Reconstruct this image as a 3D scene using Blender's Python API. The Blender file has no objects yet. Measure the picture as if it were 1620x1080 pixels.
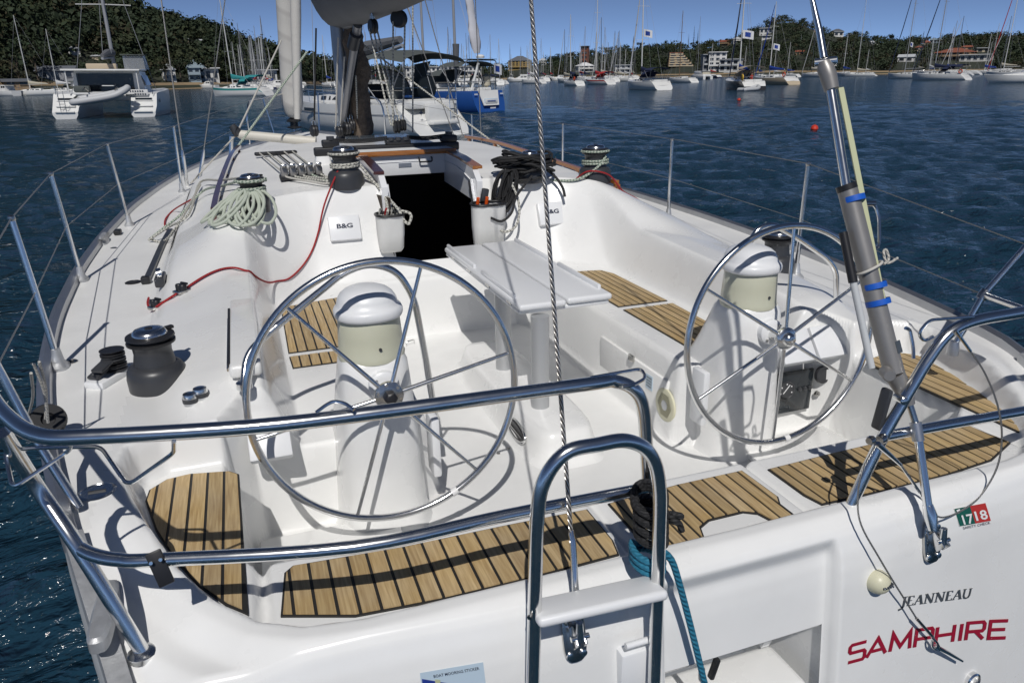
import bpy, bmesh, math, random
import numpy as np
from mathutils import Vector, Matrix

random.seed(7)
rng = np.random.default_rng(11)
scene = bpy.context.scene
COL = scene.collection
R = math.radians

# ------------------------------------------------------------------ camera
FPX, PITCH, ROLL, YAW = 1165.0, R(19.8), R(1.0), R(19.5)
CAM = np.array([-1.2, 0.0, 2.4])
_f = np.array([math.sin(YAW)*math.cos(PITCH), math.cos(YAW)*math.cos(PITCH), -math.sin(PITCH)])
_r = np.array([math.cos(YAW), -math.sin(YAW), 0.0]); _u = np.cross(_r, _f)
_r, _u = _r*math.cos(ROLL)-_u*math.sin(ROLL), _r*math.sin(ROLL)+_u*math.cos(ROLL)
cd = bpy.data.cameras.new('camera'); cam = bpy.data.objects.new('camera', cd); COL.objects.link(cam)
cd.sensor_width = 36.0; cd.lens = FPX/1620*36.0; cd.clip_start = 0.05; cd.clip_end = 6000
cam.matrix_world = Matrix(((_r[0], _u[0], -_f[0], CAM[0]), (_r[1], _u[1], -_f[1], CAM[1]), (_r[2], _u[2], -_f[2], CAM[2]), (0, 0, 0, 1)))
scene.camera = cam

# ------------------------------------------------------------------ sky, sun, exposure
SUNV = Vector((-0.26, -0.81, 1.0)).normalized()
world = bpy.data.worlds.new('World'); scene.world = world; world.use_nodes = True
wn = world.node_tree.nodes; wl = world.node_tree.links
for n in list(wn): wn.remove(n)
sky = wn.new('ShaderNodeTexSky'); sky.sky_type = 'NISHITA'; sky.sun_disc = False
sky.sun_elevation = math.asin(SUNV.z); sky.sun_rotation = math.atan2(SUNV.x, SUNV.y)
sky.altitude = 30000; sky.air_density = 8.0; sky.dust_density = 0.0; sky.ozone_density = 1.0
bg = wn.new('ShaderNodeBackground'); bg.inputs['Strength'].default_value = 0.085
wo = wn.new('ShaderNodeOutputWorld'); wl.new(sky.outputs[0], bg.inputs[0]); wl.new(bg.outputs[0], wo.inputs[0])
sl = bpy.data.lights.new('sun', 'SUN'); sl.energy = 2.6; sl.angle = R(0.53); sl.color = (1.0, 0.97, 0.93)
so = bpy.data.objects.new('sun', sl); COL.objects.link(so); so.location = (0, 0, 30)
so.rotation_euler = SUNV.to_track_quat('Z', 'Y').to_euler()
vs = scene.view_settings; vs.view_transform = 'Standard'; vs.look = 'None'; vs.exposure = 0.17; vs.gamma = 1.0; vs.use_curve_mapping = False

# ------------------------------------------------------------------ pixel helpers: a pixel gives a direction, the plane it touches the distance
def ray(u, v): return _f+_r*(u-810)/FPX-_u*(v-540)/FPX
def pz(u, v, z): d = ray(u, v); return Vector(CAM+d*((z-CAM[2])/d[2]))
def py(u, v, y): d = ray(u, v); return Vector(CAM+d*((y-CAM[1])/d[1]))
def px(u, v, x): d = ray(u, v); return Vector(CAM+d*((x-CAM[0])/d[0]))
def proj(p):
    d = np.array(p, float)-CAM; k = d@_f
    return 810+FPX*(d@_r)/k, 540-FPX*(d@_u)/k

# ------------------------------------------------------------------ materials
MATS = {}
def mat(name, col, rough=0.5, metal=0.0, var=0.0, vscale=4.0, bump=0.0, bscale=40.0, coat=0.0, spec=0.5, rnd=0.0, trans=0.0, alpha=1.0, rvar=0.0, stretch=None):
    m = bpy.data.materials.new(name); m.use_nodes = True; nt = m.node_tree; N = nt.nodes; L = nt.links
    b = N['Principled BSDF']; c = tuple(col)+(1.0,) if len(col) == 3 else tuple(col)
    b.inputs['Base Color'].default_value = c; b.inputs['Roughness'].default_value = rough; b.inputs['Metallic'].default_value = metal
    b.inputs['Specular IOR Level'].default_value = spec
    if coat: b.inputs['Coat Weight'].default_value = coat; b.inputs['Coat Roughness'].default_value = 0.08
    if trans: b.inputs['Transmission Weight'].default_value = trans
    if alpha < 1: b.inputs['Alpha'].default_value = alpha
    tc = N.new('ShaderNodeTexCoord'); vec = tc.outputs['Object']
    if stretch:
        mp = N.new('ShaderNodeMapping'); mp.inputs['Scale'].default_value = stretch; L.new(vec, mp.inputs['Vector']); vec = mp.outputs[0]
    if var or rvar:
        nz = N.new('ShaderNodeTexNoise'); nz.inputs['Scale'].default_value = vscale; nz.inputs['Detail'].default_value = 6; nz.inputs['Roughness'].default_value = 0.6
        L.new(vec, nz.inputs['Vector'])
    src = None
    if var:
        mr = N.new('ShaderNodeMapRange'); mr.inputs['From Min'].default_value = 0.25; mr.inputs['From Max'].default_value = 0.75
        mr.inputs['To Min'].default_value = 1-var; mr.inputs['To Max'].default_value = 1+var*0.6
        L.new(nz.outputs['Fac'], mr.inputs['Value']); src = mr.outputs[0]
    if rnd:
        oi = N.new('ShaderNodeObjectInfo'); m2 = N.new('ShaderNodeMapRange'); m2.inputs['To Min'].default_value = 1-rnd; m2.inputs['To Max'].default_value = 1+rnd
        L.new(oi.outputs['Random'], m2.inputs['Value'])
        if src:
            mm = N.new('ShaderNodeMath'); mm.operation = 'MULTIPLY'; L.new(src, mm.inputs[0]); L.new(m2.outputs[0], mm.inputs[1]); src = mm.outputs[0]
        else: src = m2.outputs[0]
    if src:
        vm = N.new('ShaderNodeVectorMath'); vm.operation = 'SCALE'; vm.inputs[0].default_value = c[:3]; L.new(src, vm.inputs['Scale']); L.new(vm.outputs[0], b.inputs['Base Color'])
    if rvar:
        m3 = N.new('ShaderNodeMapRange'); m3.inputs['To Min'].default_value = max(0.02, rough-rvar); m3.inputs['To Max'].default_value = rough+rvar
        L.new(nz.outputs['Fac'], m3.inputs['Value']); L.new(m3.outputs[0], b.inputs['Roughness'])
    if bump:
        nb = N.new('ShaderNodeTexNoise'); nb.inputs['Scale'].default_value = bscale; nb.inputs['Detail'].default_value = 4; L.new(vec, nb.inputs['Vector'])
        bp = N.new('ShaderNodeBump'); bp.inputs['Strength'].default_value = bump; bp.inputs['Distance'].default_value = 0.01
        L.new(nb.outputs['Fac'], bp.inputs['Height']); L.new(bp.outputs[0], b.inputs['Normal'])
    MATS[name] = m
    return m

# ------------------------------------------------------------------ mesh builder
class MB:
    def __init__(s): s.v = []; s.f = []; s.uv = {}
    def add(s, vs, fs):
        o = len(s.v); s.v.extend([tuple(p) for p in vs]); s.f.extend([tuple(i+o for i in f) for f in fs]); return s
    def box(s, c, d, m=None, r=0.0, seg=2):
        if r > 0:
            bm = bmesh.new(); bmesh.ops.create_cube(bm, size=1.0)
            for v in bm.verts: v.co = Vector((v.co.x*d[0], v.co.y*d[1], v.co.z*d[2]))
            bmesh.ops.bevel(bm, geom=bm.edges[:], offset=r, segments=seg, affect='EDGES', profile=0.5)
            bm.verts.index_update(); vs = [v.co.copy() for v in bm.verts]; fs = [[v.index for v in f.verts] for f in bm.faces]; bm.free()
        else:
            vs = [Vector((x*d[0]/2, y*d[1]/2, z*d[2]/2)) for x in (-1, 1) for y in (-1, 1) for z in (-1, 1)]
            fs = [(0, 1, 3, 2), (4, 6, 7, 5), (0, 4, 5, 1), (2, 3, 7, 6), (0, 2, 6, 4), (1, 5, 7, 3)]
        c = Vector(c)
        if m is not None: vs = [m @ v + c for v in vs]
        else: vs = [v+c for v in vs]
        return s.add(vs, fs)
    def tube(s, pts, r, n=10, closed=False, cap=True, uv=False):
        pts = [Vector(p) for p in pts]; k = len(pts); rr = r if hasattr(r, '__len__') else [r]*k
        T = []
        for i in range(k):
            a = pts[(i-1) % k] if (closed or i > 0) else pts[0]; b = pts[(i+1) % k] if (closed or i < k-1) else pts[-1]
            t = b-a; T.append(t.normalized() if t.length > 1e-9 else Vector((0, 0, 1)))
        ref = Vector((0, 0, 1)) if abs(T[0].z) < 0.9 else Vector((1, 0, 0))
        nrm = (ref-T[0]*ref.dot(T[0])).normalized(); o = len(s.v); m = n+1 if uv else n; dist = 0.0
        for i in range(k):
            if i: dist += (pts[i]-pts[i-1]).length
            nrm = nrm-T[i]*nrm.dot(T[i])
            nrm = nrm.normalized() if nrm.length > 1e-6 else T[i].orthogonal().normalized()
            bn = T[i].cross(nrm)
            for j in range(m):
                a = 2*math.pi*j/n
                if uv: s.uv[len(s.v)] = (j/n, dist)
                s.v.append(tuple(pts[i]+(nrm*math.cos(a)+bn*math.sin(a))*rr[i]))
        for i in range(k if closed else k-1):
            i2 = (i+1) % k
            for j in range(n):
                j2 = j+1 if uv else (j+1) % n
                s.f.append((o+i*m+j, o+i*m+j2, o+i2*m+j2, o+i2*m+j))
        if cap and not closed:
            s.f.append(tuple(o+j for j in reversed(range(n)))); s.f.append(tuple(o+(k-1)*m+j for j in range(n)))
        return s
    def lathe(s, prof, c=(0, 0, 0), n=24, m=None, cap=True):
        o = len(s.v); c = Vector(c); k = len(prof)
        for (r, z) in prof:
            for j in range(n):
                a = 2*math.pi*j/n; p = Vector((r*math.cos(a), r*math.sin(a), z))
                s.v.append(tuple((m @ p if m is not None else p)+c))
        for i in range(k-1):
            for j in range(n):
                j2 = (j+1) % n; s.f.append((o+i*n+j, o+i*n+j2, o+(i+1)*n+j2, o+(i+1)*n+j))
        if cap:
            s.f.append(tuple(o+j for j in reversed(range(n)))); s.f.append(tuple(o+(k-1)*n+j for j in range(n)))
        return s
    def prism(s, poly, z0, z1, m=None):
        n = len(poly); vs = [Vector((x, y, z0)) for x, y in poly]+[Vector((x, y, z1)) for x, y in poly]
        if m is not None: vs = [m @ v for v in vs]
        ar = sum(poly[i][0]*poly[(i+1) % n][1]-poly[(i+1) % n][0]*poly[i][1] for i in range(n))
        if ar > 0: fs = [tuple(reversed(range(n))), tuple(range(n, 2*n))]+[(i, (i+1) % n, n+(i+1) % n, n+i) for i in range(n)]
        else: fs = [tuple(range(n)), tuple(reversed(range(n, 2*n)))]+[((i+1) % n, i, n+i, n+(i+1) % n) for i in range(n)]
        return s.add(vs, fs)
    def loft(s, rings, closed=True, cap=True):
        o = len(s.v); n = len(rings[0])
        for r in rings: s.v.extend([tuple(p) for p in r])
        for i in range(len(rings)-1):
            for j in range(n if closed else n-1):
                j2 = (j+1) % n; s.f.append((o+i*n+j, o+i*n+j2, o+(i+1)*n+j2, o+(i+1)*n+j))
        if cap and closed:
            s.f.append(tuple(o+j for j in reversed(range(n)))); s.f.append(tuple(o+(len(rings)-1)*n+j for j in range(n)))
        return s
    def mesh(s, name, material, smooth=38):
        me = bpy.data.meshes.new(name); me.from_pydata(s.v, [], s.f); me.validate(clean_customdata=False)
        if s.uv:
            at = me.attributes.new('ruv', 'FLOAT_VECTOR', 'POINT')
            d = np.zeros((len(me.vertices), 3), 'f')
            for i, q in s.uv.items(): d[i, :2] = q
            at.data.foreach_set('vector', d.ravel())
        if material: me.materials.append(material)
        if smooth:
            me.polygons.foreach_set('use_smooth', np.ones(len(me.polygons), bool))
            if smooth < 180: me.set_sharp_from_angle(angle=R(smooth))
        me.update(); return me

def obj(name, mb, material, parent=None, label=None, smooth=38, **kw):
    me = mb.mesh(name, material, smooth) if isinstance(mb, MB) else mb
    o = bpy.data.objects.new(name, me); COL.objects.link(o)
    if parent is not None:
        o.parent = parent; o.matrix_parent_inverse = WM(parent).inverted()
    if label: o['label'] = label
    for k, v in kw.items(): o[k] = v
    return o
def WM(o):
    m = Matrix.LocRotScale(o.location, o.rotation_euler, o.scale)
    if o.parent is not None: return WM(o.parent) @ o.matrix_parent_inverse @ m
    return m
def top(o, label, cat, group=None):
    o['label'] = label; o['category'] = cat
    if group: o['group'] = group
    return o
def empty(name, loc=(0, 0, 0), rz=0, parent=None, label=None, cat=None, group=None):
    o = bpy.data.objects.new(name, None); COL.objects.link(o); o.empty_display_size = 0.2
    o.location = loc; o.rotation_euler = (0, 0, rz)
    if parent is not None:
        o.parent = parent; o.matrix_parent_inverse = WM(parent).inverted()
    if label: o['label'] = label
    if cat: o['category'] = cat
    if group: o['group'] = group
    return o
def copy_tree(o, parent=None):
    c = o.copy(); COL.objects.link(c)
    if parent is not None: c.parent = parent
    for ch in list(o.children): copy_tree(ch, c)
    return c
def smooth_path(pts, n=8, closed=False):
    pts = [Vector(p) for p in pts]; k = len(pts); out = []
    for i in range(k if closed else k-1):
        g = lambda j: pts[j % k] if closed else pts[min(max(j, 0), k-1)]
        a, b, c, d = g(i-1), g(i), g(i+1), g(i+2)
        for t in range(n):
            t /= n
            out.append(0.5*((2*b)+(c-a)*t+(2*a-5*b+4*c-d)*t*t+(3*b-a-3*c+d)*t**3))
    if not closed: out.append(pts[-1])
    return out
def fillet(pts, r, seg=6):
    pts = [Vector(p) for p in pts]; out = [pts[0]]
    for i in range(1, len(pts)-1):
        a, b, c = pts[i-1], pts[i], pts[i+1]; d1 = (a-b); d2 = (c-b)
        q = min(r, d1.length*0.48, d2.length*0.48); p1 = b+d1.normalized()*q; p2 = b+d2.normalized()*q
        for t in range(seg+1):
            t /= seg; out.append(p1*(1-t)**2+b*2*t*(1-t)+p2*t*t)
    out.append(pts[-1]); return out
def align(d):  # rotation taking +Z to d
    return Vector(d).normalized().to_track_quat('Z', 'Y').to_matrix()
def ss(e0, e1, x):
    t = np.clip((x-e0)/(e1-e0), 0, 1); return t*t*(3-2*t)
# ------------------------------------------------------------------ shared materials
GEL = mat('gelcoat', (0.86, 0.86, 0.845), 0.28, var=0.085, vscale=1.7, coat=0.25, rvar=0.08, bump=0.02, bscale=9)
GELD = mat('deck_gelcoat', (0.84, 0.84, 0.825), 0.42, var=0.11, vscale=2.2, bump=0.10, bscale=420)
PLAST = mat('white_plastic', (0.80, 0.81, 0.82), 0.35, coat=0.1)
STEEL = mat('stainless', (0.78, 0.78, 0.77), 0.19, metal=1.0, rvar=0.07, vscale=14)
STEELD = mat('stainless_worn', (0.52, 0.51, 0.49), 0.24, metal=1.0, var=0.2, vscale=20)
ALU = mat('anodised_aluminium', (0.50, 0.51, 0.53), 0.38, metal=0.9, var=0.12, vscale=8)
ALUW = mat('worn_aluminium', (0.58, 0.59, 0.60), 0.45, metal=0.6, var=0.3, vscale=14, bump=0.15, bscale=60)
GREYALU = mat('grey_anodised', (0.30, 0.29, 0.28), 0.42, metal=0.45, var=0.1, vscale=10)
BLACK = mat('black_plastic', (0.018, 0.018, 0.02), 0.42)
DARKGREY = mat('dark_grey_plastic', (0.045, 0.047, 0.052), 0.38, var=0.12, vscale=12)
RUBBER = mat('black_caulk', (0.022, 0.021, 0.020), 0.6)
CREAM = mat('cream_plastic', (0.66, 0.64, 0.47), 0.4)
CREAMG = mat('compass_plastic', (0.58, 0.58, 0.45), 0.3, coat=0.2)
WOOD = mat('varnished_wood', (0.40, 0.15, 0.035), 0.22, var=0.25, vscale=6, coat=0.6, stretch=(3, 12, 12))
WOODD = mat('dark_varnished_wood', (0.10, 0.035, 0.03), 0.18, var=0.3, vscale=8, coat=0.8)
BLUETAPE = mat('blue_tape', (0.01, 0.11, 0.55), 0.5)
YELLOW = mat('yellow_batten', (0.50, 0.52, 0.32), 0.55)
CANVAS = mat('white_canvas', (0.74, 0.74, 0.72), 0.8, bump=0.3, bscale=18)
SAILGREY = mat('grey_sail_cover', (0.13, 0.135, 0.145), 0.75, var=0.12, vscale=3, bump=0.5, bscale=4)
SAILW = mat('furled_sail', (0.60, 0.58, 0.54), 0.8, bump=0.4, bscale=9)
ORANGE = mat('orange_plastic', (0.75, 0.10, 0.01), 0.45)
REDP = mat('red_plastic', (0.55, 0.02, 0.01), 0.4)
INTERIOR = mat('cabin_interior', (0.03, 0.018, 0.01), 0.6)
NAVY = mat('navy_print', (0.012, 0.02, 0.05), 0.4)
GREYP = mat('silver_lettering', (0.10, 0.115, 0.13), 0.35, metal=0.3)
CRIMSON = mat('crimson_lettering', (0.34, 0.010, 0.035), 0.4)
GREENP = mat('green_print', (0.01, 0.10, 0.075), 0.4)
REDPRINT = mat('red_print', (0.48, 0.035, 0.03), 0.4)
WHITEP = mat('white_print', (0.8, 0.8, 0.8), 0.45)
PALEBLUE = mat('pale_blue_print', (0.50, 0.62, 0.72), 0.45)
BLUEP = mat('blue_print', (0.02, 0.045, 0.28), 0.45)
GLASSD = mat('dark_glass', (0.02, 0.025, 0.03), 0.06, spec=0.7)

def teak_mat():
    m = bpy.data.materials.new('teak'); m.use_nodes = True; nt = m.node_tree; N = nt.nodes; L = nt.links; b = N['Principled BSDF']
    tc = N.new('ShaderNodeTexCoord'); oi = N.new('ShaderNodeObjectInfo')
    ad = N.new('ShaderNodeVectorMath'); ad.operation = 'MULTIPLY_ADD'; ad.inputs[1].default_value = (1, 1, 1)
    cv = N.new('ShaderNodeCombineXYZ'); mm = N.new('ShaderNodeMath'); mm.operation = 'MULTIPLY'; mm.inputs[1].default_value = 37.0
    L.new(oi.outputs['Random'], mm.inputs[0]); L.new(mm.outputs[0], cv.inputs[1]); L.new(tc.outputs['Object'], ad.inputs[0]); L.new(cv.outputs[0], ad.inputs[2])
    mp = N.new('ShaderNodeMapping'); mp.inputs['Scale'].default_value = (130, 7, 40); L.new(ad.outputs[0], mp.inputs['Vector'])
    nz = N.new('ShaderNodeTexNoise'); nz.inputs['Scale'].default_value = 1.0; nz.inputs['Detail'].default_value = 5; nz.inputs['Distortion'].default_value = 0.6; L.new(mp.outputs[0], nz.inputs['Vector'])
    cr = N.new('ShaderNodeValToRGB'); e = cr.color_ramp.elements
    e[0].position = 0.28; e[0].color = (0.37, 0.238, 0.095, 1); e[1].position = 0.72; e[1].color = (0.60, 0.438, 0.210, 1)
    L.new(nz.outputs['Fac'], cr.inputs[0])
    n2 = N.new('ShaderNodeTexNoise'); n2.inputs['Scale'].default_value = 6; n2.inputs['Detail'].default_value = 4; L.new(ad.outputs[0], n2.inputs['Vector'])
    hs = N.new('ShaderNodeHueSaturation'); mr = N.new('ShaderNodeMapRange'); mr.inputs['To Min'].default_value = 0.82; mr.inputs['To Max'].default_value = 1.12; L.new(oi.outputs['Random'], mr.inputs['Value'])
    ms = N.new('ShaderNodeMapRange'); ms.inputs['To Min'].default_value = 0.72; ms.inputs['To Max'].default_value = 1.12; L.new(n2.outputs['Fac'], ms.inputs['Value'])
    L.new(mr.outputs[0], hs.inputs['Value']); L.new(ms.outputs[0], hs.inputs['Saturation']); L.new(cr.outputs[0], hs.inputs['Color']); L.new(hs.outputs[0], b.inputs['Base Color'])
    b.inputs['Roughness'].default_value = 0.62
    bp = N.new('ShaderNodeBump'); bp.inputs['Strength'].default_value = 0.25; bp.inputs['Distance'].default_value = 0.002; L.new(nz.outputs['Fac'], bp.inputs['Height']); L.new(bp.outputs[0], b.inputs['Normal'])
    return m
TEAK = teak_mat()

def rope_mat(name, c1, c2, k=3.0, pitch=60.0, th=0.15, rough=0.75, metal=0.0, c3=None, bump=0.6):
    # braid or lay drawn along the rope's own length (attribute ruv = turn, metres)
    m = bpy.data.materials.new(name); m.use_nodes = True; nt = m.node_tree; N = nt.nodes; L = nt.links; b = N['Principled BSDF']
    at = N.new('ShaderNodeAttribute'); at.attribute_name = 'ruv'; sx = N.new('ShaderNodeSeparateXYZ'); L.new(at.outputs['Vector'], sx.inputs[0])
    def wave(ku, kv):
        a = N.new('ShaderNodeMath'); a.operation = 'MULTIPLY'; a.inputs[1].default_value = ku*2*math.pi; L.new(sx.outputs[0], a.inputs[0])
        c = N.new('ShaderNodeMath'); c.operation = 'MULTIPLY_ADD'; c.inputs[1].default_value = kv*2*math.pi; L.new(sx.outputs[1], c.inputs[0]); L.new(a.outputs[0], c.inputs[2])
        s = N.new('ShaderNodeMath'); s.operation = 'SINE'; L.new(c.outputs[0], s.inputs[0]); return s.outputs[0]
    w1 = wave(k, pitch)
    mr = N.new('ShaderNodeMapRange'); mr.inputs['From Min'].default_value = th-0.25; mr.inputs['From Max'].default_value = th+0.25
    if metal: L.new(w1, mr.inputs['Value'])
    else:
        w2 = wave(-k, pitch*0.37); mu = N.new('ShaderNodeMath'); mu.operation = 'MULTIPLY'; L.new(w1, mu.inputs[0]); L.new(w2, mu.inputs[1]); L.new(mu.outputs[0], mr.inputs['Value'])
    mx = N.new('ShaderNodeMix'); mx.data_type = 'RGBA'; mx.inputs[6].default_value = (*c1, 1); mx.inputs[7].default_value = (*c2, 1); L.new(mr.outputs[0], mx.inputs[0]); L.new(mx.outputs[2], b.inputs['Base Color'])
    b.inputs['Roughness'].default_value = rough; b.inputs['Metallic'].default_value = metal
    bp = N.new('ShaderNodeBump'); bp.inputs['Strength'].default_value = bump; bp.inputs['Distance'].default_value = 0.002; L.new(w1, bp.inputs['Height']); L.new(bp.outputs[0], b.inputs['Normal'])
    return m
WIRE = rope_mat('stranded_wire', (0.80, 0.77, 0.72), (0.10, 0.09, 0.085), k=5, pitch=58, th=0.5, rough=0.3, metal=0.7, bump=1.0)
THINWIRE = rope_mat('thin_wire', (0.50, 0.49, 0.47), (0.12, 0.12, 0.115), k=4, pitch=90, th=0.3, rough=0.4, metal=0.7)
ROPEG = rope_mat('green_fleck_rope', (0.46, 0.50, 0.42), (0.06, 0.13, 0.09), k=2, pitch=34, th=0.32)
ROPEB = rope_mat('black_fleck_rope', (0.55, 0.54, 0.48), (0.05, 0.05, 0.055), k=2, pitch=30, th=0.45)
ROPEW = rope_mat('white_rope', (0.60, 0.58, 0.53), (0.42, 0.40, 0.36), k=3, pitch=60, th=0.2)
ROPER = rope_mat('red_rope', (0.42, 0.018, 0.022), (0.22, 0.008, 0.012), k=3, pitch=70, th=0.2)
ROPEK = rope_mat('black_rope', (0.016, 0.016, 0.017), (0.03, 0.03, 0.032), k=3, pitch=50, th=0.2)
ROPEBL = rope_mat('blue_rope', (0.02, 0.18, 0.29), (0.017, 0.155, 0.25), k=3, pitch=60, th=0.2)
# ------------------------------------------------------------------ water
def water_mat():
    m = bpy.data.materials.new('harbour_water'); m.use_nodes = True; nt = m.node_tree; N = nt.nodes; L = nt.links; b = N['Principled BSDF']
    b.inputs['Base Color'].default_value = (0.011, 0.038, 0.064, 1); b.inputs['Roughness'].default_value = 0.10; b.inputs['IOR'].default_value = 1.333
    tc = N.new('ShaderNodeTexCoord')
    hs = []
    for sc, st, am in ((0.25, (0.5, 1.2, 1), 0.6), (1.9, (0.6, 1.5, 1), 0.36), (4.2, (0.65, 1.4, 1), 0.38), (9.0, (0.8, 1.2, 1), 0.22)):
        mp = N.new('ShaderNodeMapping'); mp.inputs['Scale'].default_value = st; mp.inputs['Rotation'].default_value = (0, 0, R(-16)); L.new(tc.outputs['Object'], mp.inputs['Vector'])
        nz = N.new('ShaderNodeTexNoise'); nz.inputs['Scale'].default_value = sc; nz.inputs['Detail'].default_value = 3; nz.inputs['Distortion'].default_value = 0.4; L.new(mp.outputs[0], nz.inputs['Vector'])
        mu = N.new('ShaderNodeMath'); mu.operation = 'MULTIPLY'; mu.inputs[1].default_value = am; L.new(nz.outputs['Fac'], mu.inputs[0]); hs.append(mu.outputs[0])
    s = hs[0]
    for h in hs[1:]:
        a = N.new('ShaderNodeMath'); a.operation = 'ADD'; L.new(s, a.inputs[0]); L.new(h, a.inputs[1]); s = a.outputs[0]
    bp = N.new('ShaderNodeBump'); bp.inputs['Strength'].default_value = 1.0; bp.inputs['Distance'].default_value = 0.48; L.new(s, bp.inputs['Height']); L.new(bp.outputs[0], b.inputs['Normal'])
    return m
nr, na = 420, 620
rad = np.concatenate([np.linspace(1.0, 60, 240, endpoint=False), np.geomspace(60, 4000, nr-240)])
ang = np.linspace(YAW-R(52), YAW+R(52), na)
RR, AA = np.meshgrid(rad, ang, indexing='ij')
WX = CAM[0]+RR*np.sin(AA); WY = -4.0+RR*np.cos(AA)
WZ = np.zeros_like(WX); wr = np.random.default_rng(3)
for i in range(60):
    lam = math.exp(wr.uniform(math.log(0.5), math.log(3.0))); th = wr.normal(0, 0.62)+R(8); k = 2*math.pi/lam
    amp = 0.0056*lam**0.7*wr.uniform(0.6, 1.3); ph = wr.uniform(0, 6.28)
    p = k*(WX*math.sin(th)+WY*math.cos(th))+ph
    WZ += amp*(np.sin(p)+0.35*np.sin(2*p+0.6))*np.clip(1.3-RR/(lam*45), 0, 1)
me = bpy.data.meshes.new('harbour_water')
idx = np.arange(nr*na).reshape(nr, na)
q = np.stack([idx[:-1, :-1], idx[:-1, 1:], idx[1:, 1:], idx[1:, :-1]], -1).reshape(-1, 4)
def np_mesh(me, V, Q):
    me.vertices.add(len(V)); me.vertices.foreach_set('co', V.astype('f').ravel())
    me.loops.add(Q.size); me.loops.foreach_set('vertex_index', Q.astype('i').ravel())
    me.polygons.add(len(Q)); me.polygons.foreach_set('loop_start', np.arange(0, Q.size, 4, dtype='i')); me.polygons.foreach_set('loop_total', np.full(len(Q), 4, 'i'))
    me.polygons.foreach_set('use_smooth', np.ones(len(Q), bool)); me.update(calc_edges=True); me.validate()
np_mesh(me, np.stack([WX, WY, WZ], -1).reshape(-1, 3), q[:, ::-1])
me.materials.append(water_mat())
obj('water', me, None, kind='structure')
# the rest of the bay, behind and beside the view
mb = MB(); mb.add([(-4500, -4500, -0.35), (4500, -4500, -0.35), (4500, 4500, -0.35), (-4500, 4500, -0.35)], [(0, 1, 2, 3)])
obj('bay', mb, me.materials[0], kind='structure')

# ------------------------------------------------------------------ the yacht's deck moulding
YACHT = empty('sailing_yacht', (0, 8, 0), label='white sailing yacht with twin steel wheels, teak seats and crimson name on its stern', cat='sailing yacht')
HBY = np.array([1.2, 1.45, 1.7, 2.03, 2.6, 3.24, 4.0, 5.0, 6.0, 7.3, 8.5, 9.9, 11.4, 12.6, 13.6, 14.3, 14.75])
HBX = np.array([1.53, 1.60, 1.68, 1.79, 1.94, 2.07, 2.17, 2.23, 2.235, 2.18, 2.04, 1.80, 1.38, 0.95, 0.52, 0.20, 0.02])
def hb(y):
    # smooth half breadth of the deck edge
    y = np.asarray(y, float); s = 0
    for d in (-0.25, -0.12, 0, 0.12, 0.25): s = s+np.interp(y+d, HBY, HBX)
    return s/5
CRY = np.array([1.0, 2.4, 2.7, 3.1, 3.6, 4.2, 5.0, 12.0])
CRZ = np.array([1.25, 1.27, 1.35, 1.385, 1.405, 1.43, 1.45, 1.45])
def crestz(y):
    s = 0
    for d in (-0.15, -0.05, 0.05, 0.15): s = s+np.interp(y+d, CRY, CRZ)
    return s/4
def deckbase(x, y):
    a = np.abs(x); return 1.262+0.016*np.maximum(y-2, 0)+0.02*(1-(a/2.2)**2)-0.100*ss(2.05, 1.50, y)
def sdpoly(P, x, y):
    d = np.full(x.shape, 1e9); ins = np.zeros(x.shape, bool); n = len(P)
    for i in range(n):
        x0, y0 = P[i]; x1, y1 = P[(i+1) % n]; ex, ey = x1-x0, y1-y0
        t = np.clip(((x-x0)*ex+(y-y0)*ey)/(ex*ex+ey*ey+1e-12), 0, 1)
        d = np.minimum(d, np.hypot(x-x0-t*ex, y-y0-t*ey))
        c = ((y0 <= y) != (y1 <= y)); xi = x0+(y-y0)*ex/(ey if abs(ey) > 1e-12 else 1e-12); ins ^= c & (x < xi)
    return np.where(ins, -d, d)
PAN = [(-0.1, 1.485), (1.06, 1.50), (1.20, 1.525), (1.30, 1.58), (1.40, 1.68), (1.48, 1.80), (1.56, 1.98), (1.63, 2.18), (1.675, 2.36), (1.66, 2.47), (1.58, 2.52), (-0.1, 2.52)]
WELL = [(-0.1, 1.87), (1.28, 1.87), (1.36, 1.93), (1.375, 2.05), (1.375, 2.55), (1.30, 2.66), (0.66, 2.68), (0.60, 2.76), (0.60, 4.64), (0.52, 4.74), (-0.1, 4.74)]
SEATZ, SOLEZ = 1.135, 0.73
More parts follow.
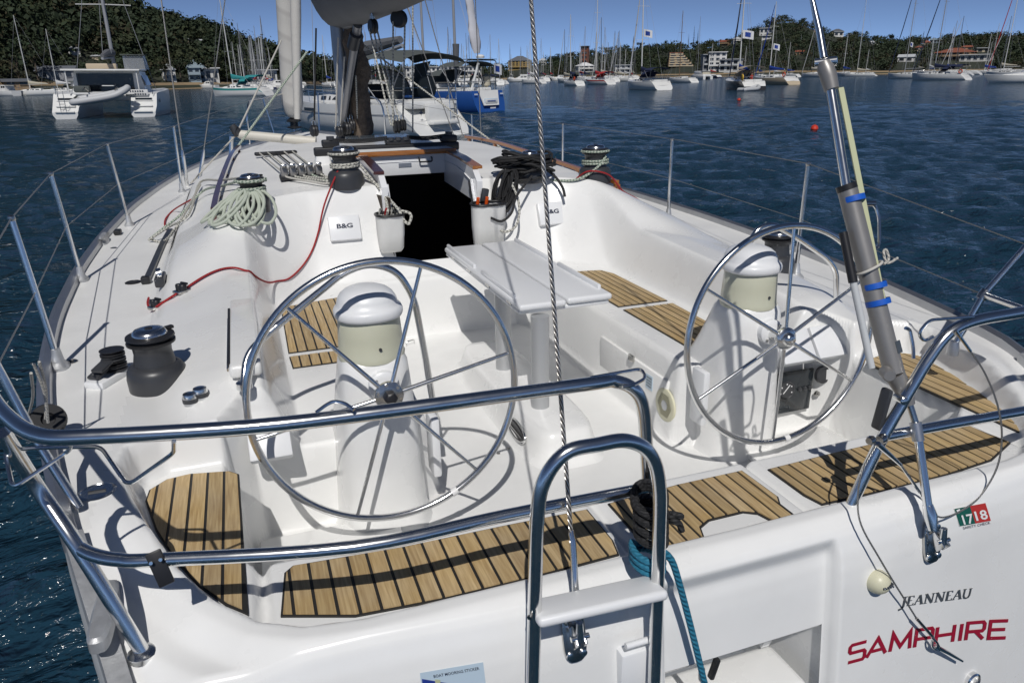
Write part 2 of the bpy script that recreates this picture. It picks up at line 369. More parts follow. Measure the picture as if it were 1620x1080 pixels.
def deckz(x, y):
    x = np.asarray(x, float); y = np.asarray(y, float); a = np.abs(x)
    zd = deckbase(x, y)
    ao = np.minimum(1.71, hb(y)-0.42)
    tp = crestz(y)-0.30*np.maximum(0, a-1.37)**1.4
    out = ss(ao+0.05, ao-0.07, a)
    m = out*ss(2.36, 2.80, y)*(1-ss(9.8, 11.8, y))
    z = zd+np.maximum(tp-zd, 0)*m
    cr = np.clip((1.245-a)/0.13, 0, 1); ms = cr*cr*(3-2*cr)*ss(2.56, 2.64, y)*(y < 5.6)
    z = np.where(z > SEATZ, z+(SEATZ-z)*ms, z)
    z = z-0.07*ss(3.25, 2.62, y)*ms*(x < 0)
    # cabin: its aft face sweeps back along the coamings in one wide curve
    sw = ss(0.80, 1.62, a); y0 = 4.78-0.92*sw; wd = 0.29+0.62*sw
    lin = np.clip((y-y0)/wd, 0, 1); mc = (0.6-0.35*sw)*lin+(0.4+0.35*sw)*lin*lin*(3-2*lin)
    roof = 1.675+0.02*np.minimum(y-5, 2)+0.10*np.maximum(0, 1-(a/1.45)**2)*ss(4.7, 5.5, y)-0.22*ss(1.15, 1.75, a)-0.30*ss(7.6, 11.0, y)
    z = z+np.maximum(roof-z, 0)*mc*ss(ao+0.05, ao-0.10, a)*(1-ss(10.2, 11.8, y))
    sdp = sdpoly(PAN, a, y); z = z-(0.040*ss(0.05, 0.125, sdp)+0.065*ss(0.165, 0.27, sdp))*ss(2.2, 1.68, y)
    mp = ss(0.018, -0.022, sdp); z = z+(SEATZ-z)*mp*(y < 2.60)
    # low gutters between the seat panels
    g = np.exp(-((a-1.295)/0.018)**2)*0.035+np.exp(-((a-0.30)/0.014)**2)*0.022
    z = z-g*((y < 1.88) & (y > 1.50))*mp
    mw = ss(0.02, -0.035, sdpoly(WELL, a, y)); z = z+(SOLEZ-z)*mw
    return z
def zat(x, y): return float(deckz(np.array([x]), np.array([y]))[0])
def yc(x): return 1.405+0.035*np.abs(x)**2
TRP = [(0.0, 0.0), (-0.012, -0.008), (-0.026, -0.028), (-0.045, -0.075), (-0.058, -0.125), (-0.066, -0.175), (-0.075, -0.26), (-0.105, -0.50), (-0.135, -0.75), (-0.165, -1.0), (-0.19, -1.32)]
_tx = np.linspace(-1.7, 1.7, 341); _tz = deckz(_tx, yc(_tx)); _td = np.array([p[1] for p in TRP][::-1]); _to = np.array([p[0] for p in TRP][::-1])
def tr_y(x, z):   # transom face: y for a given x and height
    t = min(max((0.295-abs(x+.02))/0.023, 0), 1)
    return 1.405+0.035*x*x+float(np.interp(z-float(np.interp(x, _tx, _tz)), _td, _to))+0.042*t*t*(3-2*t)
cols = np.concatenate([-np.linspace(1, 0, 150, endpoint=False), np.linspace(0, 1, 151)])
outer = np.linspace(0, 1, 34)[1:]
rows = np.concatenate([np.linspace(1.405, 2.75, 150, endpoint=False), np.linspace(2.75, 4.60, 110, endpoint=False), np.linspace(4.60, 5.2, 60, endpoint=False), np.linspace(5.2, 7.0, 60, endpoint=False), np.linspace(7.0, 14.74, 90)])
X = np.zeros((len(rows), len(cols)+2*len(outer))); Y = np.zeros_like(X)
for i, yr in enumerate(rows):
    h = float(hb(yr)); xi = min(1.5, 0.75*h)
    xs = cols*xi; xo = xi+(h-xi)*outer
    xa = np.concatenate([-xo[::-1], xs, xo]); X[i] = xa
    Y[i] = yr+(yc(xa)-1.405)*float(ss(1.95, 1.41, yr))
Z = deckz(X, Y)
# transom rows below the crest
tx = X[0]; ty = Y[0]; tz = Z[0]
tX, tY, tZ = [], [], []
dd = np.interp(np.linspace(0, 1, 46)[1:], np.linspace(0, 1, len(TRP)), [p[1] for p in TRP])
for d in dd:
    zz = tz+d; o = np.interp(d, [p[1] for p in TRP][::-1], [p[0] for p in TRP][::-1])
    gate = 0.042*ss(0.295, 0.272, np.abs(tx+.02))*ss(-0.02, -0.09, d)
    tuck = 1-0.05*ss(-0.2, -1.3, d)
    tX.append(tx*tuck); tY.append(ty+o+gate); tZ.append(zz)
nT = len(dd)
X = np.vstack([np.array(tX)[::-1], X]); Y = np.vstack([np.array(tY)[::-1], Y]); Z = np.vstack([np.array(tZ)[::-1], Z])
idx = np.arange(X.size).reshape(X.shape)
q = np.stack([idx[:-1, :-1], idx[:-1, 1:], idx[1:, 1:], idx[1:, :-1]], -1).reshape(-1, 4)
V = np.stack([X, Y, Z], -1).reshape(-1, 3); cen = V[q].mean(1)
hole = ((np.abs(cen[:, 0]) < 0.30) & (cen[:, 1] > 4.835) & (cen[:, 1] < 5.78)) | ((np.abs(cen[:, 0]+.02) < 0.268) & (cen[:, 1] < 1.45) & (cen[:, 2] < 0.835))
q = q[~hole]
me = bpy.data.meshes.new('deck'); np_mesh(me, V, q); me.materials.append(GELD)
# glossier gelcoat on the cockpit and transom, fine non-skid on the flat decks
me.materials.append(GEL); cen = V[q].mean(1)
nz_ = np.abs(np.cross(V[q][:, 1]-V[q][:, 0], V[q][:, 3]-V[q][:, 0])); up_ = nz_[:, 2]/(np.linalg.norm(nz_, axis=1)+1e-12)
flat = (np.abs(cen[:, 0]) > 1.72) | (cen[:, 1] > 5.2) | ((cen[:, 2] < 0.75) & (cen[:, 1] > 1.8))
if len(me.polygons) == len(q): me.polygons.foreach_set('material_index', np.where(flat & (cen[:, 1] > 1.5), 0, 1).astype('i'))
DECK = obj('deck', me, None, YACHT, label='white moulded deck and cockpit')

def on_deck(u, v):   # where a pixel's ray meets the deck moulding
    d = ray(u, v); ts = np.linspace(1.2, 16, 3000); P = CAM[None]+d[None]*ts[:, None]
    m = (P[:, 2] < deckz(P[:, 0], P[:, 1])) & (np.abs(P[:, 0]) < hb(P[:, 1])) & (P[:, 1] > 1.45) & (P[:, 1] < 14.7)
    i = int(np.argmax(m)); return Vector(P[i])
# hull sides
mbh = MB()
for s in (-1, 1):
    ys = np.linspace(1.40, 14.74, 90); rings = []
    for y in ys:
        h = float(hb(y)); zt = float(deckz(np.array([s*h*0.999]), np.array([y]))[0]); sh = min(1.0, (14.9-y)/6)
        y2 = y+(float(yc(h))-1.405)*float(ss(1.95, 1.41, y))
        r = []
        for t in np.linspace(0, 1, 9):
            z = zt*(1-t)-0.45*t
            w = h*(1-0.10*t**2.2)-0.35*max(0, 1-sh)*t*h + 0.02*math.sin(math.pi*min(1, t*2))
            yy = y2-(0.18*t if y < 1.45 else 0)-(0.0 if y < 12 else (y-12)*0.35*t)
            r.append((s*(w), yy, z))
        rings.append(r)
    o = len(mbh.v); n = 9
    for r in rings: mbh.v.extend(r)
    for i in range(len(rings)-1):
        for j in range(n-1):
            f = (o+i*n+j, o+i*n+j+1, o+(i+1)*n+j+1, o+(i+1)*n+j); mbh.f.append(f if s > 0 else f[::-1])
obj('hull', mbh, GEL, YACHT, smooth=60)
# toe rails of grey aluminium along the deck edge
for s in (-1, 1):
    mb = MB(); rings = []
    for y in np.linspace(1.98, 14.5, 110):
        h = float(hb(y)); z = float(deckz(np.array([h*0.995]), np.array([y]))[0])
        rings.append([Vector((s*(h+0.012), y, z-0.03)), Vector((s*(h+0.014), y, z+0.042)), Vector((s*(h-0.006), y, z+0.05)), Vector((s*(h-0.030), y, z+0.038)), Vector((s*(h-0.034), y, z-0.005))])
        if s < 0: rings[-1].reverse()
    mb.loft(rings); obj('toe_rail', mb, ALU, YACHT)

# ------------------------------------------------------------------ teak panels: caulked base + single planks running fore and aft
def clip_band(poly, x0, x1):
    def half(P, keep, xc):
        out = []
        for i in range(len(P)):
            a, b = P[i], P[(i+1) % len(P)]; ka, kb = keep(a[0]), keep(b[0])
            if ka: out.append(a)
            if ka != kb:
                t = (xc-a[0])/(b[0]-a[0]); out.append((xc, a[1]+t*(b[1]-a[1])))
        return out
    P = half(poly, lambda x: x >= x0, x0)
    return half(P, lambda x: x <= x1, x1) if P else []
def shrink(poly, d):
    n = len(poly); ar = sum(poly[i][0]*poly[(i+1) % n][1]-poly[(i+1) % n][0]*poly[i][1] for i in range(n)); s = 1 if ar > 0 else -1; out = []
    for i in range(n):
        a, b, c = Vector(poly[i-1]), Vector(poly[i]), Vector(poly[(i+1) % n]); e1 = (b-a).normalized(); e2 = (c-b).normalized()
        n1 = Vector((-e1.y, e1.x))*s; n2 = Vector((-e2.y, e2.x))*s; k = (n1+n2); l = k.length_squared
        p = b+k*(2*d/l if l > 0.3 else d); out.append((p.x, p.y))
    return out
def teak_panel(poly, pitch, phase=0.0, z=SEATZ, skew=0.0, border=0.006, gap=0.0085):
    base = obj('teak_panel', MB().prism(poly, z-0.004, z+0.005), RUBBER, YACHT, smooth=0)
    inner = shrink(poly, border); xs = [p[0] for p in inner]; x = min(xs)-pitch*phase
    while x < max(xs):
        P = clip_band(inner, x+gap/2, x+pitch-gap/2); x += pitch
        if len(P) < 3: continue
        w = max(p[0] for p in P)-min(p[0] for p in P)
        if w < 0.006: continue
        obj('plank', MB().prism(P, z+0.001, z+0.0085+random.uniform(-0.0006, 0.0006)), TEAK, base, smooth=0)
    return base
mir = lambda P: [(-x, y) for x, y in P]
corner = [(-1.345, 2.40), (-1.375, 2.435), (-1.50, 2.465), (-1.575, 2.455), (-1.625, 2.40), (-1.63, 2.33), (-1.585, 2.14), (-1.525, 1.97), (-1.45, 1.81), (-1.385, 1.71), (-1.33, 1.65)]
teak_panel(corner, 0.052, 0.55); teak_panel([(x*1.02, y) for x, y in mir(corner)], 0.052, 0.2)
pa = [(-1.235, 1.79), (-1.21, 1.815), (-0.91, 1.79), (-0.60, 1.785), (-0.335, 1.775), (-0.335, 1.60), (-0.35, 1.535), (-0.63, 1.528), (-0.86, 1.53), (-1.08, 1.548), (-1.255, 1.615)]
teak_panel(pa, 0.0525, 0.5); teak_panel(mir(pa), 0.0455, 0.3)
teak_panel([(-0.262, 1.60), (-0.262, 1.78), (0.0, 1.80), (0.25, 1.80), (0.255, 1.62), (0.235, 1.585), (0.235, 1.515), (0.150, 1.515), (0.135, 1.565), (0.10, 1.588), (-0.02, 1.588), (-0.065, 1.565), (-0.085, 1.515), (-0.262, 1.515)], 0.0460, 0.5)
for s in (-1, 1):
    sa = [(0.735, 3.62), (0.735, 4.48), (1.02, 4.42), (1.06, 4.30), (1.06, 3.62)]; sb = [(0.735, 2.80), (0.735, 3.56), (1.06, 3.56), (1.04, 2.98), (0.98, 2.80)]
    if s < 0: sa = [(0.735, 3.56), (0.735, 4.46), (1.05, 4.38), (1.095, 4.28), (1.105, 3.56)]; sb = [(0.735, 3.345), (0.735, 3.505), (1.105, 3.505), (1.10, 3.345)]
    for P in (sa, sb): teak_panel([(s*x, y) for x, y in P], 0.0465, 0.15)
# ------------------------------------------------------------------ helms
def superring(cx, cy, z, w, d, n=28, e=3.2, fl=0.0):
    out = []
    for i in range(n):
        a = 2*math.pi*i/n; c, s = math.cos(a), math.sin(a)
        out.append((cx+w/2*math.copysign(abs(c)**(2/e), c), cy+d/2*math.copysign(abs(s)**(2/e), s), z))
    return out
WH = {-1: Vector((-0.822, 2.37, 1.362)), 1: Vector((0.852, 2.37, 1.345))}
for s in (-1, 1):
    hx = 0.835*s
    ped = MB(); rings = []
    for t, z, w, y0, y1 in ((0, 0.725, 0.40, 2.44, 3.02), (0, 0.76, 0.365, 2.455, 2.99), (0, 0.90, 0.345, 2.46, 2.96), (0, 1.10, 0.315, 2.462, 2.92), (0, 1.25, 0.285, 2.465, 2.82), (0, 1.36, 0.262, 2.47, 2.76), (0, 1.42, 0.248, 2.475, 2.73), (0, 1.44, 0.225, 2.49, 2.71)):
        rings.append(superring(hx, (y0+y1)/2, z, w, y1-y0))
    ped.loft(rings); P = obj('helm_pedestal', ped, GEL, YACHT, smooth=50)
    # flange where the wheel shaft comes out
    obj('shaft_flange', MB().lathe([(0.055, -0.02), (0.055, 0.012), (0.048, 0.018), (0.03, 0.02)], (WH[s].x, 2.455, WH[s].z), 24, align((0, -1, 0.06))), PLAST, P)
    for k in range(4):
        a = math.pi/4+k*math.pi/2
        obj('bolt', MB().lathe([(0.006, 0), (0.006, 0.006), (0.003, 0.008)], (WH[s].x+0.042*math.cos(a), 2.434, WH[s].z+0.042*math.sin(a)), 8, align((0, -1, 0.06))), STEELD, P)
    cp = (hx, 2.60, 0)
    C = obj('compass', MB().lathe([(0.122, 1.432), (0.124, 1.445), (0.120, 1.455), (0.1165, 1.52), (0.112, 1.592), (0.108, 1.60)], cp, 40), CREAMG, P, label='cream compass housing')
    obj('compass_plug', MB().lathe([(0.006, 0), (0.006, 0.004)], (hx+0.015, 2.60-0.119, 1.49), 10, align((0, -1, 0.05))), DARKGREY, C)
    # hood: dome with a raised visor band
    hd = MB(); rings = []
    for z, w, d in ((1.586, 0.225, 0.225), (1.592, 0.243, 0.243), (1.604, 0.250, 0.25), (1.622, 0.250, 0.25), (1.634, 0.242, 0.243), (1.640, 0.228, 0.232), (1.650, 0.220, 0.226), (1.672, 0.212, 0.220), (1.694, 0.192, 0.205), (1.712, 0.158, 0.174), (1.724, 0.112, 0.13), (1.731, 0.05, 0.06), (1.732, 0.01, 0.01)):
        rings.append(superring(hx, 2.60+0.010*(z > 1.645), 1.586+(z-1.586)*0.76, w, d, n=36, e=2.2))
    hd.loft(rings); obj('compass_hood', hd, PLAST, P, smooth=55)
    # wheel
    c = WH[s]; tl = R(4.6); ex = Vector((1, 0, 0)); ez = Vector((0, math.sin(tl), math.cos(tl))); nn = ex.cross(ez)
    W = obj('steering_wheel', MB().tube([c+ex*0.468*math.cos(2*math.pi*i/96)+ez*0.468*math.sin(2*math.pi*i/96) for i in range(96)], 0.0132, 12, closed=True), STEEL, YACHT)
    off = {-1: 11, 1: 27}[s]; aft = Vector((0, -1, 0.08)).normalized()
    for k in range(6):
        a = R(off+60*k); d = ex*math.cos(a)+ez*math.sin(a)
        obj('spoke', MB().tube([c+aft*0.012+d*0.03, c+d*0.25+aft*0.007, c+d*0.462], [0.0085, 0.0078, 0.0066], 10), STEEL, W)
    obj('hub', MB().lathe([(0.024, -0.075), (0.026, -0.01), (0.047, -0.008), (0.049, 0.0), (0.048, 0.012), (0.040, 0.018), (0.030, 0.020), (0.028, 0.034), (0.020, 0.044), (0.012, 0.046)] if s > 0 else [(0.024, -0.075), (0.026, -0.01), (0.050, -0.008), (0.052, 0.0), (0.050, 0.010), (0.034, 0.014), (0.030, 0.015)], c+aft*0.01, 28, align(aft)), STEEL if s > 0 else STEELD, W)
    if s < 0:
        obj('hub_nut', MB().lathe([(0.024, 0), (0.024, 0.03), (0.018, 0.036), (0.012, 0.038)], c+aft*0.024, 6, align(aft)), BLACK, W)
        for k in range(6):
            a = R(off+30+60*k); obj('bolt', MB().lathe([(0.006, 0), (0.006, 0.005)], c+aft*0.02+(ex*math.cos(a)+ez*math.sin(a))*0.041, 8, align(aft)), STEEL, W)
    ta = R({-1: -63, 1: -84}[s]); d = [c+ex*0.468*math.cos(ta+k*0.025)+ez*0.468*math.sin(ta+k*0.025) for k in (-1, 0, 1)]
    obj('rudder_mark', MB().tube(d, 0.0152, 12), WHITEP, W)
    # small throttle / switch box on the pedestal's inboard side
    obj('switch_box', MB().box((hx-s*0.215, 2.60, 1.02), (0.035, 0.10, 0.26), r=0.01), PLAST, P)
# grab arches forward of the pedestals
yA = 2.76
arch = [pz(386, 606, 1.37), py(390, 560, yA-0.05), py(428, 524, yA), py(545, 430, yA), py(585, 416, yA), py(628, 428, yA), py(655, 470, yA), py(672, 560, yA), py(690, 665, yA)]
obj('grab_rail', MB().tube(smooth_path(fillet(arch, 0.06, 4), 3), 0.0135, 12), STEEL, YACHT)
arch = [py(1183, 592, yA), py(1180, 470, yA), py(1182, 392, yA), py(1198, 362, yA), py(1222, 354, yA), py(1262, 376, yA), py(1310, 410, yA), py(1323, 430, yA), py(1323, 478, yA)]
obj('grab_rail', MB().tube(smooth_path(fillet(arch, 0.06, 4), 3), 0.0135, 12), STEEL, YACHT)
for p in (pz(386, 606, 1.37), py(1323, 478, yA)):
    obj('rail_foot', MB().lathe([(0.028, -0.02), (0.028, 0.004), (0.018, 0.012)], p, 18), STEEL, YACHT)

# ------------------------------------------------------------------ cockpit table
TX, TW, TY0, TY1, TZ = 0.165, 0.245, 3.07, 4.42, 1.40
T = obj('cockpit_table', MB().box((TX, (TY0+TY1)/2, TZ-0.040), (2*TW-0.02, TY1-TY0-0.03, 0.026), r=0.01), PLAST, YACHT, label='white folding cockpit table on two posts')
for s in (-1, 1):
    lf = obj('leaf', MB().box((TX+s*(TW/2+0.003), (TY0+TY1)/2-(0.02 if s < 0 else 0), TZ-0.012), (TW-0.008, TY1-TY0, 0.032), r=0.013, seg=3), PLAST, T)
    for y0, y1 in ((TY0+0.10, TY0+0.62), (TY0+0.75, TY1-0.03)):
        obj('fiddle', MB().box((TX+s*(TW-0.022), (y0+y1)/2, TZ+0.010), (0.020, y1-y0, 0.030), r=0.008), PLAST, lf)
for k in range(4): obj('hinge', MB().box((TX-TW+0.016, TY0+0.15+0.34*k, TZ-0.028), (0.02, 0.07, 0.010)), STEELD, T)
obj('under_frame', MB().box((TX-0.05, (TY0+TY1)/2, TZ-0.075), (0.16, 0.95, 0.05), r=0.012), PLAST, T)
for y in (3.06, 3.60): obj('post', MB().lathe([(0.046, 0.80), (0.044, 0.84), (0.044, TZ-0.06)], (0.025, y, 0), 28), mat('post_aluminium_%d' % (y*10), (0.52, 0.53, 0.54), 0.42, metal=0.5), T)
pod = MB(); rings = []
for z, w, d in ((0.722, 0.44, 1.52), (0.735, 0.40, 1.46), (0.76, 0.37, 1.40), (0.83, 0.335, 1.34), (0.862, 0.315, 1.32), (0.876, 0.27, 1.28)):
    rings.append(superring(0.05, 3.42, z, w, d, n=44, e=5))
pod.loft(rings); PD = obj('table_plinth', pod, GEL, T, smooth=50)
def ring_on(c, n, rx, rz, t, name, m, par, ups=Vector((0, 1, 0))):
    n = Vector(n).normalized(); e1 = (ups-n*ups.dot(n)).normalized(); e2 = n.cross(e1)
    pts = [Vector(c)+e1*rx*math.cos(2*math.pi*i/40)+e2*rz*math.sin(2*math.pi*i/40) for i in range(40)]
    return obj(name, MB().tube(pts, t, 8, closed=True), m, par)
ring_on((-0.123, 3.00, 0.80), (-1, 0, 0.25), 0.115, 0.038, 0.007, 'vent_rim', STEEL, T)
mb = MB(); mb.lathe([(1.0, 0), (0.97, 0.004)], (0, 0, 0), 40); mb.v = [((-0.123), 3.00+v[0]*0.112, 0.80+v[1]*0.036) if v[2] == 0 else (-0.128, 3.00+v[0]*0.112, 0.80+v[1]*0.036) for v in mb.v]
obj('vent_opening', mb, BLACK, T)
obj('vent_bar', MB().box((-0.130, 2.99, 0.80), (0.006, 0.16, 0.006)), STEELD, T)

# ------------------------------------------------------------------ cockpit fittings
xs_ = 0.588
# starboard seat front: locker lid, notice, round drain grille
L1 = obj('locker_lid', MB().box((xs_+0.006, 3.18, 0.90), (0.022, 0.72, 0.22), r=0.008), GEL, YACHT)
obj('latch', MB().box((xs_-0.012, 3.16, 1.012), (0.014, 0.05, 0.035), r=0.004), STEELD, L1)
obj('notice_label', MB().box((xs_-0.006, 2.98, 0.945), (0.003, 0.065, 0.075)), PALEBLUE, L1)
for k in range(4): obj('print_line', MB().box((xs_-0.0082, 2.98, 0.968-0.015*k), (0.001, 0.050, 0.005)), GREYP, L1)
gc = Vector((xs_-0.003, 2.825, 0.885)); GR = obj('drain_grille', MB().lathe([(0.085, -.006), (0.085, 0.003), (0.080, 0.006), (0.062, 0.005), (0.03, 0.005)], gc, 36, align((-1, 0, 0))), CREAM, YACHT)
for i in range(-5, 6):
    for j in range(-5, 6):
        p = (i*0.0115+(j % 2)*0.0057, j*0.0105); rr_ = math.hypot(*p)
        if 0.028 < rr_ < 0.060: obj('slot', MB().box(gc+Vector((-0.0055, p[0], p[1])), (0.003, 0.0065, 0.0055)), mat('grille_shadow', (0.2, 0.19, 0.13), 0.7) if 'grille_shadow' not in MATS else MATS['grille_shadow'], GR)
obj('grille_cap', MB().lathe([(0.026, 0), (0.026, 0.007), (0.022, 0.008)], gc, 20, align((-1, 0, 0))), ALU, GR)
# engine panel on the starboard helm bulkhead, with its tilted white covers
ey = 2.625
E1 = obj('engine_panel', MB().box((1.165, ey-0.002, 0.945), (0.215, 0.016, 0.215), r=0.006), GLASSD, YACHT, label='black engine instrument panel')
obj('gauge', MB().lathe([(0.048, 0), (0.048, 0.006), (0.042, 0.007), (0.040, 0.004)], (1.115, ey-0.010, 0.96), 28, align((0, -1, 0))), DARKGREY, E1)
obj('gauge_needle', MB().box((1.115, ey-0.016, 0.968), (0.004, 0.002, 0.055), Matrix.Rotation(R(40), 3, 'Y')), WHITEP, E1)
for k in range(5):
    a = R(200-55*k); obj('gauge_mark', MB().box((1.115+0.034*math.cos(a), ey-0.0155, 0.96+0.034*math.sin(a)), (0.006, 0.002, 0.006)), WHITEP, E1)
for k in range(3): obj('button', MB().lathe([(0.011, 0), (0.011, 0.008), (0.008, 0.01)], (1.195+0.03*k, ey-0.010, 0.955), 14, align((0, -1, 0))), DARKGREY, E1)
for a_, b_, c_, d_ in ((1.105, 0.872, 0.08, 0.0015), (1.105, 0.847, 0.08, 0.0015), (1.065, 0.86, 0.0015, 0.026), (1.145, 0.86, 0.0015, 0.026)): obj('panel_outline', MB().box((a_, ey-0.0115, b_), (c_, 0.002, d_)), GREYP, E1)
obj('round_gauge', MB().lathe([(0.042, 0), (0.042, 0.02), (0.034, 0.022), (0.032, 0.015)], (1.315, ey-0.012, 1.015), 28, align((0, -1, 0.1))), DARKGREY, YACHT)
obj('ignition_key', MB().lathe([(0.014, 0), (0.014, 0.012), (0.007, 0.014), (0.007, 0.02)], (1.302, ey-0.010, 0.915), 14, align((0, -1, 0))), STEELD, YACHT)
tilt_ = Matrix.Rotation(R(-28), 3, 'X')
for cx, w in ((1.115, 0.185), (1.30, 0.16)):
    obj('instrument_cover', MB().box((cx, 2.60, 1.185), (w, 0.16, 0.055), Matrix.Rotation(R(52), 3, 'X'), r=0.008), PLAST, YACHT)
obj('instrument_cover', MB().box((-1.235, 2.585, 1.16), (0.15, 0.15, 0.055), Matrix.Rotation(R(52), 3, 'X'), r=0.008), PLAST, YACHT)
# coaming locker with its dark finger slot
B1 = obj('coaming_locker', MB().box((-1.285, 3.20, 1.385), (0.115, 0.95, 0.05), r=0.015, seg=3), GEL, YACHT)
obj('finger_slot', MB().box((-1.343, 3.15, 1.400), (0.010, 0.75, 0.018)), BLACK, B1)
obj('slot_trim', MB().box((-1.348, 3.15, 1.391), (0.006, 0.80, 0.012)), STEEL, B1)
# steps/lip under the pedestals, drain plugs in the well
for p in ((-0.55, 2.1), (0.62, 2.12), (-1.28, 2.05), (-0.3, 2.9), (-0.24, 2.93), (-0.18, 2.96)):
    obj('drain_screw', MB().lathe([(0.009, 0), (0.009, 0.003)], (p[0], p[1], SOLEZ+0.001), 10), STEELD, YACHT)
obj('pad_eye', MB().tube(fillet([(-0.33, 4.55, SOLEZ), (-0.33, 4.55, SOLEZ+0.03), (-0.27, 4.58, SOLEZ+0.03), (-0.27, 4.58, SOLEZ)], 0.015), 0.005, 8), STEEL, YACHT)
for s in (-1, 1):  # helm well side shelves
    obj('foot_shelf', MB().box((s*1.06, 2.28, SOLEZ+0.020), (0.52, 0.56, 0.03), r=0.008), GEL, YACHT)

# ------------------------------------------------------------------ companionway
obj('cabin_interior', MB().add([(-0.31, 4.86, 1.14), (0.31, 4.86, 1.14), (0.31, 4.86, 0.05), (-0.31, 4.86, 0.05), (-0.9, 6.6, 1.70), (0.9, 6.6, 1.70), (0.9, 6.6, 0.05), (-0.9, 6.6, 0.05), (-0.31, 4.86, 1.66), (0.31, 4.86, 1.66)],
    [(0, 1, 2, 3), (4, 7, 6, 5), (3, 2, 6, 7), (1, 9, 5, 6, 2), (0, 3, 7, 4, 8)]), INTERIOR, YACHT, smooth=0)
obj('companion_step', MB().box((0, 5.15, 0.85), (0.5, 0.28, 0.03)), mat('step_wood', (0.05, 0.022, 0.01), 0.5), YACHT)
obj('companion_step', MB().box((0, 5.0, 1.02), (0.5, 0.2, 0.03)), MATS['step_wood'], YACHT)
obj('sill', MB().tube(fillet([(-0.305, 4.93, 1.42), (-0.305, 4.85, 1.20), (0.305, 4.85, 1.20), (0.305, 4.93, 1.42)], 0.05), 0.010, 8), GREYP, YACHT)
for s in (-1, 1):
    obj('hatch_rail', MB().loft([[(s*0.305, y, z0), (s*0.345, y, z0), (s*0.35, y, z1), (s*0.31, y, z1)] if s > 0 else [(s*0.31, y, z1), (s*0.35, y, z1), (s*0.345, y, z0), (s*0.305, y, z0)] for y, z0, z1 in ((4.93, 1.42, 1.72), (5.03, 1.58, 1.795), (5.4, 1.60, 1.83), (5.8, 1.62, 1.845))]), PLAST, YACHT)
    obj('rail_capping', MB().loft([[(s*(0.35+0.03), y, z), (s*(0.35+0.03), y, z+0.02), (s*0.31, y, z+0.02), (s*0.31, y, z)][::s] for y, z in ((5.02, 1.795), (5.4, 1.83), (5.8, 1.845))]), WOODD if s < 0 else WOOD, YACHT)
    obj('slide_channel', MB().box((s*0.297, 4.985, 1.58), (0.02, 0.055, 0.30), Matrix.Rotation(R(-25), 3, 'X')), ALU, YACHT)
H = obj('sliding_hatch', MB().box((0, 6.30, 1.85), (0.80, 1.05, 0.05), r=0.015), GEL, YACHT)
obj('hatch_face', MB().box((0, 5.79, 1.765), (0.62, 0.03, 0.15), r=0.004), PLAST, H)
obj('hatch_trim', MB().box((0, 5.765, 1.858), (0.80, 0.045, 0.036), r=0.008), WOOD, H)
obj('handle', MB().tube(fillet([(0.10, 5.77, 1.815), (0.10, 5.745, 1.815), (0.10, 5.745, 1.785), (0.20, 5.745, 1.785), (0.20, 5.745, 1.815), (0.20, 5.77, 1.815)], 0.012), 0.006, 8), BLACK, H)
obj('vent_plate', MB().box((-0.01, 5.772, 1.765), (0.10, 0.004, 0.03)), ALU, H)
# canvas rope bags either side of the companionway
def rope_bag(x0, x1, y, z0, z1, label, tilt=0.0):
    e = empty('rope_bag', ((x0+x1)/2, y, z0), label=label, cat='rope bag'); cx = (x0+x1)/2; w = x1-x0
    mb = MB(); mb.loft([superring(cx, y-0.03, z0, w*0.72, 0.06, 30, 3), superring(cx, y-0.05, z0+0.03, w*0.86, 0.11, 30, 3), superring(cx, y-0.06, (z0+z1)/2, w*0.95, 0.14, 30, 3), superring(cx, y-0.07, z1, w, 0.17, 30, 3)], cap=False)
    rng_ = random.Random(3); mb.v = [(v[0]+rng_.uniform(-.003, .003), v[1]+rng_.uniform(-.004, .004), v[2]) for v in mb.v]
    mb.f.append(tuple(reversed(range(30)))); b = obj('bag_body', mb, CANVAS, e, smooth=60)
    obj('bag_rim', MB().tube(superring(cx, y-0.07, z1, w, 0.17, 30, 3), 0.009, 8, closed=True), BLACK, e)
    obj('bag_filling', MB().prism([(p[0], p[1]) for p in superring(cx, y-0.07, 0, w*0.95, 0.15, 20, 3)], z1-0.04, z1-0.02), ROPEK, e)
    return e
b1 = rope_bag(-0.42, -0.235, 4.90, 1.30, 1.56, 'white canvas rope bag hanging port of the dark companionway')
for k in range(4): obj('rope_end', MB().tube(smooth_path([(-0.40+0.04*k, 4.83, 1.54), (-0.39+0.04*k, 4.81, 1.60), (-0.37+0.04*k, 4.85, 1.56)], 5), 0.008, 8, uv=True), ROPEB if k != 1 else ROPER, b1)
b2 = rope_bag(0.23, 0.47, 4.88, 1.28, 1.585, 'white canvas rope bag with orange handles, starboard of the dark companionway')
for k, m_ in enumerate((ORANGE, ORANGE)): obj('winch_handle', MB().tube([(0.27+0.06*k, 4.82, 1.54), (0.275+0.065*k, 4.80, 1.63)], 0.012, 8), m_, b2)
obj('winch_handle_grip', MB().box((0.33, 4.83, 1.64), (0.05, 0.035, 0.09), Matrix.Rotation(R(12), 3, 'Y'), r=0.01), DARKGREY, b2)

